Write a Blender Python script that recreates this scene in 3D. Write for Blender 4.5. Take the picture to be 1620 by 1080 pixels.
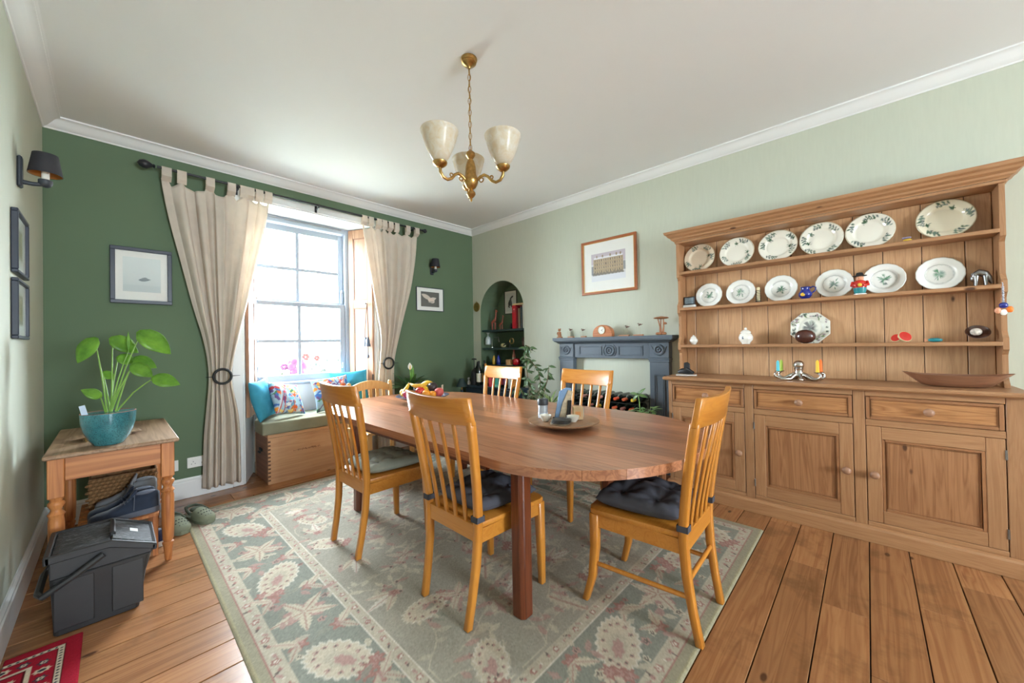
import bpy, bmesh, math, random
import numpy as np
from mathutils import Vector, Matrix

for o in list(bpy.data.objects):
    bpy.data.objects.remove(o)
SC = bpy.context.scene
COL = SC.collection
PI = math.pi
rnd = random.Random(7)

# ------------------------------------------------------------------ camera
CAM_H = 1.25
YAW, PITCH, ROLL, FPX, CY = 0.8142, 0.0094, -0.0175, 595.42, 537.43
F = Vector((math.sin(YAW)*math.cos(PITCH), math.cos(YAW)*math.cos(PITCH), math.sin(PITCH)))
RT = Vector((math.cos(YAW), -math.sin(YAW), 0)); UP = RT.cross(F)
R2 = RT*math.cos(ROLL) + UP*math.sin(ROLL)
U2 = -RT*math.sin(ROLL) + UP*math.cos(ROLL)
cd = bpy.data.cameras.new('camera'); cam = bpy.data.objects.new('camera', cd); COL.objects.link(cam)
cd.sensor_width = 36; cd.lens = FPX/1620*36; cd.shift_y = -(540-CY)/1620; cd.clip_start = 0.02
M = Matrix.Identity(4)
for i in range(3):
    M[i][0], M[i][1], M[i][2] = R2[i], U2[i], -F[i]
M[2][3] = CAM_H
cam.matrix_world = M
SC.camera = cam

# ------------------------------------------------------------------ light
WORLD_STRENGTH = 9.0
wd = bpy.data.worlds.new('overcast_sky'); SC.world = wd; wd.use_nodes = True
nt = wd.node_tree
bg = nt.nodes['Background']
bg.inputs['Color'].default_value = (0.80, 0.915, 1.0, 1)
bg.inputs['Strength'].default_value = WORLD_STRENGTH
SC.view_settings.view_transform = 'Standard'
SC.view_settings.look = 'None'
SC.view_settings.exposure = 3.14
SC.view_settings.gamma = 1.0
SC.view_settings.use_curve_mapping = False
SC.cycles.max_bounces = 14; SC.cycles.diffuse_bounces = 8; SC.cycles.transparent_max_bounces = 16
SC.cycles.sample_clamp_indirect = 8

def portal(name, loc, rot, sx, sy):
    l = bpy.data.lights.new(name, 'AREA'); l.shape = 'RECTANGLE'; l.size = sx; l.size_y = sy
    l.cycles.is_portal = True
    o = bpy.data.objects.new(name, l); COL.objects.link(o); o.location = loc; o.rotation_euler = rot
    return o

# ------------------------------------------------------------------ room constants (metres)
RX, WY, LX, BY = 3.62, 4.19, -0.336, -4.6       # right wall, window wall, left wall, rear wall
HC, HI = 2.83, 2.905                             # cornice foot, ceiling
portal('window_portal', (1.46, 4.72, 1.72), (-PI/2, 0, 0), 1.3, 2.0)
portal('rear_fill_portal', (1.2, BY-0.25, 1.6), (PI/2, 0, 0), 1.5, 1.4)  # guides sampling through the window added behind the camera for fill

# ------------------------------------------------------------------ helpers
def lin(r, g, b):
    f = lambda c: (c/255/12.92) if c/255 <= 0.04045 else ((c/255+0.055)/1.055)**2.4
    return (f(r), f(g), f(b))

def prop(o, label=None, cat=None, group=None, kind=None):
    if label: o['label'] = label
    if cat: o['category'] = cat
    if group: o['group'] = group
    if kind: o['kind'] = kind
    return o

def thing(name, label, cat, loc=(0, 0, 0), rz=0.0, group=None):
    o = bpy.data.objects.new(name, None); COL.objects.link(o)
    o.location = loc; o.rotation_euler = (0, 0, rz); o.empty_display_size = 0.05
    return prop(o, label, cat, group)

def link_mesh(name, me, mat, parent=None):
    if mat is not None and len(me.materials) == 0:
        me.materials.append(mat)
    o = bpy.data.objects.new(name, me); COL.objects.link(o)
    if parent is not None: o.parent = parent
    return o

def done(bm, name, mat, parent=None, bevel=0.0, smooth=None, seg=1):
    if bevel > 0:
        bmesh.ops.remove_doubles(bm, verts=bm.verts, dist=1e-6)
        bm.normal_update()
        es = [e for e in bm.edges if len(e.link_faces) == 2 and e.calc_face_angle(0) > 0.5]
        bmesh.ops.bevel(bm, geom=es, offset=bevel, segments=seg, affect='EDGES', profile=0.6, clamp_overlap=True)
    bmesh.ops.recalc_face_normals(bm, faces=bm.faces)
    me = bpy.data.meshes.new(name); bm.to_mesh(me); bm.free()
    if smooth is not None:
        for p in me.polygons: p.use_smooth = True
        me.set_sharp_from_angle(angle=math.radians(smooth))
    return link_mesh(name, me, mat, parent)

def B(): return bmesh.new()

def loft(bm, rings, cap=True, closed=True):
    vs = [[bm.verts.new(p) for p in r] for r in rings]
    n = len(vs[0])
    for a, b in zip(vs, vs[1:]):
        for i in range(n if closed else n-1):
            j = (i+1) % n
            bm.faces.new((a[i], a[j], b[j], b[i]))
    if cap and closed:
        bm.faces.new(vs[0][::-1]); bm.faces.new(vs[-1])
    return bm

def box(bm, x0, x1, y0, y1, z0, z1, mat=None):
    r = [[(x0, y0, z), (x1, y0, z), (x1, y1, z), (x0, y1, z)] for z in (z0, z1)]
    if mat is not None: r = [[tuple(mat @ Vector(p)) for p in q] for q in r]
    return loft(bm, r)

def prism(bm, poly, axis, a, b, mat=None):
    """poly: 2-D points; axis 0/1/2 = extrusion axis"""
    def P(u, v, w):
        return {0: (w, u, v), 1: (u, w, v), 2: (u, v, w)}[axis]
    r = [[P(u, v, w) for u, v in poly] for w in (a, b)]
    if mat is not None: r = [[tuple(mat @ Vector(p)) for p in q] for q in r]
    return loft(bm, r)

def stack(bm, secs):
    """vertical member of rectangular section: (x, y, z, dx, dy)"""
    return loft(bm, [[(x-dx/2, y-dy/2, z), (x+dx/2, y-dy/2, z), (x+dx/2, y+dy/2, z), (x-dx/2, y+dy/2, z)]
                     for x, y, z, dx, dy in secs])

def lathe(bm, prof, n=24, c=(0, 0, 0), mat=None, ellip=1.0):
    rings = []
    for r, z in prof:
        r = max(r, 1e-4)
        ring = [Vector((r*math.cos(2*PI*i/n), ellip*r*math.sin(2*PI*i/n), z)) for i in range(n)]
        if mat is not None: ring = [mat @ p for p in ring]
        rings.append([tuple(p + Vector(c)) for p in ring])
    return loft(bm, rings)

def tube(bm, pts, r, n=8, cap=True):
    pts = [Vector(p) for p in pts]
    rr = r if isinstance(r, (list, tuple)) else [r]*len(pts)
    rings = []; ref = None
    for i, p in enumerate(pts):
        d = (pts[min(i+1, len(pts)-1)] - pts[max(i-1, 0)]).normalized()
        if ref is None:
            ref = Vector((0, 0, 1)) if abs(d.z) < 0.9 else Vector((1, 0, 0))
        u = (ref - d*ref.dot(d))
        u = u.normalized() if u.length > 1e-6 else d.orthogonal().normalized()
        v = d.cross(u); ref = u
        rings.append([tuple(p + (u*math.cos(2*PI*k/n) + v*math.sin(2*PI*k/n))*rr[i]) for k in range(n)])
    return loft(bm, rings, cap)

def ring_tube(bm, c, R, r, ax1, ax2, n=24, m=8, a0=0, a1=2*PI, sq=1.0):
    ax1, ax2 = Vector(ax1), Vector(ax2); nn = ax1.cross(ax2).normalized()
    full = abs(a1-a0-2*PI) < 1e-6
    rings = []
    for i in range(n if full else n+1):
        a = a0+(a1-a0)*i/n
        d = ax1*math.cos(a)+ax2*math.sin(a)*sq
        dn = d.normalized()
        rings.append([tuple(Vector(c)+d*R+(dn*math.cos(2*PI*k/m)+nn*math.sin(2*PI*k/m))*r) for k in range(m)])
    if full: rings.append(rings[0])
    loft(bm, rings, cap=not full)
    if full: bmesh.ops.remove_doubles(bm, verts=bm.verts, dist=1e-6)
    return bm

def ellipsoid(bm, c, rx, ry, rz, nu=16, nv=10, mat=None):
    rings = []
    for j in range(1, nv):
        t = -PI/2+PI*j/nv
        ring = [Vector((rx*math.cos(t)*math.cos(2*PI*i/nu), ry*math.cos(t)*math.sin(2*PI*i/nu), rz*math.sin(t))) for i in range(nu)]
        if mat is not None: ring = [mat @ p for p in ring]
        rings.append([tuple(p+Vector(c)) for p in ring])
    return loft(bm, rings)

def frame_of(d, up=(0, 0, 1), loc=(0, 0, 0)):
    """matrix whose local x runs along d"""
    x = Vector(d).normalized(); u = Vector(up)
    y = u.cross(x)
    y = y.normalized() if y.length > 1e-5 else x.orthogonal().normalized()
    z = x.cross(y)
    m = Matrix.Identity(4)
    for i in range(3):
        m[i][0], m[i][1], m[i][2], m[i][3] = x[i], y[i], z[i], loc[i]
    return m

def copy_tree(o, parent=None):
    c = o.copy(); COL.objects.link(c); c.parent = parent
    for ch in [q for q in bpy.data.objects if q.parent == o]:
        copy_tree(ch, c)
    return c

# ------------------------------------------------------------------ painted grids (printed or woven colour)
class Paint:
    def __init__(s, w, h, nx, ny, base):
        s.w, s.h, s.nx, s.ny = w, h, nx, ny
        s.X, s.Y = np.meshgrid(np.linspace(0, w, nx), np.linspace(0, h, ny))
        s.C = np.empty((ny, nx, 3)); s.C[:] = base
        s.rng = np.random.default_rng(3)
    def win(s, x0, x1, y0, y1):
        i0 = max(0, int(x0/s.w*(s.nx-1))); i1 = min(s.nx, int(x1/s.w*(s.nx-1))+2)
        j0 = max(0, int(y0/s.h*(s.ny-1))); j1 = min(s.ny, int(y1/s.h*(s.ny-1))+2)
        if i0 >= i1 or j0 >= j1: return None
        return (slice(j0, j1), slice(i0, i1))
    def put(s, w, m, col, a=1.0):
        m = np.clip(m, 0, 1)[..., None]*a
        s.C[w] = s.C[w]*(1-m)+np.array(col)*m
    def rect(s, x0, x1, y0, y1, col, a=1.0):
        w = s.win(x0, x1, y0, y1)
        if w is None: return
        X, Y = s.X[w], s.Y[w]
        s.put(w, ((X >= x0) & (X <= x1) & (Y >= y0) & (Y <= y1)).astype(float), col, a)
    def ell(s, cx, cy, a, b, ang, col, al=1.0, wob=0.0, k=8, soft=0.12):
        r = max(a, b)*(1+wob)
        w = s.win(cx-r, cx+r, cy-r, cy+r)
        if w is None: return
        dx, dy = s.X[w]-cx, s.Y[w]-cy
        u = (dx*math.cos(ang)+dy*math.sin(ang))/a; v = (-dx*math.sin(ang)+dy*math.cos(ang))/b
        d = np.sqrt(u*u+v*v)
        if wob: d = d/(1+wob*np.cos(k*np.arctan2(v, u)))
        s.put(w, (1-d)/soft+0.5, col, al)
    def leaf(s, x, y, ang, L, W, col, rib=None, al=1.0, ser=0.0):
        cx, cy = x+L/2*math.cos(ang), y+L/2*math.sin(ang)
        r = L*0.75
        w = s.win(cx-r, cx+r, cy-r, cy+r)
        if w is None: return
        dx, dy = s.X[w]-x, s.Y[w]-y
        u = (dx*math.cos(ang)+dy*math.sin(ang))/L; v = (-dx*math.sin(ang)+dy*math.cos(ang))
        uc = np.clip(u, 0, 1)
        half = W/2*np.sin(PI*uc**0.8)*(1+ser*np.cos(uc*44))
        m = np.where((u > 0) & (u < 1), (half-np.abs(v))/(W*0.10)+0.5, 0)
        s.put(w, m, col, al)
        if rib is not None:
            m = np.where((u > 0.05) & (u < 0.95), (W*0.07-np.abs(v))/(W*0.05)+0.5, 0)
            s.put(w, m, rib, al*0.8)
    def flower(s, x, y, r, col, col2, k=6, ang=0.0):
        s.ell(x, y, r, r, ang, col, wob=0.25, k=k)
        s.ell(x, y, r*0.55, r*0.55, ang, col2, wob=0.2, k=k)
        s.ell(x, y, r*0.22, r*0.22, ang, col)
    def line(s, pts, wd, col, al=1.0):
        for (ax, ay), (bx, by) in zip(pts, pts[1:]):
            w = s.win(min(ax, bx)-wd*2, max(ax, bx)+wd*2, min(ay, by)-wd*2, max(ay, by)+wd*2)
            if w is None: continue
            X, Y = s.X[w], s.Y[w]; L2 = (bx-ax)**2+(by-ay)**2+1e-12
            t = np.clip(((X-ax)*(bx-ax)+(Y-ay)*(by-ay))/L2, 0, 1)
            d = np.hypot(X-ax-t*(bx-ax), Y-ay-t*(by-ay))
            s.put(w, (wd/2-d)/(wd*0.35)+0.6, col, al)
    def noise(s, amp):
        n = s.rng.normal(0, amp, (s.ny, s.nx, 1)); s.C = np.clip(s.C*(1+n), 0, 1)
    def mesh(s, name, fn=None):
        nx, ny = s.nx, s.ny
        P = np.stack([s.X, s.Y, np.zeros_like(s.X)], -1) if fn is None else fn(s.X, s.Y)
        return grid_mesh(name, P, s.C)

def grid_mesh(name, P, C=None, smooth=True):
    ny, nx = P.shape[:2]
    idx = np.arange(nx*ny).reshape(ny, nx)
    q = np.stack([idx[:-1, :-1], idx[:-1, 1:], idx[1:, 1:], idx[1:, :-1]], -1).reshape(-1, 4)
    me = bpy.data.meshes.new(name)
    me.vertices.add(nx*ny); me.vertices.foreach_set('co', P.reshape(-1).astype(np.float32))
    me.loops.add(q.size); me.loops.foreach_set('vertex_index', q.reshape(-1).astype(np.int32))
    me.polygons.add(len(q)); me.polygons.foreach_set('loop_start', np.arange(0, q.size, 4, dtype=np.int32))
    me.polygons.foreach_set('loop_total', np.full(len(q), 4, dtype=np.int32))
    me.update(calc_edges=True)
    if smooth: me.polygons.foreach_set('use_smooth', np.ones(len(q), dtype=bool))
    if C is not None:
        at = me.color_attributes.new('print', 'FLOAT_COLOR', 'POINT')
        c4 = np.ones((nx*ny, 4), dtype=np.float32); c4[:, :3] = C.reshape(-1, 3)
        at.data.foreach_set('color', c4.reshape(-1))
    return me

# ------------------------------------------------------------------ materials
MATS = {}
def new_mat(name):
    m = bpy.data.materials.new(name); m.use_nodes = True
    MATS[name] = m
    return m, m.node_tree, m.node_tree.nodes['Principled BSDF']

def N(t, kind, **kw):
    n = t.nodes.new(kind)
    for k, v in kw.items(): setattr(n, k, v)
    return n

def ramp(t, fac, stops):
    r = N(t, 'ShaderNodeValToRGB'); e = r.color_ramp.elements
    while len(e) < len(stops): e.new(0.5)
    for q, (p, c) in zip(e, stops): q.position = p; q.color = (*c, 1)
    t.links.new(fac, r.inputs[0]); return r.outputs[0]

def mixc(t, fac, a, b, mode='MIX'):
    m = N(t, 'ShaderNodeMix', data_type='RGBA', blend_type=mode)
    for sock, v in ((m.inputs[0], fac), (m.inputs[6], a), (m.inputs[7], b)):
        if hasattr(v, 'links') or isinstance(v, bpy.types.NodeSocket): t.links.new(v, sock)
        elif isinstance(v, tuple): sock.default_value = (*v, 1)
        else: sock.default_value = v
    return m.outputs[2]

def math_(t, op, a, b=None):
    m = N(t, 'ShaderNodeMath', operation=op)
    for s, v in zip(m.inputs, (a, b)):
        if v is None: continue
        if isinstance(v, bpy.types.NodeSocket): t.links.new(v, s)
        else: s.default_value = v
    return m.outputs[0]

def bump(t, bsdf, height, strength=0.2, dist=0.002):
    b = N(t, 'ShaderNodeBump'); b.inputs['Strength'].default_value = strength; b.inputs['Distance'].default_value = dist
    t.links.new(height, b.inputs['Height']); t.links.new(b.outputs[0], bsdf.inputs['Normal'])

def noise(t, vec, scale, detail=4, rough=0.55, dist=0.0):
    n = N(t, 'ShaderNodeTexNoise'); n.inputs['Scale'].default_value = scale; n.inputs['Detail'].default_value = detail
    n.inputs['Roughness'].default_value = rough; n.inputs['Distortion'].default_value = dist
    if vec is not None: t.links.new(vec, n.inputs['Vector'])
    return n.outputs['Fac']

def coords(t, scale=(1, 1, 1), rand=0.0):
    tc = N(t, 'ShaderNodeTexCoord'); mp = N(t, 'ShaderNodeMapping')
    mp.inputs['Scale'].default_value = scale
    t.links.new(tc.outputs['Object'], mp.inputs['Vector'])
    out = mp.outputs[0]
    if rand:
        oi = N(t, 'ShaderNodeObjectInfo')
        v = N(t, 'ShaderNodeVectorMath', operation='SCALE'); v.inputs[0].default_value = (13.1, 7.7, 9.3)
        t.links.new(oi.outputs['Random'], v.inputs['Scale'])
        a = N(t, 'ShaderNodeVectorMath', operation='ADD'); t.links.new(out, a.inputs[0]); t.links.new(v.outputs[0], a.inputs[1])
        out = a.outputs[0]
    return out

def plain(name, rgb, rough=0.5, metal=0.0, var=0.06, vscale=18.0, bmp=0.0, bscale=120.0, spec=0.5, sheen=0.0, coat=0.0, emit=None):
    m, t, b = new_mat(name)
    b.inputs['Roughness'].default_value = rough; b.inputs['Metallic'].default_value = metal
    b.inputs['Specular IOR Level'].default_value = spec
    if sheen: b.inputs['Sheen Weight'].default_value = sheen
    if coat: b.inputs['Coat Weight'].default_value = coat; b.inputs['Coat Roughness'].default_value = 0.1
    v = coords(t)
    n = noise(t, v, vscale, 3)
    lo = tuple(c*(1-var) for c in rgb); hi = tuple(min(1, c*(1+var)) for c in rgb)
    t.links.new(ramp(t, n, [(0.3, lo), (0.7, hi)]), b.inputs['Base Color'])
    if bmp: bump(t, b, noise(t, v, bscale, 2), bmp)
    return m

def wood(name, dark, light, axis, ring=14.0, rough=0.45, knots=0.0, vary=0.12, knot=(0.09, 0.035, 0.015), fine=0.35, coat=0.0, stain=None, contrast=1.0, stretch=0.05):
    m, t, b = new_mat(name)
    b.inputs['Roughness'].default_value = rough
    if coat: b.inputs['Coat Weight'].default_value = coat; b.inputs['Coat Roughness'].default_value = 0.18
    sc = [1.0, 1.0, 1.0]; sc[axis] = stretch
    v = coords(t, tuple(sc), rand=1.0)
    n1 = noise(t, v, ring, 3, 0.5, 0.8)
    # growth rings: bands of the stretched noise
    bands = math_(t, 'FRACT', math_(t, 'MULTIPLY', n1, 6.0))
    tri = math_(t, 'ABSOLUTE', math_(t, 'SUBTRACT', bands, 0.5))
    n2 = noise(t, v, ring*9, 4, 0.6)
    mid = tuple((a*0.45+c*0.55) for a, c in zip(dark, light))
    c = ramp(t, math_(t, 'ADD', math_(t, 'MULTIPLY', tri, 1.1*contrast), math_(t, 'MULTIPLY', n1, 0.55)), [(0.12, dark), (0.42, mid), (0.8, light)])
    c = mixc(t, math_(t, 'MULTIPLY', math_(t, 'SUBTRACT', n2, 0.35), fine), c, tuple(x*0.45 for x in dark))
    oi = N(t, 'ShaderNodeObjectInfo')
    g = math_(t, 'ADD', math_(t, 'MULTIPLY', oi.outputs['Random'], 2*vary), 1.0-vary)
    cc = N(t, 'ShaderNodeCombineColor')
    for i in range(3): t.links.new(g, cc.inputs[i])
    c = mixc(t, 1.0, c, cc.outputs[0], 'MULTIPLY')
    if knots:
        sk = [knots, knots, knots]; sk[axis] = knots*0.45
        vk = coords(t, tuple(sk), rand=1.0)
        vo = N(t, 'ShaderNodeTexVoronoi'); vo.inputs['Scale'].default_value = 1.0
        t.links.new(vk, vo.inputs['Vector'])
        mask = ramp(t, vo.outputs['Distance'], [(0.05, (1, 1, 1)), (0.085, (0, 0, 0))])
        c = mixc(t, mask, c, knot)
    if stain:
        vs = coords(t, (1, 1, 1), rand=1.0)
        ms = ramp(t, noise(t, vs, 3.5, 5, 0.65), [(0.54, (0, 0, 0)), (0.72, (0.75, 0.75, 0.75))])
        c = mixc(t, ms, c, stain)
    t.links.new(c, b.inputs['Base Color'])
    bump(t, b, n2, 0.12, 0.001)
    return m

def printed(name, rough=0.6, fuzz=0.0, spec=0.4, coat=0.0):
    m, t, b = new_mat(name)
    a = N(t, 'ShaderNodeAttribute', attribute_name='print')
    t.links.new(a.outputs['Color'], b.inputs['Base Color'])
    b.inputs['Roughness'].default_value = rough; b.inputs['Specular IOR Level'].default_value = spec
    if coat: b.inputs['Coat Weight'].default_value = coat; b.inputs['Coat Roughness'].default_value = 0.05
    if fuzz: bump(t, b, noise(t, coords(t), 260, 2), fuzz, 0.004)
    return m

def pane_glass(name, tint=(1, 1, 1), ior=1.45):
    m, t, b = new_mat(name); t.nodes.remove(b)
    out = t.nodes['Material Output']
    tr = N(t, 'ShaderNodeBsdfTransparent'); tr.inputs[0].default_value = (*tint, 1)
    gl = N(t, 'ShaderNodeBsdfGlossy'); gl.inputs['Roughness'].default_value = 0.02
    fr = N(t, 'ShaderNodeFresnel'); fr.inputs[0].default_value = ior
    mx = N(t, 'ShaderNodeMixShader')
    ge = N(t, 'ShaderNodeNewGeometry')
    fac = math_(t, 'MULTIPLY', fr.outputs[0], math_(t, 'SUBTRACT', 1.0, ge.outputs['Backfacing']))
    t.links.new(fac, mx.inputs[0]); t.links.new(tr.outputs[0], mx.inputs[1]); t.links.new(gl.outputs[0], mx.inputs[2])
    t.links.new(mx.outputs[0], out.inputs[0])
    return m

def cloth(name, rgb, trans=0.35, rough=0.9, var=0.05, weave=420.0):
    m, t, b = new_mat(name)
    out = t.nodes['Material Output']
    v = coords(t)
    n = noise(t, v, 9, 3)
    c = ramp(t, n, [(0.3, tuple(x*(1-var) for x in rgb)), (0.7, tuple(min(1, x*(1+var)) for x in rgb))])
    t.links.new(c, b.inputs['Base Color']); b.inputs['Roughness'].default_value = rough; b.inputs['Specular IOR Level'].default_value = 0.2
    bump(t, b, noise(t, v, weave, 2), 0.25, 0.001)
    if trans:
        tl = N(t, 'ShaderNodeBsdfTranslucent'); t.links.new(c, tl.inputs[0])
        mx = N(t, 'ShaderNodeMixShader'); mx.inputs[0].default_value = trans
        t.links.new(b.outputs[0], mx.inputs[1]); t.links.new(tl.outputs[0], mx.inputs[2]); t.links.new(mx.outputs[0], out.inputs[0])
    return m

mWALLG = plain('green_wall_paint', lin(92, 112, 86), 0.75, var=0.03, vscale=2.0, bmp=0.05, bscale=260)
mWALLP = None
def pale_wall():
    m, t, b = new_mat('pale_green_wallpaper')
    b.inputs['Roughness'].default_value = 0.7
    v = coords(t, (60, 60, 7))
    n = noise(t, v, 1.0, 3)
    base = lin(190, 194, 178)
    t.links.new(ramp(t, n, [(0.3, tuple(c*0.96 for c in base)), (0.7, base)]), b.inputs['Base Color'])
    bump(t, b, n, 0.25, 0.003)
    return m
mWALLP = pale_wall()
mCEIL = plain('ceiling_paint', lin(228, 228, 228), 0.85, var=0.01, vscale=2)
mWHITE = plain('white_gloss_paint', lin(226, 228, 228), 0.35, var=0.02, vscale=5)
mSASH = plain('sash_shaded_white', lin(168, 180, 194), 0.35, var=0.02, vscale=5)  # white paint, its backlit shade put into the cooler grey colour
mPLASTIC_W = plain('white_plastic', lin(232, 232, 228), 0.3, var=0.01)
mFLOOR = wood('floor_pine', lin(136, 88, 54), lin(178, 126, 84), 0, ring=16, rough=0.27, knots=6.5, vary=0.17, stain=lin(108, 76, 48), fine=0.3, contrast=0.6)
mSUB = plain('subfloor_dark', (0.02, 0.014, 0.01), 0.9)
mPINE_X = wood('dresser_pine_rail', lin(152, 106, 70), lin(176, 132, 94), 1, ring=30, rough=0.4, knots=7.0, vary=0.07, contrast=0.7)
mPINE_Z = wood('dresser_pine_upright', lin(152, 106, 70), lin(176, 132, 94), 2, ring=30, rough=0.4, knots=7.0, vary=0.10, contrast=0.7)
mPINE_B = wood('rack_board_pine_lit', lin(172, 128, 90), lin(204, 162, 122), 2, ring=30, rough=0.45, knots=7.0, vary=0.06, contrast=0.7)  # lighter pine copy: stronger light on the rack put into the colour
mPINE_P = wood('dresser_panel_pine_shaded', lin(128, 82, 50), lin(166, 118, 80), 2, ring=22, rough=0.4, knots=7.0, vary=0.06, contrast=1.1)  # darker pine copy: weaker light on the base doors put into the colour
mPINE_D = wood('dresser_pine_drawer', lin(132, 80, 44), lin(180, 128, 82), 1, ring=22, rough=0.38, knots=6.5, vary=0.05, contrast=1.1)
mPINE_R = plain('old_pine_moulding', lin(152, 104, 68), 0.42, var=0.1)
mKNOB = plain('turned_knob_wood', lin(158, 118, 92), 0.45, var=0.1, vscale=60)
mTABLE = wood('table_hardwood', lin(120, 70, 46), lin(176, 118, 82), 1, ring=22, rough=0.32, vary=0.24, fine=0.35, coat=0.5, contrast=0.8)
mTLEG = wood('table_leg_hardwood', lin(74, 32, 16), lin(112, 56, 30), 2, ring=30, rough=0.3, vary=0.05, coat=0.2)
mCHAIR = wood('honey_beech', lin(182, 110, 34), lin(204, 138, 56), 2, ring=20, rough=0.32, vary=0.04, fine=0.12, coat=0.2, contrast=0.5)
mCHAIRY = wood('honey_beech_rail', lin(182, 110, 34), lin(204, 138, 56), 1, ring=20, rough=0.32, vary=0.04, fine=0.12, coat=0.2, contrast=0.5)
mSIDE = wood('waxed_old_pine', lin(150, 80, 38), lin(198, 128, 72), 2, ring=14, rough=0.45, vary=0.08)
mSIDET = wood('weathered_table_top', lin(122, 92, 70), lin(168, 136, 108), 1, ring=12, rough=0.55, vary=0.03)
mTRUNK = wood('trunk_pine', lin(186, 138, 100), lin(216, 174, 134), 0, ring=18, rough=0.55, knots=5.0, vary=0.04, contrast=0.5, fine=0.25)
mTRUNKS = wood('trunk_end_pine', lin(112, 74, 52), lin(150, 106, 78), 1, ring=9, rough=0.55, vary=0.05)
mSHUT = wood('shutter_stripped_pine', lin(150, 108, 82), lin(178, 138, 110), 2, ring=14, rough=0.5, vary=0.05)
mBLACK = plain('black_satin_metal', (0.018, 0.019, 0.023), 0.45, var=0.1)
mIRON = plain('iron_black', (0.012, 0.012, 0.012), 0.6)
mBRASS = plain('antique_brass', lin(180, 144, 88), 0.28, metal=1.0, var=0.25, vscale=60)
mPEWTER = plain('pewter', lin(150, 150, 150), 0.35, metal=1.0, var=0.1)
mSILVER = plain('polished_silver', lin(206, 204, 200), 0.18, metal=1.0, var=0.05)
mSLATE = plain('slate_blue_paint', lin(84, 94, 104), 0.5, var=0.05, vscale=8)
mNAVY = plain('navy_cabinet_paint', lin(36, 52, 66), 0.55, var=0.05)
mSHELFB = plain('dark_teal_shelf_paint', lin(42, 62, 62), 0.5, var=0.05)
mPRINT = printed('printed_paper', 0.35)
mPLATE = printed('printed_china', 0.18, coat=0.6)
mRUG = printed('woven_rug', 0.95, fuzz=0.5, spec=0.1)
mFABRICP = printed('printed_cotton', 0.9, fuzz=0.3, spec=0.2)
mGLASS = pane_glass('window_glass')
mPGLASS = pane_glass('picture_glass', ior=1.15)
mCURTAIN = cloth('cream_curtain_cotton', lin(226, 215, 202), 0.34)
mTEAL = cloth('turquoise_velvet', lin(62, 148, 178), 0.0, var=0.15, weave=300)
mPAD = cloth('sage_seat_fabric', lin(142, 142, 122), 0.0, var=0.08)
mCUSHG = cloth('grey_green_cushion_cotton', lin(136, 140, 130), 0.0, var=0.10)
mCUSHD = cloth('charcoal_cushion_cotton', lin(76, 76, 84), 0.0, var=0.06)
mPOT = None
# ================================================================== SETTING
def struct(bm, name, mat, parent=None, bevel=0.0, smooth=None):
    o = done(bm, name, mat, parent, bevel, smooth)
    if parent is None: o['kind'] = 'structure'
    return o

# ---- floor: sub-floor and separate boards
bm = B(); box(bm, LX-0.2, RX+0.4, BY-0.2, 4.52, -0.06, -0.024)
floor = struct(bm, 'floor', mSUB)
fr = random.Random(11)
step = 0.1663
k0 = int(math.floor((BY-0.015)/step))
joints = {0: [2.30], 1: [2.62], -1: [1.92], -2: [2.55], -3: [2.9], 2: [0.2, 3.1], 12: [1.4], 14: [-0.1], 16: [0.9]}
yy0 = 0.015
for k in range(k0, 28):
    y0, y1 = yy0+k*step+0.0022, yy0+(k+1)*step-0.0022
    if y0 < BY: y0 = BY
    if y0 > 4.5: break
    y1 = min(y1, 4.5)
    xs = sorted([LX-0.02] + (joints.get(k) or [fr.uniform(0.3, 3.2)]) + [RX+0.0])
    for a, b in zip(xs, xs[1:]):
        bm = B(); dz = fr.uniform(-0.0012, 0.0)
        cx, cy = (a+b)/2, (y0+y1)/2
        box(bm, a+0.0012-cx, b-0.0012-cx, y0-cy, y1-cy, -0.022, dz)
        o = done(bm, 'plank', mFLOOR, floor, bevel=0.0015)
        o.location = (cx, cy, 0)

# ---- window wall (deep splayed recess)
OL, OR_, OLB, ORB, YF, ZH = 0.82, 2.12, 0.95, 1.97, 4.50, 2.65
bm = B()
prism(bm, [(LX-0.2, WY), (OL, WY), (OLB, YF), (OLB, 4.72), (LX-0.2, 4.72)], 2, -0.05, 3.0)
prism(bm, [(OR_, WY), (RX+0.4, WY), (RX+0.4, 4.72), (ORB, 4.72), (ORB, YF)], 2, -0.05, 3.0)
prism(bm, [(OL, WY), (OR_, WY), (ORB, YF), (ORB, 4.72), (OLB, 4.72), (OLB, YF)], 2, ZH, 3.0)
box(bm, OLB, ORB, YF+0.02, 4.72, -0.05, 0.86)
struct(bm, 'wall_window', mWALLG)
# white lining of the recess
bm = B(); prism(bm, [(OL+0.004, WY-0.004), (OR_-0.004, WY-0.004), (ORB-0.004, YF+0.04), (OLB+0.004, YF+0.04)], 2, ZH-0.012, ZH-0.001)
struct(bm, 'trim_1', mWHITE)
bm = B(); prism(bm, [(OL, WY-0.004), (OL+0.012, WY-0.004), (OLB+0.012, YF+0.02), (OLB, YF+0.02)], 2, 0.001, ZH-0.013)
struct(bm, 'trim_2', mWHITE)
bm = B(); prism(bm, [(OR_-0.012, WY-0.004), (OR_, WY-0.004), (ORB, YF+0.02), (ORB-0.012, YF+0.02)], 2, 0.001, ZH-0.013)
struct(bm, 'trim_3', mWHITE)
bm = B(); box(bm, OLB+0.013, ORB-0.013, YF-0.01, YF+0.019, 0.001, 0.85)
struct(bm, 'trim_4', mWHITE)
bm = B(); box(bm, OLB+0.014, ORB-0.014, YF-0.03, YF-0.011, 0.001, 0.11)
struct(bm, 'baseboard_recess', plain('grey_skirting', lin(150, 146, 138), 0.5), bevel=0.004)
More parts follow.
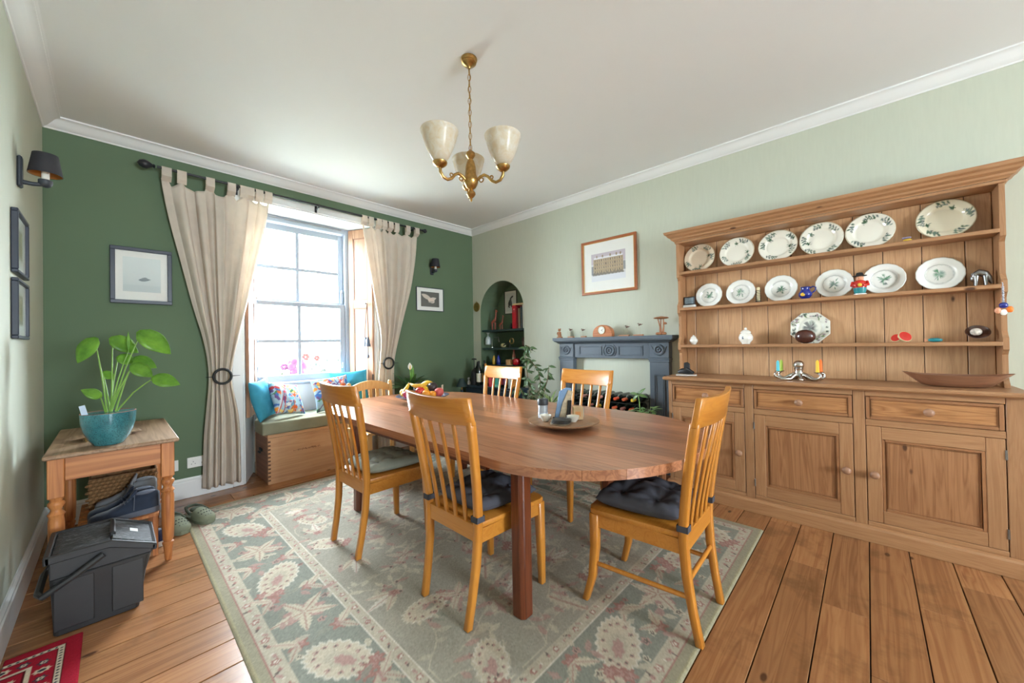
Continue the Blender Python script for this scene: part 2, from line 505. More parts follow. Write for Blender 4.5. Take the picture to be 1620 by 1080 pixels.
# architrave on the wall face
bm = B()
box(bm, OL-0.085, OL-0.001, WY-0.022, WY-0.001, 0.001, ZH+0.07)
struct(bm, 'trim_5', mWHITE, bevel=0.005)
bm = B(); box(bm, OR_+0.001, OR_+0.085, WY-0.022, WY-0.001, 0.001, ZH+0.07)
struct(bm, 'trim_6', mWHITE, bevel=0.005)
bm = B(); box(bm, OL, OR_, WY-0.022, WY-0.001, ZH-0.001, ZH+0.07)
struct(bm, 'trim_7', mWHITE, bevel=0.005)

# ---- right wall with an arched niche
NY0, NY1, NZ, NX = 3.2, 4.03, 1.69, 3.95
NR = (NY1-NY0)/2; NC = (NY0+NY1)/2
bm = B()
box(bm, RX, RX+0.40, BY-0.2, NY0, -0.05, 3.0)
box(bm, RX, RX+0.40, NY1, WY, -0.05, 3.0)
n = 24
arc = [(NC+NR*math.cos(PI*i/n), NZ+NR*math.sin(PI*i/n)) for i in range(n+1)]   # from NY1 to NY0
for (ya, za), (yb, zb) in zip(arc, arc[1:]):
    prism(bm, [(ya, za), (yb, zb), (yb, 3.0), (ya, 3.0)], 0, RX, RX+0.40)
prism(bm, [(NY0, -0.05), (NY1, -0.05), (NY1, 0.0), (NY0, 0.0)], 0, RX, RX+0.4)
struct(bm, 'wall_right', mWALLP)
# niche lining
bm = B()
t_ = 0.004
out = [(NY1, 0.0)] + arc + [(NY0, 0.0)]
inn = [(NC+(y-NC)*(1-t_/NR), (z if z < NZ+1e-6 else NZ+(z-NZ)*(1-t_/NR))) for y, z in out]
for (a, b, c, d) in zip(out, out[1:], inn[1:], inn):
    prism(bm, [a, b, c, d], 0, RX+0.001, NX)
prism(bm, out, 0, NX, NX+0.01)
struct(bm, 'wall_niche', mWALLG)

bm = B(); box(bm, LX-0.2, LX, BY-0.2, WY, -0.05, 3.0); struct(bm, 'wall_left', mWALLP)
# unseen rear wall with an added window, sized to let in fill light
bm = B()
RW0, RW1, RZ0, RZ1 = 0.5, 1.9, 0.9, 2.25
box(bm, LX, RW0, BY-0.2, BY, -0.05, 3.0); box(bm, RW1, RX, BY-0.2, BY, -0.05, 3.0)
box(bm, RW0, RW1, BY-0.2, BY, -0.05, RZ0); box(bm, RW0, RW1, BY-0.2, BY, RZ1, 3.0)
struct(bm, 'wall_rear', mWALLP)
w2 = thing('fill_window', None, None); w2['kind'] = 'structure'
for i in range(4):
    bm = B(); x = RW0+0.03+(RW1-RW0-0.06)*i/3
    box(bm, x-0.03, x+0.03, BY-0.14, BY-0.08, RZ0, RZ1); done(bm, 'window_frame', mWHITE, w2)
for z in (RZ0+0.03, 1.6, RZ1-0.03):
    bm = B(); box(bm, RW0, RW1, BY-0.13, BY-0.09, z-0.03, z+0.03); done(bm, 'glazing_bar', mWHITE, w2)

bm = B(); box(bm, LX-0.2, RX+0.4, BY-0.2, 4.72, HI, HI+0.1); struct(bm, 'ceiling', mCEIL)

# ---- coved cornice, mitred
prof = [(0.0, HC), (0.006, HC), (0.010, HC+0.008), (0.022, HC+0.014), (0.04, HC+0.030), (0.058, HC+0.050), (0.072, HC+0.058), (0.080, HC+0.060), (0.088, HC+0.062), (0.088, HI-0.003), (0.10, HI-0.001), (0.0, HI-0.001)]
corn = [((LX, WY), (1, -1)), ((RX, WY), (-1, -1)), ((RX, BY), (-1, 1)), ((LX, BY), (1, 1))]
for i in range(4):
    (c0, s0), (c1, s1) = corn[i], corn[(i+1) % 4]
    bm = B()
    loft(bm, [[(c[0]+s[0]*d, c[1]+s[1]*d, z) for d, z in prof] for c, s in ((c0, s0), (c1, s1))])
    struct(bm, 'trim_%d' % (8+i), mCEIL, smooth=35)

# ---- baseboards
def skirting(name, x0, x1, y0, y1, face):
    h, d = 0.165, 0.018
    bm = B()
    pr = [(0, 0), (d, 0), (d, h-0.035), (d*0.75, h-0.028), (d*0.8, h-0.016), (d*0.35, h-0.006), (d*0.3, h), (0, h)]
    if face == 'y-':
        loft(bm, [[(x, y0-p, z+0.001) for p, z in pr] for x in (x0, x1)])
    elif face == 'x-':
        loft(bm, [[(x0-p, y, z+0.001) for p, z in pr] for y in (y0, y1)])
    else:
        loft(bm, [[(x0+p, y, z+0.001) for p, z in pr] for y in (y0, y1)])
    return struct(bm, name, mWHITE)
skirting('baseboard_window', LX, OL-0.086, WY-0.001, 0, 'y-')
skirting('baseboard_window_far', OR_+0.086, RX, WY-0.001, 0, 'y-')
skirting('baseboard_left', LX+0.001, 0, BY, WY-0.02, 'x+')
skirting('baseboard_right', RX-0.001, 0, BY, NY0-0.002, 'x-')
skirting('baseboard_right_far', RX-0.001, 0, NY1+0.002, WY-0.02, 'x-')

# ---- sash window
win = thing('window_1', None, None); win['kind'] = 'structure'
def wpart(name, x0, x1, y0, y1, z0, z1, bev=0.004, mat=None, par=None):
    bm = B(); box(bm, x0, x1, y0, y1, z0, z1); return done(bm, name, mat or mSASH, par or win, bevel=bev)
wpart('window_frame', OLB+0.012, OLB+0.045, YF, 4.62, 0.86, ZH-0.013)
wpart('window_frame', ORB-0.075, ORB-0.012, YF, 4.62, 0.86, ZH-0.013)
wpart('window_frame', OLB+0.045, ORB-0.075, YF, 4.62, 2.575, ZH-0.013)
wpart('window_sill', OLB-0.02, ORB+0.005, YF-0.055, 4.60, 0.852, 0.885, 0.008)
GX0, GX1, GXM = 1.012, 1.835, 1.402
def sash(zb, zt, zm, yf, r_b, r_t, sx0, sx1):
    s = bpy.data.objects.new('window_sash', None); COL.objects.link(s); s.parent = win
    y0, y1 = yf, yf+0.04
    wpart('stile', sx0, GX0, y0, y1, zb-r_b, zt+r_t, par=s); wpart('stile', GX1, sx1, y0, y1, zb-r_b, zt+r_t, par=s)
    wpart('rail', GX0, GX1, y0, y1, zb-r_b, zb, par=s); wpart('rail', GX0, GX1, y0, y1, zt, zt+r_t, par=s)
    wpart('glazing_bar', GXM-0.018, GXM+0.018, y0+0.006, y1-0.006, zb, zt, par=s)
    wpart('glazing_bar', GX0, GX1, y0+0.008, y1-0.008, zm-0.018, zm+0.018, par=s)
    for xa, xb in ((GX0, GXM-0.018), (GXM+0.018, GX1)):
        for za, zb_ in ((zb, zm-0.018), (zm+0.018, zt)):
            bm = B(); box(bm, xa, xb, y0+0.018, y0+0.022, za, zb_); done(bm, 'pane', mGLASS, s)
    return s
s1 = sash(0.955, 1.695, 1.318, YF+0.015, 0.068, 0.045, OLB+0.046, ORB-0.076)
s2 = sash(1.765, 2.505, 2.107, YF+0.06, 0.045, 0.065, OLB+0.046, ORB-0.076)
bm = B(); tube(bm, [(OLB+0.1, YF-0.012, 2.615), (ORB-0.12, YF-0.012, 2.615)], 0.006, 8); done(bm, 'blind_rod', mPEWTER, win, smooth=60)
for x in (1.0, 1.855):
    bm = B(); tube(bm, [(x, YF+0.015, 1.0), (x, YF-0.012, 1.005), (x, YF-0.014, 1.04)], 0.006, 8); ellipsoid(bm, (x, YF-0.014, 1.05), 0.012, 0.009, 0.012, 10, 6)
    done(bm, 'sash_lift', mSASH, s1, smooth=60)
bm = B(); box(bm, 1.86, 1.885, YF+0.04, YF+0.06, 1.76, 1.9); ellipsoid(bm, (1.872, YF+0.035, 1.9), 0.015, 0.012, 0.02, 10, 6); done(bm, 'sash_catch', mSASH, s2, bevel=0.003)

# ---- folding shutters in the reveals
def shutter(x0, y0, x1, y1, label):
    L = math.hypot(x1-x0, y1-y0)
    o = thing('window_shutter', label, 'shutter', (x0, y0, 0), math.atan2(y1-y0, x1-x0))
    zb, zt = 0.60, 2.625
    sw = 0.062
    def p(name, a, b, z0, z1, d0=0.0, d1=0.028, mat=mSHUT, bev=0.003):
        bm = B(); box(bm, a, b, d0, d1, z0, z1); return done(bm, name, mat, o, bevel=bev)
    p('stile', 0, sw, zb, zt); p('stile', L-sw, L, zb, zt)
    for z0, z1 in ((zb, zb+0.09), (1.70, 1.79), (zt-0.10, zt)): p('rail', sw, L-sw, z0, z1)
    pn = p('panel', sw-0.002, L-sw+0.002, zb+0.09, 1.70, 0.010, 0.020); p('panel', sw-0.002, L-sw+0.002, 1.79, zt-0.10, 0.010, 0.020)
    for z0, z1 in ((zb+0.09, 1.70), (1.79, zt-0.10)):
        bm = B()
        for a, b, c, d in ((sw, sw+0.012, z0, z1), (L-sw-0.012, L-sw, z0, z1), (sw+0.012, L-sw-0.012, z0, z0+0.012), (sw+0.012, L-sw-0.012, z1-0.012, z1)):
            box(bm, a, b, 0.020, 0.026, c, d)
        done(bm, 'moulding', plain('shutter_moulding', lin(136, 96, 72), 0.5) if 'shutter_moulding' not in MATS else MATS['shutter_moulding'], o)
    for z in (0.85, 2.40):
        bm = B(); box(bm, -0.006, 0.010, 0.026, 0.031, z, z+0.07); done(bm, 'hinge', mIRON, o)
    bm = B(); lathe(bm, [(0.004, 0), (0.005, 0.012), (0.013, 0.02), (0.012, 0.028), (0.002, 0.031)], 12, (L*0.25, 0.028, 1.745), Matrix.Rotation(-PI/2, 4, 'X'))
    done(bm, 'knob', mPEWTER, o, smooth=50)
    return o
shutter(OR_-0.020, WY+0.012, ORB-0.016, YF-0.004, 'stripped pine folding shutter with binoculars hanging from it, beside the right curtain')
shutter(OLB+0.016, YF-0.012, OL+0.022, WY+0.012, 'stripped pine folding shutter mostly hidden behind the left curtain')
# ================================================================== RUGS
def paint_rug():
    W_, H_ = 2.55, 3.26
    p = Paint(W_, H_, 390, 500, lin(150, 144, 124))
    olive, beige, teal, cream, pink, rust, dark, sage, white = (lin(*c) for c in (
        (150, 144, 124), (176, 167, 150), (134, 136, 126), (186, 176, 157), (168, 138, 130), (156, 118, 110), (112, 102, 97), (138, 138, 126), (198, 191, 178)))
    field = lin(156, 151, 138)
    p.rect(0, W_, 0, H_, olive)
    def inset(d, col): p.rect(d, W_-d, d, H_-d, col)
    inset(0.006, lin(158, 150, 122)); inset(0.014, olive)
    inset(0.050, rust); inset(0.054, beige); inset(0.112, white); inset(0.117, teal)
    inset(0.398, white); inset(0.403, beige); inset(0.452, white); inset(0.457, field)
    r = random.Random(5)
    # narrow guard bands: little flowers and buds
    for d, st, sz in ((0.083, 0.052, 0.017), (0.428, 0.046, 0.013)):
        for side in range(4):
            Ln = (W_ if side % 2 == 0 else H_)-2*d
            nn = int(Ln/st)
            for i in range(nn):
                s_ = d+(i+0.5)*Ln/nn
                x, y = [(s_, d), (W_-d, s_), (s_, H_-d), (d, s_)][side]
                if i % 3 == 0: p.flower(x, y, sz, rust, white, 5, r.random()*3)
                elif i % 3 == 1: p.leaf(x, y, r.random()*6, sz*2.2, sz*0.9, pink); p.ell(x, y, sz*.3, sz*.3, 0, white)
                else: p.leaf(x, y, r.random()*6, sz*2, sz*0.7, dark); p.flower(x, y, sz*0.6, pink, rust, 5)
    def palmette(x, y, ang, L):
        c, s_ = math.cos(ang), math.sin(ang)
        p.ell(x, y, L*0.5, L*0.30, ang, white, wob=0.06, k=22, soft=0.05)
        p.ell(x, y, L*0.47, L*0.27, ang, cream, wob=0.06, k=22)
        p.ell(x-c*L*0.06, y-s_*L*0.06, L*0.26, L*0.13, ang, beige, wob=0.1, k=9)
        p.ell(x-c*L*0.10, y-s_*L*0.10, L*0.16, L*0.075, ang, pink, wob=0.15, k=7)
        for q in range(12):
            a = 2*PI*q/12
            u, v = 0.36*L*math.cos(a), 0.20*L*math.sin(a)
            p.flower(x+c*u-s_*v, y+s_*u+c*v, L*0.032, pink, dark, 5)
        for q in (-1, 0, 1):
            p.flower(x-c*L*0.5-s_*q*L*0.12, y-s_*L*0.5+c*q*L*0.12, L*0.10, rust, pink, 6)
    def spray(x, y, ang, L):
        for q in (-0.6, 0, 0.6):
            p.leaf(x, y, ang+q, L*(1-abs(q)*0.3), L*0.28, cream if q else white, pink, ser=0.18)
        p.flower(x, y, L*0.16, pink, rust, 6)
    # main border
    for side in range(4):
        d = 0.257
        Ln = (W_ if side % 2 == 0 else H_)-2*d
        nn = int(Ln/0.36)
        for i in range(nn+1):
            s_ = d+i*Ln/nn
            x, y = [(s_, d), (W_-d, s_), (s_, H_-d), (d, s_)][side]
            out = [-PI/2, 0, PI/2, PI][side]; al = [0, PI/2, 0, PI/2][side]
            vine = []
            for q in range(13):
                t = q/12*Ln/nn; a = math.sin(q/12*2*PI)*0.08
                vine.append((x+math.cos(al)*t+math.cos(out)*a, y+math.sin(al)*t+math.sin(out)*a))
            if i < nn: p.line(vine, 0.006, sage)
            if i % 2 == 0: palmette(x, y, al+0.5*(1 if i % 4 else -1), 0.30)
            else:
                p.flower(x, y, 0.075, pink, cream, 7); p.flower(x, y, 0.035, rust, white, 6)
                for q in range(5): p.leaf(x, y, al+q*1.26+0.4, 0.15, 0.05, cream, rust, ser=0.15)
            m = s_+Ln/nn/2
            if i < nn:
                x2, y2 = [(m, d), (W_-d, m), (m, H_-d), (d, m)][side]
                for q in (-1, 1):
                    xx, yy = x2+math.cos(out)*0.085*q, y2+math.sin(out)*0.085*q
                    p.flower(xx, yy, 0.036, rust, pink, 6, r.random())
                    p.leaf(xx, yy, al+q*0.8, 0.11, 0.042, cream, pink, ser=0.2); p.leaf(xx, yy, al+PI-q*0.6, 0.10, 0.036, beige, rust, ser=0.2)
    for k in range(420):
        side = r.randrange(4); u = r.uniform(0.13, 0.385)
        s_ = r.uniform(u, (W_ if side % 2 == 0 else H_)-u)
        x, y = [(s_, u), (W_-u, s_), (s_, H_-u), (u, s_)][side]
        if np.abs(p.C[min(p.ny-1, int(y/H_*(p.ny-1))), min(p.nx-1, int(x/W_*(p.nx-1)))]-np.array(teal)).max() > 0.01: continue
        if k % 3 == 0: p.flower(x, y, r.uniform(.012, .022), r.choice((pink, rust, cream)), dark, 5)
        else: p.leaf(x, y, r.random()*6.28, r.uniform(.05, .09), 0.028, r.choice((cream, beige, pink, sage)), None, 0.85, 0.15)
    # field: scrolling vines, palmettes and leaf sprays
    f0, f1, g0, g1 = 0.47, W_-0.47, 0.47, H_-0.47
    r = random.Random(9)
    cl = lambda pts: [(min(max(x, f0), f1), min(max(y, g0), g1)) for x, y in pts]
    for k in range(90):
        x, y, a_ = r.uniform(f0, f1), r.uniform(g0, g1), r.random()*6.28
        pts = []; da = r.choice((-1, 1))*r.uniform(0.10, 0.22)
        for q in range(16):
            pts.append((x, y)); x += 0.032*math.cos(a_); y += 0.032*math.sin(a_); a_ += da*(1 if q < 9 else -0.6)
        p.line(cl(pts), 0.0055, cream, 0.7)
        for q in range(2, 15, 2):
            x, y = cl(pts)[q]
            if f0+0.03 < x < f1-0.03 and g0+0.03 < y < g1-0.03:
                p.leaf(x, y, r.random()*6.28, r.uniform(.05, .085), 0.028, r.choice((cream, beige, beige, pink)), None, 0.8, 0.15)
    for j in range(10):
        for i in range(6):
            cx = f0+(i+0.5+r.uniform(-.25, .25))*(f1-f0)/6; cy = g0+(j+0.5+r.uniform(-.25, .25))*(g1-g0)/10
            if not (f0+0.1 < cx < f1-0.1 and g0+0.1 < cy < g1-0.1): continue
            a0 = r.random()*6.28
            k = (i*2+j*3) % 6
            if k == 0: palmette(cx, cy, a0, 0.23)
            elif k in (1, 3): spray(cx, cy, a0, 0.17)
            elif k == 2:
                p.flower(cx, cy, 0.05, pink, cream, 7); p.flower(cx, cy, 0.022, dark, rust, 6)
                for q in range(4): p.leaf(cx, cy, a0+q*1.57, 0.11, 0.036, cream, pink, 0.85, ser=0.2)
            elif k == 4:
                p.leaf(cx-0.08*math.cos(a0), cy-0.08*math.sin(a0), a0, 0.22, 0.085, cream, rust, 0.9, ser=0.25)
                p.leaf(cx, cy, a0+2.1, 0.15, 0.055, beige, pink, 0.9, ser=0.25)
            else:
                for q in range(5): p.leaf(cx, cy, a0+q*0.5, 0.12, 0.03, r.choice((cream, pink, beige)), None, 0.85, ser=0.2)
            for q in range(4):
                x, y = cx+r.uniform(-.12, .12), cy+r.uniform(-.10, .10)
                p.leaf(x, y, r.random()*6.28, 0.07, 0.024, r.choice((cream, sage, pink)), None, 0.8)
                p.flower(x, y, 0.012, pink, dark, 5)
    # wool abrash: slow tone shifts along the weft
    ab = 1+0.05*np.sin(p.Y*7.3)+0.03*np.sin(p.Y*19.1+1)+0.02*np.sin(p.X*11+p.Y*3)
    p.C *= ab[..., None]
    p.noise(0.07)
    def shape(X, Y):
        e = np.minimum(np.minimum(X, W_-X), np.minimum(Y, H_-Y))
        return np.stack([X, Y, np.where(e < 1e-6, 0.0, 0.007)], -1)
    me = p.mesh('patterned_rug', shape)
    o = link_mesh('patterned_rug', me, mRUG); o.location = (0.352, 0.515, 0.001)
    prop(o, 'large faded grey-green floral rug under the dining table', 'rug')
    return o
RUG = paint_rug()

def paint_red_rug():
    W_, H_ = 0.5, 0.7
    p = Paint(W_, H_, 150, 210, lin(150, 28, 44))
    red, dark, cream, navy = lin(158, 30, 48), lin(84, 24, 30), lin(206, 192, 170), lin(52, 60, 72)
    for d, c in ((0.0, red), (0.045, dark), (0.05, cream), (0.066, dark), (0.07, red), (0.13, cream), (0.142, dark), (0.15, red)):
        p.rect(d, W_-d, d, H_-d, c)
    r = random.Random(2)
    for d, st in ((0.058, 0.02), (0.1, 0.055)):
        for side in range(4):
            Ln = (W_ if side % 2 == 0 else H_)-2*d
            for i in range(int(Ln/st)):
                s_ = d+(i+0.5)*st; x, y = [(s_, d), (W_-d, s_), (s_, H_-d), (d, s_)][side]
                if d < 0.08: p.ell(x, y, 0.005, 0.005, 0, navy)
                elif i % 2: p.ell(x, y, 0.022, 0.016, 0, cream, wob=0.15); p.ell(x, y, 0.012, 0.008, 0, navy)
                else: p.flower(x, y, 0.016, navy, cream, 6)
    for i in range(60):
        x, y = r.uniform(0.17, W_-0.17), r.uniform(0.17, H_-0.17)
        p.flower(x, y, r.uniform(.01, .022), r.choice((cream, navy, dark)), r.choice((red, cream)), 6)
    p.noise(0.08)
    k = int(0.575*p.nx)
    X, Y = p.X[:, k:]-p.X[0, k], p.Y[:, k:]; w = X.max()
    e = np.minimum(np.minimum(X, w-X), np.minimum(Y, H_-Y))
    me = grid_mesh('red_rug', np.stack([X, Y, np.where(e < 1e-6, 0, 0.006)], -1), p.C[:, k:])
    o = link_mesh('red_rug', me, mRUG); o.location = (-0.098-w, 2.556-H_, 0.001)
    return prop(o, 'small red patterned rug with cream border in front of the bin', 'rug')
paint_red_rug()

# ================================================================== DINING TABLE
tb = thing('dining_table', 'long oval hardwood dining table in the middle of the rug', 'table', (1.857, 2.075, 0))
HW, YE, BE = 0.717, 0.875, 0.64       # half width, straight half length, end depth
def yend(x): return YE+BE*math.sqrt(max(0, 1-(x/HW)**2))
NS = 11
for i in range(NS):
    a, b = -HW+2*HW*i/NS, -HW+2*HW*(i+1)/NS
    a2, b2 = a+(0.0006 if i else 0), b-(0.0006 if i < NS-1 else 0)
    xs = [a2+(b2-a2)*q/6 for q in range(7)]
    if i == 0: xs = [-HW*math.cos(q/10*math.acos(-b2/HW)) for q in range(11)]
    if i == NS-1: xs = [HW*math.cos(q/10*math.acos(a2/HW)) for q in range(11)][::-1]
    poly = [(x, yend(x)) for x in xs] + [(x, -yend(x)) for x in xs[::-1]]
    bm = B(); prism(bm, poly, 2, 0.70, 0.742)
    bmesh.ops.remove_doubles(bm, verts=bm.verts, dist=1e-5)
    done(bm, 'plank', mTABLE, tb)
for x, y in ((-0.572, -0.90), (0.545, -0.72), (-0.572, 0.76), (0.545, 0.90)):
    bm = B(); c = 0.016; h = 0.040
    poly = [(x-h+c, y-h), (x+h-c, y-h), (x+h, y-h+c), (x+h, y+h-c), (x+h-c, y+h), (x-h+c, y+h), (x-h, y+h-c), (x-h, y-h+c)]
    prism(bm, poly, 2, 0.009, 0.70); done(bm, 'leg', mTLEG, tb, bevel=0.004)
for x in (-0.572, 0.545):
    bm = B(); box(bm, x-0.012, x+0.012, -0.68, 0.72, 0.62, 0.699); done(bm, 'apron', mTLEG, tb)
for y in (-0.81, 0.83):
    bm = B(); box(bm, -0.53, 0.50, y-0.012, y+0.012, 0.62, 0.699); done(bm, 'apron', mTLEG, tb)

# ================================================================== DINING CHAIRS
def slat_back(z):     # x of the back line at height z
    t = (z-0.44)/0.58
    return -0.195-0.085*max(0, t)**1.35
def make_chair(loc, rz, label, stretchers=False, arched=False, grp='slatted beech dining chairs'):
    c = thing('dining_chair', label, 'chair', loc, rz, grp)
    for s in (-1, 1):
        pts = [(-0.245, 0.168, 0.009), (-0.222, 0.174, 0.14), (-0.203, 0.181, 0.28), (-0.195, 0.187, 0.42)]
        pts += [(slat_back(z), 0.187+0.042*(z-0.42)/0.5, z) for z in (0.5, 0.6, 0.7, 0.8, 0.88, 0.925)]
        bm = B(); stack(bm, [(x, s*y, z, 0.036 if z > 0.2 else 0.032, 0.034) for x, y, z in pts]); done(bm, 'back_post', mCHAIR, c, bevel=0.005, smooth=50)
        if stretchers: fp = [(0.255, 0.21, 0.009), (0.222, 0.2, 0.13), (0.208, 0.197, 0.27), (0.206, 0.196, 0.435)]
        else: fp = [(0.222, 0.196, 0.009), (0.218, 0.196, 0.2), (0.212, 0.194, 0.435)]
        bm = B(); stack(bm, [(x, s*y, z, 0.030+0.014*min(1, z/0.4), 0.030+0.012*min(1, z/0.4)) for x, y, z in fp]); done(bm, 'leg', mCHAIR, c, bevel=0.004, smooth=50)
        bm = B(); A = (-0.18, s*0.187); D = (0.195, s*0.194)
        prism(bm, [(A[0], A[1]-0.010), (D[0], D[1]-0.010), (D[0], D[1]+0.010), (A[0], A[1]+0.010)], 2, 0.372, 0.434); done(bm, 'apron', mCHAIRY, c)
        if stretchers:
            bm = B(); tube(bm, [(-0.205, s*0.182, 0.20), (0.0, s*0.19, 0.197), (0.21, s*0.198, 0.195)], 0.0105, 10); done(bm, 'stretcher', mCHAIRY, c, smooth=60)
    if stretchers:
        bm = B(); tube(bm, [(-0.205, -0.18, 0.26), (-0.205, 0.18, 0.26)], 0.0105, 10); done(bm, 'stretcher', mCHAIRY, c, smooth=60)
    bm = B(); box(bm, 0.205, 0.225, -0.175, 0.175, 0.372, 0.434); done(bm, 'apron', mCHAIRY, c, bevel=0.003)
    bm = B(); box(bm, -0.207, -0.185, -0.172, 0.172, 0.375, 0.452); done(bm, 'apron', mCHAIRY, c, bevel=0.003)
    # seat board
    bm = B()
    poly = [(-0.178, -0.195), (0.19, -0.222), (0.222, -0.212), (0.238, -0.18), (0.246, -0.09), (0.248, 0), (0.246, 0.09), (0.238, 0.18), (0.222, 0.212), (0.19, 0.222), (-0.178, 0.195)]
    prism(bm, poly, 2, 0.4345, 0.460); done(bm, 'seat', mCHAIRY, c, bevel=0.007, smooth=50, seg=2)
    # crest rail, bowed backwards
    bm = B(); rings = []
    nn = 14
    for i in range(nn+1):
        y = -0.248+0.496*i/nn; u = y/0.248
        bow = -0.030*(1-u*u)
        zt = (0.975+0.055*(1-u*u)) if arched else (1.018+0.008*u*u)
        zb = (0.915+0.02*(1-u*u)) if arched else 0.905-0.004*(1-u*u)
        x1, x2 = slat_back(zb)+bow, slat_back(zt)+bow
        h = 0.0125
        rings.append([(x1-h, y, zb), (x1+h, y, zb), (x2+h, y, zt), (x2-h, y, zt)])
    loft(bm, rings); done(bm, 'crest_rail', mCHAIRY, c, bevel=0.004, smooth=40)
    for k in range(4):
        y0 = -0.108+0.072*k; y1 = y0*1.22
        pts = []
        for z in (0.440, 0.52, 0.62, 0.72, 0.82, 0.91):
            q = (z-0.44)/0.47; y = y0+(y1-y0)*q; u = y/0.248
            lum = 0.014*math.sin(PI*q)*0.6
            pts.append((slat_back(z)-0.030*(1-u*u)*q+lum*0-0.004*(1-q), y, z, 0.012, 0.024))
        bm = B(); stack(bm, pts); done(bm, 'slat', mCHAIR, c, bevel=0.003, smooth=50)
    return c
cA = make_chair((1.212, 2.352, 0), math.radians(1), 'honey beech slatted chair with the grey-green quilted cushion, nearest the window seat')
cB = make_chair((1.298, 1.448, 0), math.radians(-1), 'honey beech slatted chair with charcoal cushion, at the middle of the near table side')
cC = make_chair((1.784, 0.766, 0), math.radians(92), 'honey beech slatted chair with rung stretchers at the near rounded end of the table', stretchers=True, grp=None)
cD = make_chair((2.40, 2.655, 0), math.radians(181), 'honey beech slatted chair across the table in front of the arched niche')
cE = make_chair((2.40, 1.705, 0), math.radians(177), 'honey beech slatted chair across the table in front of the fireplace')

# chair with an arched top rail at the window end
cF = thing('dining_chair', 'pale beech chair with low arched top rail, between table and window seat', 'chair', (1.81, 3.50, 0), -PI/2); cF.scale = (1, 1.1, 1)
mPALE = wood('pale_beech', lin(206, 150, 84), lin(230, 182, 118), 2, ring=20, rough=0.35, vary=0.03, fine=0.12, contrast=0.5)
for s in (-1, 1):
    bm = B(); stack(bm, [(-0.20, s*0.20, 0.009, 0.036, 0.034), (-0.19, s*0.20, 0.44, 0.036, 0.036), (-0.225, s*0.20, 0.86, 0.030, 0.034)])
    ellipsoid(bm, (-0.226, s*0.20, 0.866), 0.018, 0.02, 0.022, 12, 8); done(bm, 'back_post', mPALE, cF, bevel=0.004, smooth=50)
    bm = B(); stack(bm, [(0.20, s*0.20, 0.009, 0.03, 0.03), (0.19, s*0.20, 0.435, 0.04, 0.04)]); done(bm, 'leg', mPALE, cF, bevel=0.004)
    bm = B(); box(bm, -0.17, 0.17, s*0.20-0.01, s*0.20+0.01, 0.37, 0.434); done(bm, 'apron', mPALE, cF)
bm = B(); box(bm, -0.205, 0.23, -0.225, 0.225, 0.4345, 0.458); done(bm, 'seat', mPALE, cF, bevel=0.006)
bm = B(); rings = []
for i in range(15):
    y = -0.182+0.364*i/14; u = y/0.182
    zt, zb = 0.845+0.05*(1-u*u), 0.775+0.035*(1-u*u)
    rings.append([(-0.232, y, zb), (-0.208, y, zb), (-0.212, y, zt), (-0.236, y, zt)])
loft(bm, rings); done(bm, 'crest_rail', mPALE, cF, bevel=0.003, smooth=40)
for k in range(5):
    y = -0.13+0.065*k; u = y/0.182
    bm = B(); stack(bm, [(-0.195, y, 0.456, 0.014, 0.028), (-0.221, y, 0.785+0.03*(1-u*u), 0.014, 0.028)]); done(bm, 'slat', mPALE, cF, bevel=0.002)

# ---- seat pads
def pad_mesh(name, w0, w1, d, h, tufts, depth, sig, nx=44, ny=44, ripple=0.0, seed=0):
    """w0 rear half width, w1 front half width"""
    r = np.random.default_rng(seed)
    u = np.linspace(-1, 1, nx); v = np.linspace(-1, 1, ny)
    U, V = np.meshgrid(u, v)
    e = (1-np.abs(U)**5)*(1-np.abs(V)**5)
    hw = w0+(w1-w0)*(U+1)/2
    X = U*d/2; Y = V*hw
    sq = 1-0.05*(U**2*V**2); X = X*sq; Y = Y*sq
    top = h*(0.42+0.58*np.clip(e, 0, 1)**0.45)
    for tx, ty in tufts:
        D2 = (X-tx)**2+(Y-ty)**2; ang = np.arctan2(Y-ty, X-tx)
        top -= depth*np.exp(-D2/sig**2)*(1)
        top += ripple*np.exp(-D2/(sig*2.6)**2)*np.cos(ang*7+tx*30)*np.clip(np.sqrt(D2)/sig, 0, 1)
    bot = h*(0.42-0.42*np.clip(e, 0, 1)**0.5)
    me_verts = np.concatenate([np.stack([X, Y, np.maximum(top, bot+0.004)], -1).reshape(-1, 3), np.stack([X, Y, bot], -1).reshape(-1, 3)])
    idx = np.arange(nx*ny).reshape(ny, nx); o = nx*ny
    q = [tuple(t) for t in np.stack([idx[:-1, :-1], idx[:-1, 1:], idx[1:, 1:], idx[1:, :-1]], -1).reshape(-1, 4)]
    q += [tuple(int(i)+o for i in t[::-1]) for t in q]
    loop = list(idx[0, :])+list(idx[1:, -1])+list(idx[-1, -2::-1])+list(idx[-2:0:-1, 0])
    for a, b in zip(loop, loop[1:]+loop[:1]): q.append((int(b), int(a), int(a)+o, int(b)+o))
    me = bpy.data.meshes.new(name); me.from_pydata([tuple(p) for p in me_verts], [], [tuple(int(i) for i in t) for t in q])
    for p_ in me.polygons: p_.use_smooth = True
    me.update(); return me
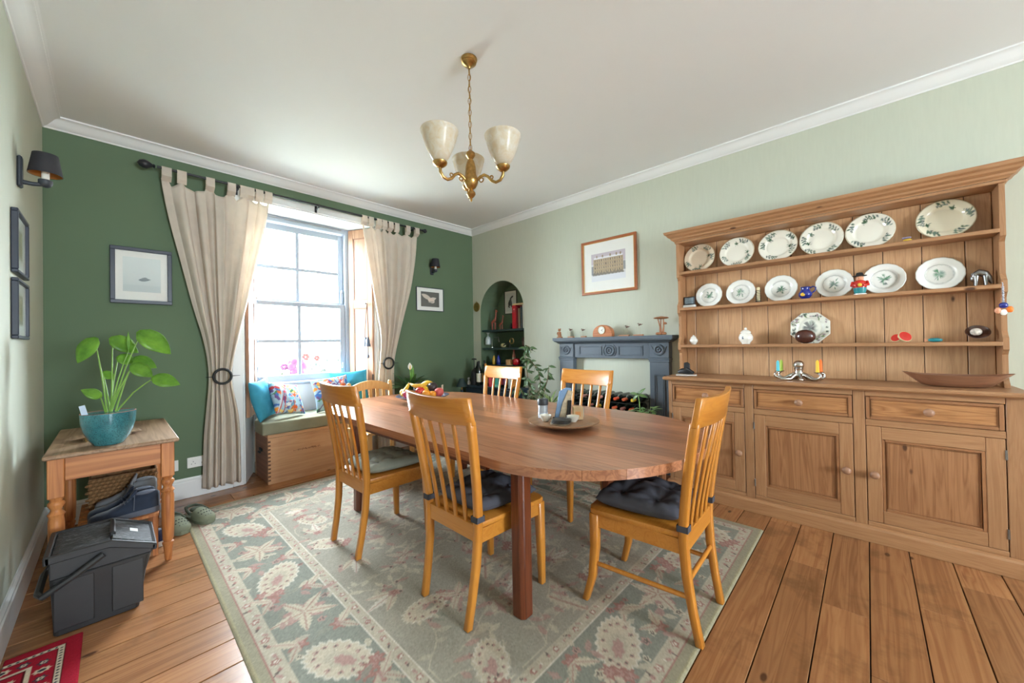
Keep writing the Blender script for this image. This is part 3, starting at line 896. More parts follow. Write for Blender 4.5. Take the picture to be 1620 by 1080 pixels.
def seat_pad(chair, name, label, mat, w0, w1, d, h, tufts, depth, sig, ripple, x0=0.02, ties=True, z=0.461):
    p = thing(name, label, 'cushion')
    p.matrix_world = Matrix.Translation(chair.location) @ Matrix.Rotation(chair.rotation_euler.z, 4, 'Z')
    p.location = chair.location; p.rotation_euler = chair.rotation_euler.copy(); p.location.z = z
    o = link_mesh('pad', pad_mesh('pad', w0, w1, d, h, tufts, depth, sig, ripple=ripple), mat, p); o.location = (x0, 0, 0)
    for tx, ty in tufts:
        bm = B(); ellipsoid(bm, (tx+x0, ty, h-depth+0.003), 0.008, 0.008, 0.004, 10, 6); done(bm, 'button', mat, p, smooth=60)
    if ties:
        for s in (-1, 1):
            bm = B(); x_, y_ = -0.197, s*0.189; a, b = 0.021, 0.020
            pts = [(x_-a, y_-b), (x_+a, y_-b), (x_+a, y_+b), (x_-a, y_+b)]
            for (p0, p1) in zip(pts, pts[1:]+pts[:1]):
                box(bm, min(p0[0], p1[0])-0.0015, max(p0[0], p1[0])+0.0015, min(p0[1], p1[1])-0.0015, max(p0[1], p1[1])+0.0015, 0.008, 0.034)
            done(bm, 'tie', mat, p)
    return p
t4 = [(-0.075, -0.085), (-0.075, 0.085), (0.085, -0.09), (0.085, 0.09)]
seat_pad(cB, 'seat_cushion', 'charcoal tufted seat cushion on the chair at the middle of the near table side', mCUSHD, 0.165, 0.20, 0.37, 0.085, t4, 0.030, 0.055, 0.004)
seat_pad(cC, 'seat_cushion', 'charcoal tufted seat cushion on the chair at the near rounded table end', mCUSHD, 0.168, 0.205, 0.385, 0.095, t4, 0.034, 0.058, 0.004)
t9 = [(x, y) for x in (-0.1, 0.02, 0.13) for y in (-0.1, 0, 0.1)]
seat_pad(cA, 'seat_cushion', 'grey-green quilted seat cushion on the chair nearest the window seat', mCUSHG, 0.17, 0.215, 0.385, 0.075, t9, 0.018, 0.036, 0.004, ties=False)
# ================================================================== DRESSER
DX, DYL, DYR = 3.18, 1.215, -0.585      # front plane, left and right ends
dr = thing('pine_dresser', 'large waxed pine dresser with plate rack against the pale green wall', 'dresser', (3.40, 0.315, 0))
OX, OY = 3.40, 0.315
def dpart(name, x0, x1, y0, y1, z0, z1, mat, par=dr, bev=0.003):
    bm = B()
    cx, cy, cz = (x0+x1)/2, (y0+y1)/2, (z0+z1)/2
    box(bm, x0-cx, x1-cx, y0-cy, y1-cy, z0-cz, z1-cz)
    o = done(bm, name, mat, par, bevel=bev)
    px, py, pz = (OX, OY, 0) if par is dr else par['org']
    o.location = (cx-px, cy-py, cz-pz)
    return o
XB = 3.598
# carcass
dpart('side_panel', DX+0.03, XB, DYL-0.02, DYL, 0.0, 0.925, mPINE_Z); dpart('side_panel', DX+0.03, XB, DYR, DYR+0.02, 0.0, 0.925, mPINE_Z)
dpart('back_panel', XB-0.012, XB-0.001, DYR+0.02, DYL-0.02, 0.02, 0.925, mPINE_Z)
dpart('bottom_board', DX+0.03, XB-0.012, DYR+0.02, DYL-0.02, 0.09, 0.11, mPINE_X)
dpart('worktop', DX-0.045, XB, DYR-0.03, DYL+0.035, 0.925, 0.953, mPINE_X, bev=0.009)
# plinth
bm = B(); prism(bm, [(DX-0.018-OX, 0.001), (DX-0.018-OX, 0.078), (DX-0.012-OX, 0.090), (DX+0.004-OX, 0.098), (DX+0.03-OX, 0.098), (DX+0.03-OX, 0.001)], 1, DYR-0.018-OY, DYL+0.018-OY)
done(bm, 'plinth', mPINE_X, dr)
# face frame
cols = [(1.187, 0.668), (0.609, 0.076), (0.018, -0.514)]
for a, b in ((DYL, 1.189), (0.666, 0.611), (0.074, 0.020), (-0.516, DYR)):
    dpart('stile', DX, DX+0.03, b, a, 0.098, 0.925, mPINE_Z)
for a, b in cols:
    dpart('rail', DX, DX+0.03, b-0.001, a+0.001, 0.889, 0.925, mPINE_X); dpart('rail', DX, DX+0.03, b-0.001, a+0.001, 0.708, 0.747, mPINE_X); dpart('rail', DX, DX+0.03, b-0.001, a+0.001, 0.098, 0.124, mPINE_X)
def moulding(par, x, y0, y1, z0, z1, w=0.012, d=0.007, mat=None):
    px, py, pz = par['org']
    bm = B()
    for a, b, c, e in ((y0, y0+w, z0, z1), (y1-w, y1, z0, z1), (y0+w, y1-w, z0, z0+w), (y0+w, y1-w, z1-w, z1)):
        box(bm, x-d-px, x-px, a-py, b-py, c-pz, e-pz)
    return done(bm, 'moulding', mat or mPINE_R, par, bevel=0.0025)
def knob(par, x, y, z, r=0.0235):
    px, py, pz = par['org']
    bm = B(); lathe(bm, [(r*0.55, 0), (r*0.42, 0.008), (r*0.5, 0.013), (r*0.95, 0.019), (r, 0.026), (r*0.8, 0.034), (r*0.3, 0.038)], 18, (x-px, y-py, z-pz), Matrix.Rotation(-PI/2, 4, 'Y'))
    return done(bm, 'knob', mKNOB, par, smooth=50)
for i, (a, b) in enumerate(cols):
    cy = (a+b)/2
    d = bpy.data.objects.new('drawer', None); COL.objects.link(d); d.parent = dr; d.location = (DX-OX, cy-OY, 0.818); d['org'] = (DX, cy, 0.818)
    dpart('drawer_front', DX+0.006, DX+0.028, b+0.002, a-0.002, 0.749, 0.887, mPINE_D, d)
    moulding(d, DX+0.006, b+0.003, a-0.003, 0.750, 0.886, w=0.017, d=0.006)
    moulding(d, DX+0.006, b+0.022, a-0.022, 0.769, 0.867, w=0.004, d=0.003)
    knob(d, DX+0.006, cy+(0.003 if i else 0), 0.817)
    e = bpy.data.objects.new('cupboard_door', None); COL.objects.link(e); e.parent = dr; e.location = (DX-OX, cy-OY, 0.41); e['org'] = (DX, cy, 0.41)
    z0, z1 = 0.126, 0.706
    st = 0.066
    dpart('stile', DX, DX+0.024, a-0.002-st, a-0.002, z0, z1, mPINE_Z, e); dpart('stile', DX, DX+0.024, b+0.002, b+0.002+st, z0, z1, mPINE_Z, e)
    dpart('rail', DX, DX+0.024, b+0.002+st, a-0.002-st, z1-0.075, z1, mPINE_X, e); dpart('rail', DX, DX+0.024, b+0.002+st, a-0.002-st, z0, z0+0.075, mPINE_X, e)
    dpart('door_panel', DX+0.011, DX+0.019, b+st, a-st, z0+0.073, z1-0.073, mPINE_P, e)
    moulding(e, DX+0.011, b+0.002+st, a-0.002-st, z0+0.075, z1-0.075, w=0.014, d=0.009)
    moulding(e, DX+0.011, b+0.022+st, a-0.022-st, z0+0.095, z1-0.095, w=0.003, d=0.003)
    ky = {0: b+0.035, 1: b+0.035, 2: a-0.035}[i]
    knob(e, DX, ky, 0.415)
    hy = {0: a, 1: a, 2: b}[i]
    for hz in (0.19, 0.60):
        dpart('hinge', DX-0.004, DX+0.004, hy-0.004, hy+0.004, hz, hz+0.05, mPEWTER, e, bev=0.001)
# plate rack
RXF, RYL, RYR = 3.42, 1.215, -0.562
shz = [(1.188, 1.212), (1.512, 1.536), (1.826, 1.850)]
def rack_side(y0, y1):
    prof = [(XB, 0.953)]
    f = RXF
    for zb, zt in ((0.953, 1.188), (1.212, 1.512), (1.536, 1.826), (1.850, 2.10)):
        ins = 0.03
        prof += [(f, zb), (f, zb+0.02), (f+ins*0.5, zb+0.035), (f+ins, zb+0.06), (f+ins, zt-0.05), (f+ins*0.5, zt-0.03), (f, zt-0.02), (f, zt)] if zb < 1.8 else [(f, zb), (f, zt)]
    prof += [(XB, 2.10)]
    bm = B(); prism(bm, [(x-OX, z) for x, z in prof], 1, y0-OY, y1-OY); return done(bm, 'rack_side', mPINE_Z, dr)
rack_side(RYL-0.022, RYL); rack_side(RYR-0.012, RYR+0.010)
gr = [1.193, 1.113, 0.932, 0.752, 0.573, 0.422, 0.244, 0.061, -0.086, -0.265, -0.445, -0.552]
for a, b in zip(gr, gr[1:]):
    dpart('back_board', XB-0.018, XB-0.004, b+0.0018, a-0.0018, 0.953, 2.10, mPINE_B, bev=0.003)
dpart('back_liner', XB-0.004, XB, RYR, RYL, 0.953, 2.10, mSUB, bev=0)
for zb, zt in shz:
    s_ = dpart('rack_shelf', RXF-0.004, XB-0.018, RYR+0.010, RYL-0.022, zb, zt, mPINE_X)
dpart('rack_top', RXF-0.01, XB, RYR-0.02, RYL+0.008, 2.1005, 2.118, mPINE_X)
# crown moulding, mitred at both ends
pr_ = [(0.0, 2.1185), (-0.006, 2.1185), (-0.010, 2.126), (-0.024, 2.134), (-0.028, 2.146), (-0.046, 2.158), (-0.052, 2.170), (-0.066, 2.180), (-0.072, 2.200), (0.0, 2.200)]
bm = B()
loft(bm, [[(XB-0.001-OX, RYL+0.008-d-OY, z) for d, z in pr_], [(RXF-0.01+d-OX, RYL+0.008-d-OY, z) for d, z in pr_], [(RXF-0.01+d-OX, RYR-0.02+d-OY, z) for d, z in pr_], [(XB-0.001-OX, RYR-0.02+d-OY, z) for d, z in pr_]])
done(bm, 'cornice', mPINE_X, dr)
for k in ('drawer', 'cupboard_door'):
    for o in bpy.data.objects:
        if o.name.split('.')[0] == k and 'org' in o: pass

# ---- plates (round; printed rims)
def plate_mesh(name, R, kind, seed, scallop=0.0):
    r = random.Random(seed)
    na, nr = 96, 22
    P = np.zeros((nr, na+1, 3)); C = np.zeros((nr, na+1, 3))
    cream = {'leaf': lin(232, 228, 214), 'posy': lin(232, 232, 226), 'scene': lin(228, 228, 216)}[kind]
    if seed == 1: cream = lin(222, 206, 182)
    if seed == 6: cream = lin(228, 220, 196)
    pt = Paint(2.0, 2.0, 140, 140, cream)
    g1, g2, gold = lin(62, 92, 70), lin(84, 100, 96), lin(176, 164, 130)
    if kind == 'leaf':
        for c in range(5):
            a0 = 2*PI*c/5+r.random()*0.7; n_ = r.choice((6, 7, 8)); ra = r.uniform(0.76, 0.84)
            arcp = [(1+ra*math.cos(a0+q*0.09), 1+ra*math.sin(a0+q*0.09)) for q in range(n_+1)]
            pt.line(arcp, 0.016, lin(104, 122, 104))
            for q in range(n_):
                a = a0+q*0.09+0.03; x, y = 1+ra*math.cos(a), 1+ra*math.sin(a)
                s_ = 1 if q % 2 else -1
                pt.leaf(x, y, a+PI/2+s_*(0.8+0.3*r.random()), 0.17, 0.09, r.choice((g1, g2, lin(104, 128, 112))))
                if q % 2: pt.ell(x-0.05*s_*math.cos(a), y-0.05*s_*math.sin(a), 0.022, 0.022, 0, lin(120, 134, 140))
        for c in range(2):
            a = r.random()*6.28; x, y = 1+0.60*math.cos(a), 1+0.60*math.sin(a)
            for q in range(5): pt.leaf(x, y, a+q*1.256, 0.13, 0.07, g1)
    elif kind == 'posy':
        for q in range(26):
            a = r.random()*6.28; d = r.random()**0.6*0.30
            x, y = 1+d*math.cos(a), 1+d*0.8*math.sin(a)
            pt.leaf(x, y, r.random()*6.28, 0.16, 0.07, r.choice((lin(78, 128, 96), lin(110, 150, 122), lin(86, 104, 100))))
        for q in range(5): pt.flower(1+r.uniform(-.14, .14), 1+r.uniform(-.12, .12), 0.06, lin(150, 176, 160), lin(96, 120, 120), 5)
    else:
        for q in range(70):
            a = r.random()*6.28; d = 0.84+r.uniform(-.10, .10)
            pt.leaf(1+d*math.cos(a), 1+d*math.sin(a), r.random()*6.28, 0.17, 0.09, r.choice((lin(118, 142, 92), lin(80, 92, 84), lin(150, 130, 140), lin(96, 110, 96))))
        pt.ell(1, 0.92, 0.5, 0.22, 0, lin(150, 160, 150), 0.8)
        for q in range(30): pt.ell(1+r.uniform(-.42, .42), 1.08+r.uniform(-.16, .2), 0.09, 0.07, 0, r.choice((lin(120, 120, 118), lin(140, 136, 136), lin(104, 112, 108))), 0.7, wob=0.2)
        for q in range(10): pt.line([(1+r.uniform(-.4, .4), 0.86), (1+r.uniform(-.4, .4), 0.82)], 0.03, lin(100, 96, 96))
    X, Y = pt.X-1, pt.Y-1; D = np.hypot(X, Y)
    if kind == 'posy':
        pt.put((slice(None), slice(None)), 1-np.abs(D-0.60)/0.03, lin(168, 172, 166))
    pt.put((slice(None), slice(None)), 1-np.abs(D-0.985)/0.035, gold if kind == 'leaf' else lin(214, 214, 204))
    pr = [(0.0, 0.004), (0.58, 0.004), (0.64, 0.010), (0.70, 0.016), (0.97, 0.024), (1.0, 0.022), (0.985, 0.018), (0.70, 0.009), (0.60, 0.0), (0.0, 0.0)]
    rr = [0.0, 0.15, 0.3, 0.42, 0.5, 0.58, 0.61, 0.64, 0.67, 0.70, 0.76, 0.82, 0.88, 0.93, 0.97, 1.0]
    prr = [p for p in pr[:6]]
    zz = [np.interp(x, [p[0] for p in prr], [p[1] for p in prr]) for x in rr]
    rr += [0.985, 0.85, 0.70, 0.60, 0.4, 0.0]; zz += [0.017, 0.012, 0.008, 0.0, 0.0, 0.0]
    for j, (x, z) in enumerate(zip(rr, zz)):
        for i in range(na+1):
            a = 2*PI*i/na
            q = x*(1+(scallop*abs(math.sin(a*8)) if x > 0.8 else 0))
            if kind == 'scene': q = x*(1.0/max(abs(math.cos(((a+PI/8) % (PI/4))-PI/8)), 0.1)*0.95 if x > 0.65 else 1)
            P[j, i] = (R*q*math.cos(a), R*q*math.sin(a), z)
            ix = int(min(139, max(0, (1+x*math.cos(a))/2*139))); iy = int(min(139, max(0, (1+x*math.sin(a))/2*139)))
            C[j, i] = pt.C[iy, ix] if j < 16 else cream
    return grid_mesh(name, P, C)
def stand_plate(name, label, R, kind, seed, y, zshelf, lean=0.20, group=None, scallop=0.0, spin=0.0):
    # local: disc in xy plane, face +z  ->  stands on its rim, face towards -X, leaning back
    rot = Matrix.Rotation(-(PI/2-lean), 4, 'Y')
    # which way is "up" on the plate: turn local +x up
    rim = Vector(rot @ Vector((-R, 0, 0)))
    o = link_mesh(name, plate_mesh(name, R, kind, seed, scallop), mPLATE)
    # face normal after rotation
    nrm = rot @ Vector((0, 0, 1))
    xw = XB-0.020
    o.matrix_world = Matrix.Translation((0, 0, 0)) @ rot @ Matrix.Rotation(spin, 4, 'Z')
    low = min((o.matrix_world @ v.co).z for v in o.data.vertices); back = max((o.matrix_world @ v.co).x for v in o.data.vertices)
    o.matrix_world = Matrix.Translation((xw-back, y, zshelf-low+0.0005)) @ o.matrix_world
    prop(o, label, 'plate', group)
    return o
s1z, s2z, s3z = shz[2][1], shz[1][1], shz[0][1]
g = 'leaf-rimmed plates on the top dresser shelf'
T1 = ['leftmost of the leaf-rimmed plates on the top dresser shelf, with a tan tinted centre', 'second leaf-rimmed plate from the left on the top dresser shelf', 'third leaf-rimmed plate from the left on the top dresser shelf', 'fourth leaf-rimmed plate from the left on the top dresser shelf', 'leaf-rimmed plate on the top dresser shelf, just left of the bee ornament', 'rightmost leaf-rimmed plate on the top dresser shelf, right of the bee ornament']
for i, y in enumerate((1.063, 0.774, 0.494, 0.232, -0.025, -0.365)):
    stand_plate('dinner_plate', T1[i], 0.1265, 'leaf', i+1, y, s1z, group=g, spin=i*1.1)
g = 'green posy plates on the middle dresser shelf'
T2 = ['leftmost green posy plate on the middle dresser shelf, beside the small picture frame', 'green posy plate on the middle dresser shelf, left of the coil candle holder', 'green posy plate on the middle dresser shelf, left of the blue jug', 'green posy plate on the middle dresser shelf, between blue jug and hatted figurine', 'green posy plate on the middle dresser shelf, right behind the hatted figurine', 'rightmost green posy plate on the middle dresser shelf, beside the pewter animal']
for i, y in enumerate((0.992, 0.752, 0.479, 0.166, -0.088, -0.337)):
    stand_plate('side_plate', T2[i], 0.104, 'posy', i+20, y, s2z, group=g, scallop=0.018)
stand_plate('octagonal_platter', 'octagonal platter with landscape print on the lower dresser shelf', 0.122, 'scene', 40, 0.308, s3z)

# ---- ornaments on the dresser
def lth(name, label, cat, prof, loc, mat, n=24, parent=None):
    bm = B(); lathe(bm, prof, n); o = done(bm, name, mat, parent, smooth=45); o.location = loc
    if parent is None: prop(o, label, cat)
    return o
mCHINA = plain('white_china', lin(232, 230, 222), 0.2, var=0.03, coat=0.4)
mCOCO = plain('dark_coconut_shell', lin(74, 42, 34), 0.25, var=0.15, vscale=40, coat=0.4)
mBLUE = plain('cobalt_glaze', lin(30, 44, 128), 0.15, var=0.25, vscale=30, coat=0.5)
mRED = plain('red_glaze', lin(196, 50, 40), 0.25, var=0.1, coat=0.3)
mYEL = plain('yellow_paint', lin(226, 186, 54), 0.4, var=0.1)
mSKIN = plain('painted_flesh', lin(214, 150, 116), 0.4)
mGRN = plain('green_paint', lin(74, 120, 60), 0.4)
mORANGE = plain('orange_wax', lin(236, 118, 26), 0.5)
mBRN = plain('brown_glaze', lin(84, 56, 46), 0.3, var=0.2, vscale=40, coat=0.3)
mTEALG = plain('teal_glaze', lin(40, 130, 136), 0.3, var=0.2, vscale=60)
mDWOOD = wood('dark_turned_wood', lin(92, 56, 36), lin(140, 94, 64), 0, ring=12, rough=0.4)
mBOAT = wood('boat_bowl_wood', lin(112, 74, 52), lin(146, 102, 76), 1, ring=8, rough=0.35, vary=0.02, fine=0.15, contrast=0.6)

a = thing('ginger_jar', 'tiny white lidded jar at the left end of the lower dresser shelf', 'jar', (3.50, 1.110, s3z))
lth('body', None, None, [(0.016, 0.0005), (0.018, 0.004), (0.033, 0.026), (0.034, 0.04), (0.024, 0.056), (0.020, 0.06)], (0, 0, 0), mCHINA, parent=a)
lth('lid', None, None, [(0.022, 0.06), (0.021, 0.066), (0.012, 0.072), (0.006, 0.082), (0.001, 0.084)], (0, 0, 0), mCHINA, parent=a)
a = thing('sugar_bowl', 'round white lidded sugar bowl on the lower dresser shelf', 'bowl', (3.50, 0.712, s3z))
lth('body', None, None, [(0.028, 0.0005), (0.029, 0.008), (0.048, 0.034), (0.051, 0.055), (0.042, 0.078), (0.034, 0.086), (0.036, 0.092)], (0, 0, 0), mCHINA, parent=a)
lth('lid', None, None, [(0.038, 0.092), (0.036, 0.098), (0.024, 0.110), (0.008, 0.116), (0.010, 0.126), (0.007, 0.132), (0.001, 0.134)], (0, 0, 0), mCHINA, parent=a)
bm = B(); ellipsoid(bm, (-0.046, 0.01, 0.05), 0.004, 0.009, 0.013, 10, 6); done(bm, 'motif', plain('grey_blue_print', lin(110, 120, 136), 0.3), a)
bm = B(); rings = []
lathe(bm, [(0.002, -0.062), (0.022, -0.058), (0.040, -0.040), (0.049, -0.012), (0.049, 0.012), (0.040, 0.040), (0.022, 0.058), (0.002, 0.062)], 24, (0, 0, 0), Matrix.Rotation(PI/2, 4, 'X'))
bmesh.ops.scale(bm, vec=(1, 0.98, 1.04), verts=bm.verts)
o = done(bm, 'coconut_shell', mCOCO, smooth=60); o.location = (3.475, 0.330, s3z+0.052); prop(o, 'glossy dark brown egg shape in front of the octagonal platter', 'ornament')
a = thing('split_fruit_ornament', 'red and cream split fruit ornament on the lower dresser shelf', 'ornament', (3.49, -0.158, s3z))
for s, (dy, dz, rx) in enumerate(((0.022, 0.026, 0.028), (-0.018, 0.034, 0.036))):
    rot = Matrix.Rotation(-PI/2+0.5, 4, 'Y') @ Matrix.Rotation(0.5*(s*2-1), 4, 'X')
    bm = B(); lathe(bm, [(rx*0.4, -rx*0.8), (rx*0.85, -rx*0.45), (rx, 0.0), (rx*0.93, 0.003)], 18, (0, dy, dz+0.004), rot); done(bm, 'shell', plain('cream_fruit_skin', lin(206, 188, 140), 0.5) if s == 0 else MATS['cream_fruit_skin'], a, smooth=60)
    bm = B(); lathe(bm, [(rx*0.90, 0.004), (rx*0.7, 0.003), (rx*0.4, 0.0), (0.001, -0.002)], 18, (0, dy, dz+0.004), rot); done(bm, 'flesh', mRED, a, smooth=60)
a = thing('fish_ornament', 'small teal fish shaped ornament lying on the lower dresser shelf', 'ornament', (3.48, -0.304, s3z))
bm = B(); ellipsoid(bm, (0, 0, 0.0135), 0.016, 0.032, 0.013, 16, 8); done(bm, 'body', mTEALG, a, smooth=60)
bm = B(); prism(bm, [(0.028, 0.012), (0.045, 0.024), (0.045, 0.002)], 0, -0.004, 0.004); done(bm, 'tail', mSKIN, a)
a = thing('brown_dish', 'round brown dish with pale patterned ball at the right end of the lower shelf', 'dish', (3.505, -0.475, s3z))
rot = Matrix.Rotation(-0.9, 4, 'Y')
bm = B(); lathe(bm, [(0.022, 0.0), (0.040, 0.006), (0.050, 0.020), (0.047, 0.022), (0.036, 0.011), (0.002, 0.006)], 24, (0.016, 0, 0.046), rot); done(bm, 'dish', mBRN, a, smooth=60)
bm = B(); ellipsoid(bm, (-0.012, 0.008, 0.058), 0.022, 0.024, 0.022, 16, 10); done(bm, 'ball', plain('speckled_cream', lin(206, 196, 184), 0.4, var=0.4, vscale=90), a, smooth=60)
# middle shelf
a = thing('picture_frame', 'tiny black framed picture on a white block, left end of middle dresser shelf', 'picture', (3.50, 1.138, s2z))
bm = B(); box(bm, -0.018, 0.018, -0.05, 0.05, 0.0005, 0.026); done(bm, 'block', mPLASTIC_W, a, bevel=0.002)
bm = B(); box(bm, -0.006, 0.006, -0.046, 0.046, 0.0265, 0.098); done(bm, 'frame', mBLACK, a, bevel=0.002)
bm = B(); box(bm, -0.0075, -0.0062, -0.037, 0.037, 0.036, 0.089); done(bm, 'picture', plain('blue_grey_photo', lin(122, 138, 146), 0.3, var=0.3, vscale=50), a)
a = thing('coil_candle_holder', 'black wire coil candle holder on the middle dresser shelf', 'candle holder', (3.49, 0.618, s2z))
bm = B(); tube(bm, [(0.018*math.cos(q*0.5), 0.018*math.sin(q*0.5), 0.012+q*0.001) for q in range(90)], 0.0022, 6); done(bm, 'coil', mIRON, a, smooth=60)
bm = B(); lathe(bm, [(0.045, 0.0005), (0.046, 0.004), (0.020, 0.008), (0.018, 0.012)], 20); done(bm, 'base', mIRON, a)
bm = B(); lathe(bm, [(0.011, 0.0125), (0.011, 0.118), (0.004, 0.124)], 14); done(bm, 'candle', plain('ivory_wax', lin(222, 204, 160), 0.5), a, smooth=40)
a = thing('blue_jug', 'cobalt blue jug with handle on the middle dresser shelf', 'jug', (3.49, 0.325, s2z))
bm = B(); lathe(bm, [(0.020, 0.0005), (0.023, 0.005), (0.040, 0.025), (0.042, 0.042), (0.030, 0.062), (0.024, 0.074), (0.030, 0.090), (0.027, 0.089), (0.020, 0.074), (0.002, 0.07)], 22); done(bm, 'body', mBLUE, a, smooth=50)
bm = B(); tube(bm, [(0, -0.026, 0.080), (0, -0.045, 0.090), (0, -0.060, 0.082), (0, -0.058, 0.060), (0, -0.040, 0.045)], 0.005, 8); done(bm, 'handle', mBLUE, a, smooth=60)
bm = B(); ellipsoid(bm, (-0.036, 0.008, 0.034), 0.006, 0.018, 0.014, 12, 6); done(bm, 'fruit_motif', mYEL, a, smooth=60)
a = thing('figurine', 'painted pottery figurine in a black tricorn hat and red coat on the middle shelf', 'figurine', (3.47, 0.03, s2z))
lth('base', None, None, [(0.034, 0.0005), (0.034, 0.008), (0.026, 0.012)], (0, 0, 0), mCHINA, parent=a)
lth('breeches', None, None, [(0.028, 0.0125), (0.032, 0.03), (0.034, 0.048)], (0, 0, 0), mTEALG, parent=a)
lth('coat', None, None, [(0.034, 0.0485), (0.037, 0.07), (0.034, 0.088), (0.020, 0.098)], (0, 0, 0), mRED, parent=a)
for s in (-1, 1):
    bm = B(); tube(bm, [(-0.004, s*0.034, 0.088), (-0.018, s*0.040, 0.066), (-0.034, s*0.016, 0.062)], [0.010, 0.010, 0.008], 8); done(bm, 'arm', mRED, a, smooth=60)
bm = B(); ellipsoid(bm, (-0.034, 0, 0.066), 0.008, 0.012, 0.012, 10, 8); done(bm, 'mug', mYEL, a, smooth=60)
bm = B(); ellipsoid(bm, (-0.002, 0, 0.112), 0.020, 0.021, 0.022, 14, 10); ellipsoid(bm, (-0.022, 0, 0.111), 0.005, 0.005, 0.006, 8, 6); done(bm, 'head', mSKIN, a, smooth=60)
bm = B(); lathe(bm, [(0.042, 0.124), (0.044, 0.130), (0.024, 0.133), (0.018, 0.150), (0.002, 0.153)], 3); bmesh.ops.rotate(bm, verts=bm.verts, cent=(0, 0, 0), matrix=Matrix.Rotation(0.0, 3, 'Z')); done(bm, 'hat', mIRON, a, bevel=0.004)
# bee, pewter animal, hanging ornament
a = thing('bee_ornament', 'small winged bee ornament on the top dresser shelf', 'ornament', (3.48, -0.198, s1z))
bm = B(); ellipsoid(bm, (0, 0, 0.012), 0.010, 0.020, 0.0115, 12, 8); done(bm, 'body', mYEL, a, smooth=60)
for s in (-1, 1):
    bm = B(); ellipsoid(bm, (s*0.008, 0.004, 0.029), 0.006, 0.022, 0.005, 10, 6); done(bm, 'wing', plain('lilac_wing', lin(150, 140, 170), 0.3) if s < 0 else MATS['lilac_wing'], a, smooth=60)
a = thing('pewter_animal', 'grey pewter animal statuette at the right end of the middle shelf', 'statuette', (3.49, -0.49, s2z))
bm = B(); tube(bm, [(0, 0.028, 0.045), (0, 0.022, 0.07), (0, 0.006, 0.082), (0, -0.014, 0.072), (0, -0.030, 0.045), (0, -0.040, 0.012)], [0.010, 0.017, 0.020, 0.020, 0.014, 0.005], 10); ellipsoid(bm, (0, 0.028, 0.050), 0.013, 0.013, 0.020, 12, 8)
for x in (-0.009, 0.009):
    tube(bm, [(x, 0.018, 0.062), (x, 0.020, 0.0005)], [0.010, 0.006], 8); tube(bm, [(x, -0.016, 0.06), (x, -0.018, 0.0005)], [0.011, 0.006], 8)
done(bm, 'body', mPEWTER, a, smooth=60)
a = thing('hanging_charm', 'beaded hanging charm with blue ball and shells on the right dresser upright', 'ornament', (3.400, -0.553, 1.42))
bm = B(); tube(bm, [(0.006, 0.0, 0.122), (-0.004, 0.0, 0.118), (-0.006, 0.0, 0.02)], 0.002, 6)
for q in range(9): ellipsoid(bm, (-0.005, 0, 0.095-q*0.010), 0.005, 0.005, 0.005, 8, 6)
done(bm, 'bead_string', plain('mixed_beads', lin(170, 176, 190), 0.3, var=0.5, vscale=140), a, smooth=60)
bm = B(); ellipsoid(bm, (-0.006, 0, -0.006), 0.014, 0.017, 0.017, 14, 10); done(bm, 'ball', mBLUE, a, smooth=60)
for i, (dy, dz, m_) in enumerate(((-0.022, -0.03, mORANGE), (0.0, -0.045, mCHINA), (0.020, -0.034, mSKIN))):
    bm = B(); ellipsoid(bm, (-0.006, dy, dz), 0.007, 0.013, 0.018, 10, 8); done(bm, 'shell', m_, a, smooth=60)
# worktop: paper, black pouch, octopus candelabra, boat bowl
CT = 0.953
bm = B(); box(bm, -0.055, 0.055, -0.08, 0.08, 0.0005, 0.006); o = done(bm, 'paper_pad', mPLASTIC_W, bevel=0.001); o.location = (3.36, 1.13, CT); o.rotation_euler.z = 0.3; prop(o, 'white paper pad under the black pouch at the left end of the worktop', 'paper')
a = thing('black_pouch', 'crumpled black pouch with upright flap on the left end of the worktop', 'pouch', (3.36, 1.135, CT+0.0065))
bm = B(); tube(bm, [(0, 0.06, 0.018), (0, 0.03, 0.026), (0, 0.0, 0.03), (0.005, -0.03, 0.024), (0.0, -0.062, 0.016)], [0.014, 0.024, 0.027, 0.023, 0.012], 12); done(bm, 'body', plain('black_leather', (0.012, 0.012, 0.014), 0.5, bmp=0.4, bscale=60), a, smooth=60)
bm = B(); prism(bm, [(-0.03, 0.03), (0.02, 0.03), (0.018, 0.098), (-0.012, 0.105), (-0.03, 0.09)], 0, 0.010, 0.022); done(bm, 'flap', MATS['black_leather'], a, bevel=0.004)
bm = B(); tube(bm, [(-0.01, -0.01, 0.05), (-0.02, -0.04, 0.04), (-0.02, -0.07, 0.015)], 0.010, 8); done(bm, 'strap', MATS['black_leather'], a, smooth=60)
a = thing('octopus_candelabra', 'silver octopus candelabra in the middle of the dresser worktop', 'candelabra', (3.35, 0.359, CT))
bm = B(); ellipsoid(bm, (0, 0, 0.108), 0.034, 0.034, 0.032, 18, 12); lathe(bm, [(0.030, 0.085), (0.024, 0.065), (0.030, 0.045), (0.034, 0.032), (0.012, 0.026)], 16); done(bm, 'head', mSILVER, a, smooth=60)
cand = []
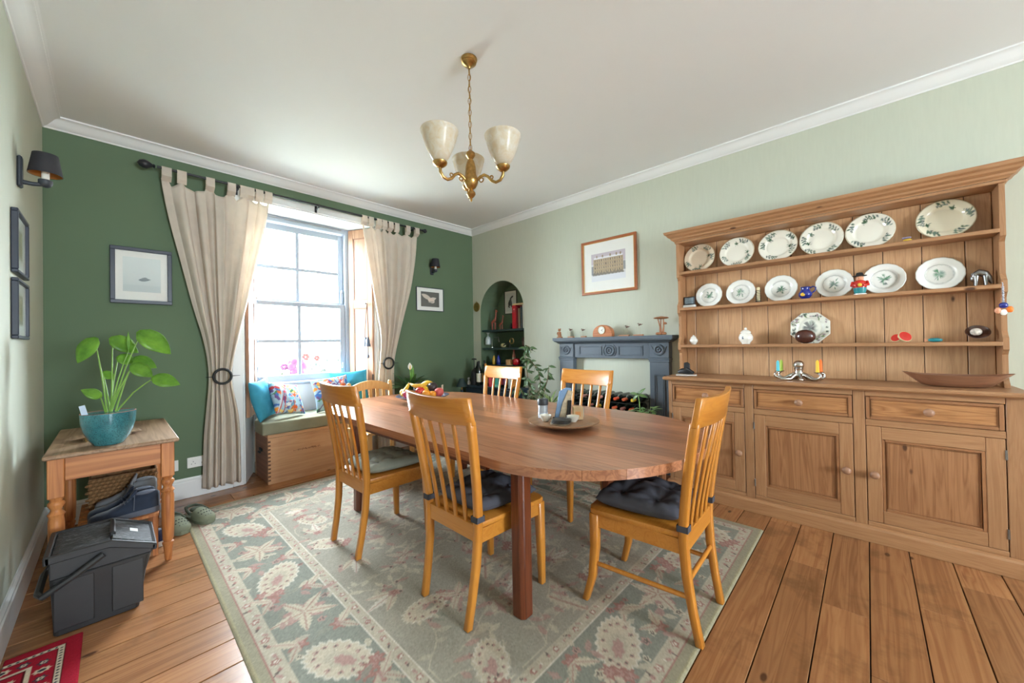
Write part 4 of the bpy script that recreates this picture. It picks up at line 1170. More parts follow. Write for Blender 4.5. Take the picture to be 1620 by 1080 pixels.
for k in range(8):
    an = 2*PI*k/8+0.25
    ca, sa = math.cos(an)*0.62, math.sin(an)
    lift = k in (1, 2, 5, 6)
    pts = [(0.012*ca, 0.012*sa, 0.05), (0.05*ca, 0.05*sa, 0.034), (0.085*ca, 0.085*sa, 0.011), (0.118*ca, 0.118*sa, 0.011)]
    if lift: pts += [(0.143*ca, 0.143*sa, 0.026), (0.142*ca, 0.142*sa, 0.046), (0.126*ca, 0.126*sa, 0.056)]; cand.append((0.124*ca, 0.124*sa))
    else: pts += [(0.135*ca, 0.135*sa+0.010, 0.010), (0.142*ca, 0.142*sa+0.026, 0.010)]
    bm = B(); tube(bm, pts, [0.013, 0.012, 0.0105, 0.010, 0.009, 0.008, 0.007][:len(pts)], 10); done(bm, 'tentacle', mSILVER, a, smooth=60)
for (x, y), c, h in zip(cand, ((178, 206, 84), (80, 190, 206), (226, 186, 40), (236, 112, 26)), (0.078, 0.075, 0.082, 0.085)):
    bm = B(); lathe(bm, [(0.008, 0.054), (0.018, 0.058), (0.020, 0.062), (0.012, 0.064)], 16, (x, y, 0)); done(bm, 'candle_cup', mSILVER, a, smooth=50)
    bm = B(); lathe(bm, [(0.0105, 0.0645), (0.009, 0.064+h*0.85), (0.003, 0.064+h)], 14, (x, y, 0)); done(bm, 'candle', plain('wax_%d_%d_%d' % c, lin(*c), 0.5), a, smooth=50)
bm = B(); rings = []
nn = 30
for j, (s, z) in enumerate(((0.45, 0.0005), (0.62, 0.010), (0.82, 0.034), (1.0, 0.070), (0.97, 0.070), (0.78, 0.040), (0.58, 0.018), (0.3, 0.010))):
    ring = []
    for i in range(nn):
        a_ = 2*PI*i/nn
        y = 0.215*s*math.copysign(abs(math.cos(a_))**0.85, math.cos(a_)); x = 0.085*s*math.sin(a_)*(1-0.35*abs(math.cos(a_))**3)
        ring.append((x, y, z+(0.016*abs(math.cos(a_))**3 if z > 0.03 else 0)))
    rings.append(ring)
loft(bm, rings); o = done(bm, 'boat_bowl', mBOAT, smooth=50); o.location = (3.34, -0.365, CT); prop(o, 'long boat shaped wooden bowl on the right of the dresser worktop', 'bowl')
# ================================================================== WINDOW SEAT
tk = thing('wooden_chest', 'old pine storage chest used as a window seat under the sage pad', 'chest', (1.46, 4.21, 0))
def tpart(name, x0, x1, y0, y1, z0, z1, mat, bev=0.002, par=tk):
    bm = B(); box(bm, x0-1.46, x1-1.46, y0-4.21, y1-4.21, z0, z1); return done(bm, name, mat, par, bevel=bev)
TX0, TX1, TY0, TY1 = 0.962, 1.955, 3.985, 4.44
tpart('front_panel', TX0, TX1, TY0, TY0+0.022, 0.0, 0.42, mTRUNK)
tpart('back_panel', TX0, TX1, TY1-0.022, TY1, 0.0, 0.42, mTRUNK)
tpart('side_panel', TX0+0.001, TX0+0.022, TY0+0.022, TY1-0.022, 0.0, 0.42, mTRUNKS); tpart('side_panel', TX1-0.022, TX1-0.001, TY0+0.022, TY1-0.022, 0.0, 0.42, mTRUNKS)
tpart('bottom', TX0+0.022, TX1-0.022, TY0+0.022, TY1-0.022, 0.005, 0.02, mTRUNK)
tpart('lid', TX0-0.004, TX1+0.004, TY0-0.006, TY1+0.004, 0.422, 0.452, mTRUNK, bev=0.004)
dk = plain('dovetail_dark_pine', lin(96, 62, 42), 0.6)
for k in range(11):
    tpart('dovetail', TX0-0.0008, TX0+0.020, TY0-0.0012, TY0+0.004, 0.03+k*0.035, 0.045+k*0.035, dk, 0)
bm = B()
box(bm, TX0-0.012-1.46, TX0-0.0005-1.46, 4.17-4.21, 4.25-4.21, 0.27, 0.30); box(bm, TX0-0.026-1.46, TX0-0.010-1.46, 4.18-4.21, 4.24-4.21, 0.255, 0.272)
done(bm, 'handle', mIRON, tk, bevel=0.004)
bm = B(); prism(bm, [(-0.016, 0), (0.002, 0.010), (0.016, 0.002), (0.014, -0.004), (0.002, -0.012)], 1, -0.229, -0.2255); o = done(bm, 'keyhole_plate', mIRON, tk); o.location = (0.08, 0, 0.385)
# worn stencil on the front: only broken dark strokes are left
r = random.Random(3); bm = B()
for k in range(26):
    x = 1.17+k*0.0095; box(bm, x-1.46, x+r.uniform(0.003, 0.007)-1.46, TY0-0.0008-4.21, TY0+0.001-4.21, 0.262+r.uniform(-.004, .004)-0.0004*k*0, 0.270+r.uniform(-.002, .01))
done(bm, 'stencil_mark', plain('faded_ink', lin(120, 80, 56), 0.7), tk)
# seat pad
bm = B(); prism(bm, [(0.915, 3.962), (2.04, 3.962), (2.04, 4.19), (1.935, 4.46), (0.985, 4.46), (0.915, 4.24)], 2, 0.4535, 0.565)
o = done(bm, 'seat_pad', mPAD, bevel=0.018, smooth=50, seg=3); prop(o, 'long sage green box cushion on top of the pine chest', 'cushion')

# ---- throw pillows
def pillow(name, label, mat, w, h, t, loc, rot, paint=None, seed=0, droop=0.0):
    n = 64
    u = np.linspace(-1, 1, n); U, V = np.meshgrid(u, u)
    pin = 1-0.10*(1-np.abs(U)**2)*np.abs(V)**3*0-0.07*(np.abs(V)**2)*(1-U**2)*0
    X = U*w/2*(1-0.07*(1-V**2)*np.abs(U)); Y = V*h/2*(1-0.07*(1-U**2)*np.abs(V))
    E_ = np.clip((1-U**2)*(1-V**2), 0, 1)
    rg = np.random.default_rng(seed)
    wr = 0.006*np.sin(U*7+rg.uniform(0, 6))*np.cos(V*5+rg.uniform(0, 6))*np.sqrt(E_)
    Z = t/2*E_**0.42
    P = np.concatenate([np.stack([X, Y, Z+wr], -1), np.stack([X, Y, -Z+wr], -1)[:, ::-1]], 1)
    C = None
    if paint is not None:
        c = np.empty((n, n, 3)); pp = paint(n); c[:] = pp
        C = np.concatenate([c, c[:, ::-1]], 1)
    me = grid_mesh(name, P, C)
    bm = B(); bm.from_mesh(me); bmesh.ops.remove_doubles(bm, verts=bm.verts, dist=1e-5); bm.to_mesh(me); bm.free()
    for p_ in me.polygons: p_.use_smooth = True
    o = link_mesh(name, me, mat)
    o.matrix_world = Matrix.Translation(loc) @ rot
    prop(o, label, 'pillow')
    return o
def patch(seed):
    def f(n):
        p = Paint(1, 1, n, n, lin(160, 186, 204)); r = random.Random(seed)
        cols = [lin(*c) for c in ((212, 106, 62), (70, 110, 176), (226, 196, 120), (110, 168, 196), (170, 60, 70), (104, 80, 130), (150, 190, 206), (80, 130, 90), (230, 150, 70), (206, 210, 212))]
        for k in range(110):
            x, y = r.random(), r.random(); p.ell(x, y, r.uniform(.03, .11), r.uniform(.025, .07), r.random()*3, r.choice(cols), wob=0.15, k=5)
        for k in range(6): p.line([(r.random(), 0), (r.random(), 1)], 0.025, r.choice(cols))
        return p.C
    return f
def prot(facing_deg, lean, twist=0.0):
    """pillow standing up: face towards heading facing_deg (0 = +X), leaning back by lean"""
    return Matrix.Rotation(math.radians(facing_deg), 4, 'Z') @ Matrix.Rotation(PI/2-lean, 4, 'Y') @ Matrix.Rotation(PI/2+twist, 4, 'Z')
PZ = 0.566
pillow('turquoise_pillow', 'turquoise pillow leaning in the left corner of the window seat', mTEAL, 0.38, 0.38, 0.13, (0.985, 4.22, PZ+0.195), prot(-35, 0.22, 0.06), seed=1)
pillow('patterned_pillow', 'multicoloured patterned pillow leaning on the left turquoise pillow', mFABRICP, 0.34, 0.34, 0.11, (1.175, 4.19, PZ+0.179), prot(-58, 0.52, -0.22), patch(4), seed=2)
pillow('patterned_pillow', 'multicoloured patterned pillow at the right of the window seat behind the slatted chair', mFABRICP, 0.37, 0.37, 0.11, (1.615, 4.20, PZ+0.184), prot(-100, 0.45, 0.1), patch(8), seed=3)
pillow('turquoise_pillow', 'turquoise pillow in the right corner of the window seat', mTEAL, 0.40, 0.40, 0.12, (1.838, 4.285, PZ+0.208), prot(-112, 0.25, 0.06), seed=4)

# ---- binoculars on the shutter knob
a = thing('binoculars', 'grey binoculars hanging by a strap from the right window shutter', 'binoculars', (2.008, 4.200, 1.30))
mBIN = plain('grey_blue_rubber', lin(92, 104, 122), 0.5, var=0.2, vscale=50)
for s in (-1, 1):
    bm = B(); lathe(bm, [(0.012, 0.05), (0.014, 0.03), (0.018, 0.02), (0.020, -0.02), (0.026, -0.03), (0.027, -0.055), (0.020, -0.055)], 14, (0, s*0.030, 0)); done(bm, 'barrel', mBIN, a, smooth=40)
bm = B(); box(bm, -0.010, 0.010, -0.016, 0.016, -0.015, 0.025); done(bm, 'bridge', mBIN, a, bevel=0.003)
bm = B(); tube(bm, [(0.0, -0.05, 0.02), (0.0, -0.035, 0.2), (0.008, -0.0, 0.438), (0.0, 0.03, 0.2), (0.0, 0.048, 0.02)], 0.004, 6); done(bm, 'strap', plain('brown_strap', lin(110, 72, 54), 0.6), a, smooth=60)
bm = B(); tube(bm, [(0, -0.03, -0.05), (-0.008, -0.05, -0.10), (-0.008, -0.045, -0.15)], 0.004, 6); ellipsoid(bm, (-0.008, -0.045, -0.17), 0.014, 0.014, 0.022, 10, 8); done(bm, 'lens_cap', mBIN, a, smooth=60)

# ================================================================== CURTAINS
ROD_Y, ROD_Z = 4.085, 2.705
rod = thing('curtain_rod', 'black curtain rod with egg finials above the window', 'curtain rod', (1.46, ROD_Y, ROD_Z))
bm = B(); tube(bm, [(0.245-1.46, 0, 0), (2.70-1.46, 0, 0)], 0.0105, 12); done(bm, 'pole', mBLACK, rod, smooth=60)
for s, x in ((-1, 0.235), (1, 2.705)):
    bm = B(); lathe(bm, [(0.010, 0.0), (0.018, 0.006), (0.011, 0.014), (0.018, 0.024), (0.031, 0.045), (0.034, 0.065), (0.024, 0.090), (0.003, 0.102)] if s < 0 else [(0.010, 0.0), (0.015, 0.006), (0.011, 0.012), (0.024, 0.026), (0.027, 0.038), (0.020, 0.055), (0.003, 0.062)], 16, (x-1.46, 0, 0), Matrix.Rotation(s*PI/2, 4, 'Y'))
    done(bm, 'finial', mBLACK, rod, smooth=50)
for x in (0.776, 1.46, 2.57):
    bm = B()
    yb = (WY-0.001-ROD_Y) if not 0.735 < x < 2.205 else (WY-0.023-ROD_Y)
    box(bm, x-0.011-1.46, x+0.011-1.46, yb-0.006, yb, -0.055, 0.03); box(bm, x-0.007-1.46, x+0.007-1.46, 0.0, yb-0.006, -0.028, -0.014); ring_tube(bm, (x-1.46, 0, -0.002), 0.0145, 0.004, (0, 1, 0), (0, 0, 1), 14, 6)
    done(bm, 'bracket', mBLACK, rod)

def curtain(label, edges, folds, amp, tabs, yb, seed, gather_z, zt=2.635, dz=0.0):
    """edges: list of (z, xl, xr) from top to bottom"""
    o = thing('curtain', label, 'curtain', (0, 0, 0))
    zs = [e[0] for e in edges][::-1]; xl = [e[1] for e in edges][::-1]; xr = [e[2] for e in edges][::-1]
    nz, nu = 90, 150
    Z = np.linspace(edges[0][0], edges[-1][0], nz); U = np.linspace(0, 1, nu)
    def smooth_interp(z, a):
        v = np.interp(z, zs, a); k = np.ones(9)/9
        vp = np.concatenate([np.full(4, v[0]), v, np.full(4, v[-1])]); return np.convolve(vp, k, 'valid')
    L = smooth_interp(Z, xl); R_ = smooth_interp(Z, xr)
    rg = np.random.default_rng(seed)
    ph = rg.uniform(0, 6, 4)
    P = np.zeros((nz, nu, 3))
    for i, z in enumerate(Z):
        w = R_[i]-L[i]
        g_ = abs(z-gather_z)
        A = amp*(0.55+0.45*min(1, g_/0.5))*(1 if z < gather_z else 1)*(0.55 if z > zt-0.15 else 1)
        u2 = U+0.02*np.sin(U*9+ph[0])
        y = A*np.cos(2*PI*folds*u2+ph[1]+0.15*math.sin(z*2))+0.35*A*np.cos(2*PI*folds*2.3*u2+ph[2])
        x = L[i]+w*U+0.012*np.sin(2*PI*folds*2*u2+ph[3])*min(1, w)
        P[i, :, 0] = x; P[i, :, 1] = yb+y; P[i, :, 2] = z
        if i == 0: pass
    # scalloped top between the tabs
    top_n = 8
    for i in range(top_n):
        f = 1-i/top_n
        sag = np.zeros(nu)
        for a_, b_ in zip(tabs, tabs[1:]):
            m = (U > a_) & (U < b_); s_ = (U[m]-a_)/(b_-a_)
            sag[m] = np.sin(PI*s_)*min(0.055, (b_-a_)*0.55)
        P[i, :, 2] -= f*sag
    me = grid_mesh('drape', P)
    d = link_mesh('drape', me, mCURTAIN, o)
    so = d.modifiers.new('thickness', 'SOLIDIFY'); so.thickness = 0.003; so.offset = 0
    tw = 0.030
    for t_ in tabs:
        j = int(round(t_*(nu-1))); x0, y0, z0 = P[0, j]
        bm = B()
        rr = 0.0135
        path = [(y0, z0-0.02)] + [(ROD_Y-rr-0.002, z0+0.01)] + [(ROD_Y-rr*math.cos(a), ROD_Z+rr*math.sin(a)) for a in [q*PI/6 for q in range(7)]] + [(ROD_Y+rr+0.002, z0+0.01), (y0+0.006, z0-0.02)]
        path = [path[0]]+path[1:]
        th = 0.0025
        rings = []
        for k, (y, z) in enumerate(path):
            ya, za = path[max(0, k-1)]; yb_, zb_ = path[min(len(path)-1, k+1)]
            dy, dz_ = yb_-ya, zb_-za; l = math.hypot(dy, dz_) or 1
            ny, nz_ = -dz_/l*th, dy/l*th
            rings.append([(x0-tw, y, z), (x0+tw, y, z), (x0+tw, y+ny, z+nz_), (x0-tw, y+ny, z+nz_)])
        loft(bm, rings); done(bm, 'tab', mCURTAIN, o)
    return o
curtain('left cream tab-top curtain gathered by a ring tieback', [(2.635, 0.270, 1.035), (2.3, 0.322, 0.985), (1.937, 0.398, 0.905), (1.60, 0.465, 0.835), (1.312, 0.536, 0.770), (1.10, 0.562, 0.725), (0.98, 0.566, 0.712), (0.75, 0.548, 0.760), (0.52, 0.528, 0.782), (0.06, 0.515, 0.785)], 5.0, 0.028, [0.03, 0.15, 0.40, 0.60, 0.72, 0.80, 0.88, 0.985], 4.105, 1, 1.0)
curtain('right cream tab-top curtain gathered by a ring tieback', [(2.635, 1.915, 2.635), (2.3, 1.965, 2.60), (1.95, 2.032, 2.535), (1.60, 2.095, 2.43), (1.37, 2.140, 2.365), (1.12, 2.125, 2.30), (1.0, 2.110, 2.285), (0.72, 2.085, 2.290), (0.06, 2.07, 2.30)], 4.5, 0.026, [0.03, 0.15, 0.28, 0.38, 0.50, 0.60, 0.80, 0.97], 4.105, 5, 1.0)
def tieback(x, z, label):
    a = thing('curtain_tieback', label, 'tieback', (x, 4.045, z))
    bm = B(); ring_tube(bm, (0, 0, 0), 0.062, 0.0105, (1, 0, 0), (0, 0, 1), 28, 8); done(bm, 'ring', mIRON, a, smooth=60)
    bm = B(); tube(bm, [(-0.115, 0.0, 0.0), (-0.06, -0.002, 0.0)], [0.002, 0.004], 6); tube(bm, [(0.06, -0.002, 0.0), (0.125, 0.0, 0.0)], [0.004, 0.0015], 6); done(bm, 'pin', mIRON, a, smooth=60)
    return a
tieback(0.645, 1.010, 'black iron ring tieback on the left curtain')
tieback(2.195, 1.045, 'black iron ring tieback on the right curtain')

# ================================================================== CHANDELIER
CHX, CHY = 1.422, 1.646
ch = thing('chandelier', 'three-arm brass chandelier with frosted glass shades hanging from the ceiling', 'chandelier', (CHX, CHY, 0))
bm = B(); lathe(bm, [(0.030, HI-0.001), (0.047, HI-0.006), (0.047, HI-0.014), (0.040, HI-0.022), (0.042, HI-0.030), (0.030, HI-0.042), (0.012, HI-0.052), (0.008, HI-0.062)], 24); done(bm, 'ceiling_rose', mBRASS, ch, smooth=40)
z = HI-0.062
zb = 2.365
nl = 14
lk = (z-zb)/nl
link_me = None
for k in range(nl):
    if link_me is None:
        bm = B(); ring_tube(bm, (0, 0, 0), 0.0085, 0.0022, (1, 0, 0), (0, 0, 1), 16, 6, sq=(lk*0.62)/0.0085)
        o = done(bm, 'chain_link', mBRASS, ch, smooth=60); link_me = o.data
    else: o = link_mesh('chain_link', link_me, None, ch)
    o.location = (0, 0, z-lk*(k+0.5)); o.rotation_euler.z = (k % 2)*PI/2+0.6
bm = B(); tube(bm, [(0.004*math.sin(k*1.3), 0.004*math.cos(k*1.7), z-(z-zb)*k/16) for k in range(17)], 0.0022, 6); done(bm, 'flex', mBRASS, ch, smooth=60)
bm = B(); lathe(bm, [(0.006, 2.372), (0.012, 2.366), (0.026, 2.352), (0.027, 2.338), (0.018, 2.324), (0.010, 2.318), (0.016, 2.312), (0.022, 2.300), (0.030, 2.27), (0.031, 2.25), (0.034, 2.225), (0.040, 2.205), (0.043, 2.190), (0.040, 2.178), (0.036, 2.168), (0.026, 2.150), (0.010, 2.142), (0.012, 2.136), (0.024, 2.124), (0.026, 2.112), (0.016, 2.098), (0.006, 2.090), (0.008, 2.082), (0.002, 2.070)], 24); done(bm, 'column', mBRASS, ch, smooth=35)
mSHADE = None
def shade_mat():
    m, t, b = new_mat('frosted_marbled_glass'); out = t.nodes['Material Output']
    v = coords(t); n = noise(t, v, 22, 5, 0.6, 1.2)
    c = ramp(t, n, [(0.3, lin(230, 216, 188)), (0.7, lin(244, 242, 236))])
    t.links.new(c, b.inputs['Base Color']); b.inputs['Roughness'].default_value = 0.25
    tl = N(t, 'ShaderNodeBsdfTranslucent'); t.links.new(c, tl.inputs[0])
    mx = N(t, 'ShaderNodeMixShader'); mx.inputs[0].default_value = 0.5
    t.links.new(b.outputs[0], mx.inputs[1]); t.links.new(tl.outputs[0], mx.inputs[2]); t.links.new(mx.outputs[0], out.inputs[0])
    return m
mSHADE = shade_mat()
Rc, Fc = Vector((RT.x, RT.y, 0)), Vector((math.sin(YAW), math.cos(YAW), 0))
for ang in (100, 220, 340):
    d = Rc*math.cos(math.radians(ang))+Fc*math.sin(math.radians(ang))
    arm = bpy.data.objects.new('arm', None); COL.objects.link(arm); arm.parent = ch; arm.rotation_euler.z = math.atan2(d.y, d.x)
    bm = B(); tube(bm, [(0.036, 0, 2.188), (0.06, 0, 2.205), (0.085, 0, 2.212), (0.108, 0, 2.198), (0.128, 0, 2.172), (0.155, 0, 2.158), (0.182, 0, 2.166), (0.198, 0, 2.190), (0.200, 0, 2.212)], 0.0085, 10)
    ring_tube(bm, (0.066, 0, 2.186), 0.012, 0.004, (1, 0, 0), (0, 0, 1), 14, 6); ring_tube(bm, (0.128, 0, 2.19), 0.010, 0.004, (1, 0, 0), (0, 0, 1), 14, 6)
    done(bm, 'branch', mBRASS, arm, smooth=60)
    bm = B(); lathe(bm, [(0.010, 2.210), (0.022, 2.216), (0.036, 2.228), (0.040, 2.240), (0.030, 2.246)], 20, (0.2, 0, 0)); done(bm, 'cup', mBRASS, arm, smooth=40)
    bm = B(); lathe(bm, [(0.020, 2.2465), (0.038, 2.250), (0.058, 2.285), (0.078, 2.330), (0.092, 2.375), (0.097, 2.398), (0.101, 2.402), (0.102, 2.412), (0.097, 2.412), (0.094, 2.400), (0.088, 2.375), (0.074, 2.330), (0.054, 2.287), (0.03, 2.256), (0.018, 2.254)], 32, (0.2, 0, 0)); done(bm, 'shade', mSHADE, arm, smooth=50)
    bm = B(); lathe(bm, [(0.012, 2.2545), (0.013, 2.28), (0.026, 2.32), (0.022, 2.345), (0.002, 2.358)], 14, (0.2, 0, 0)); done(bm, 'bulb', mCHINA, arm, smooth=50)

# ================================================================== WALL SCONCES
def sconce(label, loc, rz):
    a = thing('wall_sconce', label, 'wall lamp', loc, rz)      # local +x points away from the wall
    bm = B(); box(bm, 0.0008, 0.018, -0.026, 0.026, -0.085, 0.075); done(bm, 'back_plate', mSC, a, bevel=0.006)
    bm = B(); tube(bm, [(0.018, 0, -0.055), (0.05, 0, -0.056), (0.085, 0, -0.050)], [0.012, 0.011, 0.010], 8); done(bm, 'arm', mSC, a, smooth=60)
    bm = B(); lathe(bm, [(0.010, -0.062), (0.020, -0.056), (0.026, -0.042), (0.026, -0.026), (0.018, -0.022)], 18, (0.092, 0, 0)); done(bm, 'cup', mSC, a, smooth=40)
    bm = B(); lathe(bm, [(0.015, -0.022), (0.015, 0.02), (0.012, 0.022)], 14, (0.092, 0, 0)); done(bm, 'candle_tube', mCHINA, a, smooth=40)
    bm = B(); lathe(bm, [(0.062, 0.004), (0.046, 0.112), (0.0445, 0.112), (0.0605, 0.004)], 28, (0.092, 0, 0)); bmesh.ops.remove_doubles(bm, verts=bm.verts, dist=1e-6)
    bmesh.ops.delete(bm, geom=[f for f in bm.faces if len(f.verts) > 6], context='FACES'); bmesh.ops.holes_fill(bm, edges=[])
    sh = done(bm, 'shade', plain('black_card_shade', (0.02, 0.02, 0.026), 0.7) if 'black_card_shade' not in MATS else MATS['black_card_shade'], a, smooth=50)
    bm = B(); ring_tube(bm, (0.092, 0, 0.006), 0.0595, 0.0016, (1, 0, 0), (0, 1, 0), 28, 6); done(bm, 'shade_trim', mBRASS, sh, smooth=60)
    bm = B(); lathe(bm, [(0.0590, 0.006), (0.0440, 0.108), (0.0430, 0.108), (0.0580, 0.006)], 28, (0.092, 0, 0)); bmesh.ops.delete(bm, geom=[f for f in bm.faces if len(f.verts) > 6], context='FACES')
    done(bm, 'shade_lining', plain('gold_lining', lin(170, 110, 50), 0.5) if 'gold_lining' not in MATS else MATS['gold_lining'], sh, smooth=50)
    return a
mSC = plain('dark_grey_iron', lin(52, 58, 66), 0.5)
sconce('black wall sconce high on the left wall above two small pictures', (LX, 3.17, 2.187), 0)
sconce('black wall sconce on the green wall right of the curtains', (2.905, WY, 2.262), -PI/2)

# ================================================================== PICTURES
def picture(label, loc, rz, w, h, fw, fmat, mount, paint, depth=0.02, pw=None, ph=None, inner=None):
    """local: x to the right seen from the room, z up, -y faces the room"""
    a = thing('framed_picture', label, 'picture', loc, rz)
    for x0, x1, z0, z1 in ((-w/2, w/2, h/2-fw, h/2), (-w/2, w/2, -h/2, -h/2+fw), (-w/2, -w/2+fw, -h/2+fw, h/2-fw), (w/2-fw, w/2, -h/2+fw, h/2-fw)):
        bm = B(); box(bm, x0, x1, -depth, -0.001, z0, z1); done(bm, 'frame_bar', fmat, a, bevel=0.003)
    bm = B(); box(bm, -w/2+fw, w/2-fw, -depth*0.45, -0.001, -h/2+fw, h/2-fw); done(bm, 'mount', mount, a)
    if inner:
        bm = B(); i = 0.004
        for x0, x1, z0, z1 in ((-w/2+fw, w/2-fw, h/2-fw-i, h/2-fw), (-w/2+fw, w/2-fw, -h/2+fw, -h/2+fw+i), (-w/2+fw, -w/2+fw+i, -h/2+fw+i, h/2-fw-i), (w/2-fw-i, w/2-fw, -h/2+fw+i, h/2-fw-i)):
            box(bm, x0, x1, -depth*0.8, -depth*0.45, z0, z1)
        done(bm, 'inner_slip', inner, a)
    me = paint.mesh('print', lambda X, Y: np.stack([(X/paint.w-0.5)*pw[0]+pw[1], np.full_like(X, -depth*0.45-0.0006), (Y/paint.h-0.5)*ph[0]+ph[1]], -1))
    link_mesh('print', me, mPRINT, a)
    bm = B(); box(bm, -w/2+fw+(0.0005 if not inner else 0.0045), w/2-fw-(0.0005 if not inner else 0.0045), -depth*0.62, -depth*0.55, -h/2+fw+(0.0005 if not inner else 0.0045), h/2-fw-(0.0005 if not inner else 0.0045)); done(bm, 'glass', mPGLASS, a)
    return a
mFRB = plain('blue_black_frame', lin(46, 52, 66), 0.4)
mMOUNT = plain('off_white_mount', lin(226, 226, 222), 0.7, var=0.01)
mMGREY = plain('grey_mount', lin(206, 210, 204), 0.7, var=0.02)
# grey seascape on the green wall
p = Paint(1, 1.1, 70, 76, lin(196, 204, 204))
for k in range(30): p.rect(0, 1, 1.1-(k+1)*0.037, 1.1-k*0.037, tuple(c*(1.0-0.010*k) for c in lin(206, 214, 212)), 1)
p.leaf(0.40, 0.38, 0.1, 0.34, 0.10, lin(96, 104, 108)); p.ell(0.56, 0.42, 0.09, 0.05, 0.2, lin(110, 118, 120)); p.rect(0, 1, 0.0, 0.22, lin(170, 180, 180), 0.6)
picture('large black framed misty grey print on the green wall left of the curtain', (0.160, WY, 1.834), 0, 0.352, 0.440, 0.028, mFRB, mMOUNT, p, 0.025, (0.215, 0.0), (0.27, 0.01))
# bird photograph
p = Paint(1.4, 1, 84, 60, lin(104, 104, 100))
p.leaf(0.05, 0.82, -0.42, 0.95, 0.28, lin(206, 196, 184)); p.leaf(0.62, 0.42, 0.36, 0.6, 0.26, lin(214, 204, 192)); p.ell(0.78, 0.42, 0.26, 0.15, -0.3, lin(222, 206, 192)); p.leaf(0.55, 0.3, 0.15, 0.5, 0.1, lin(180, 170, 160))
picture('small framed photo of a white bird on the green wall under the far sconce', (2.872, WY, 1.848), 0, 0.425, 0.310, 0.008, mFRB, mMOUNT, p, 0.018, (0.285, 0.0), (0.195, 0.0))
# terrace in the snow
p = Paint(1.3, 1.0, 120, 92, lin(206, 206, 210))
p.rect(0, 1.3, 0.62, 1.0, lin(190, 180, 190)); stone, st2, dkw = lin(176, 156, 128), lin(150, 134, 112), lin(96, 88, 84)
p.rect(0.08, 1.22, 0.24, 0.80, stone)
for fz in (0.30, 0.44, 0.57, 0.70):
    for k in range(13):
        x = 0.13+k*0.085
        p.rect(x, x+0.035, fz, fz+0.075, dkw if (k*3+int(fz*10)) % 4 == 0 else lin(132, 120, 108)); p.rect(x-0.012, x, fz-0.01, fz+0.085, lin(198, 180, 150))
    p.rect(0.08, 1.22, fz+0.088, fz+0.10, st2)
p.rect(0.1, 1.2, 0.80, 0.86, lin(222, 222, 226))
for x in (0.2, 0.42, 0.72, 0.95, 1.1): p.rect(x, x+0.05, 0.84, 0.93, st2)
for k in range(26): p.ell(0.08+k*0.045, 0.25+0.03*math.sin(k*2.2), 0.04, 0.05, 0, lin(120, 114, 108), 0.8, wob=0.2)
p.rect(0, 1.3, 0, 0.2, lin(214, 216, 222)); p.rect(0, 0.08, 0.25, 0.55, lin(120, 124, 130), 0.8); p.rect(1.22, 1.3, 0.3, 0.6, lin(110, 116, 120), 0.7)
mFRO = plain('orange_wood_frame', lin(158, 90, 50), 0.35, var=0.12, vscale=40)
mGOLD = plain('gilt_slip', lin(206, 160, 80), 0.35, metal=0.7)
pc = picture('wooden framed print of a snowy terrace above the fireplace', (RX, 1.988, 2.06), -PI/2, 0.645, 0.585, 0.026, mFRO, mMOUNT, p, 0.022, (0.40, 0.0), (0.30, -0.005), inner=mGOLD)
# two small pictures on the left wall
for i, (z, lab) in enumerate(((1.792, 'upper of two small black framed prints on the left wall'), (1.463, 'lower of two small black framed prints on the left wall'))):
    p = Paint(0.8, 1, 40, 50, lin(180, 182, 168)); r = random.Random(i)
    p.rect(0.06, 0.74, 0.06, 0.94, lin(150, 150, 132))
    for k in range(16): p.rect(r.uniform(.1, .5), r.uniform(.5, .7), r.uniform(.1, .4), r.uniform(.4, .9), r.choice((lin(150, 140, 100), lin(196, 184, 140), lin(120, 118, 90))), 0.4)
    h_ = 0.312 if i == 0 else 0.295
    picture(lab, (LX, 3.145, z), PI/2, 0.35, h_, 0.016, mFRB, mMGREY, p, 0.024, (0.15, 0.0), (0.16, 0.0))

# ---- sockets on the green wall
mHOLE = plain('socket_hole', (0.02, 0.02, 0.02), 0.6)
def socket(x, z, w, label):
    a = thing('wall_socket', label, 'socket', (x, WY-0.0005, z))
    bm = B(); box(bm, -w/2, w/2, -0.010, 0, -0.044, 0.044); done(bm, 'plate', mPLASTIC_W, a, bevel=0.003)
    for cx in ((-0.034, 0.034) if w > 0.1 else (0,)):
        for dx, dz, sx, sz in ((0, 0.006, 0.004, 0.008), (-0.012, -0.012, 0.007, 0.004), (0.012, -0.012, 0.007, 0.004)):
            bm = B(); box(bm, cx+dx-sx/2, cx+dx+sx/2, -0.0108, -0.0095, dz-sz/2, dz+sz/2); done(bm, 'hole', mHOLE, a)
        bm = B(); box(bm, cx-0.005, cx+0.005, -0.013, -0.0098, 0.018, 0.034); done(bm, 'switch', mPLASTIC_W, a, bevel=0.001)
socket(0.495, 0.288, 0.148, 'white double socket on the green wall beside the left curtain')
socket(0.322, 0.285, 0.088, 'white single socket on the green wall behind the side table leg')
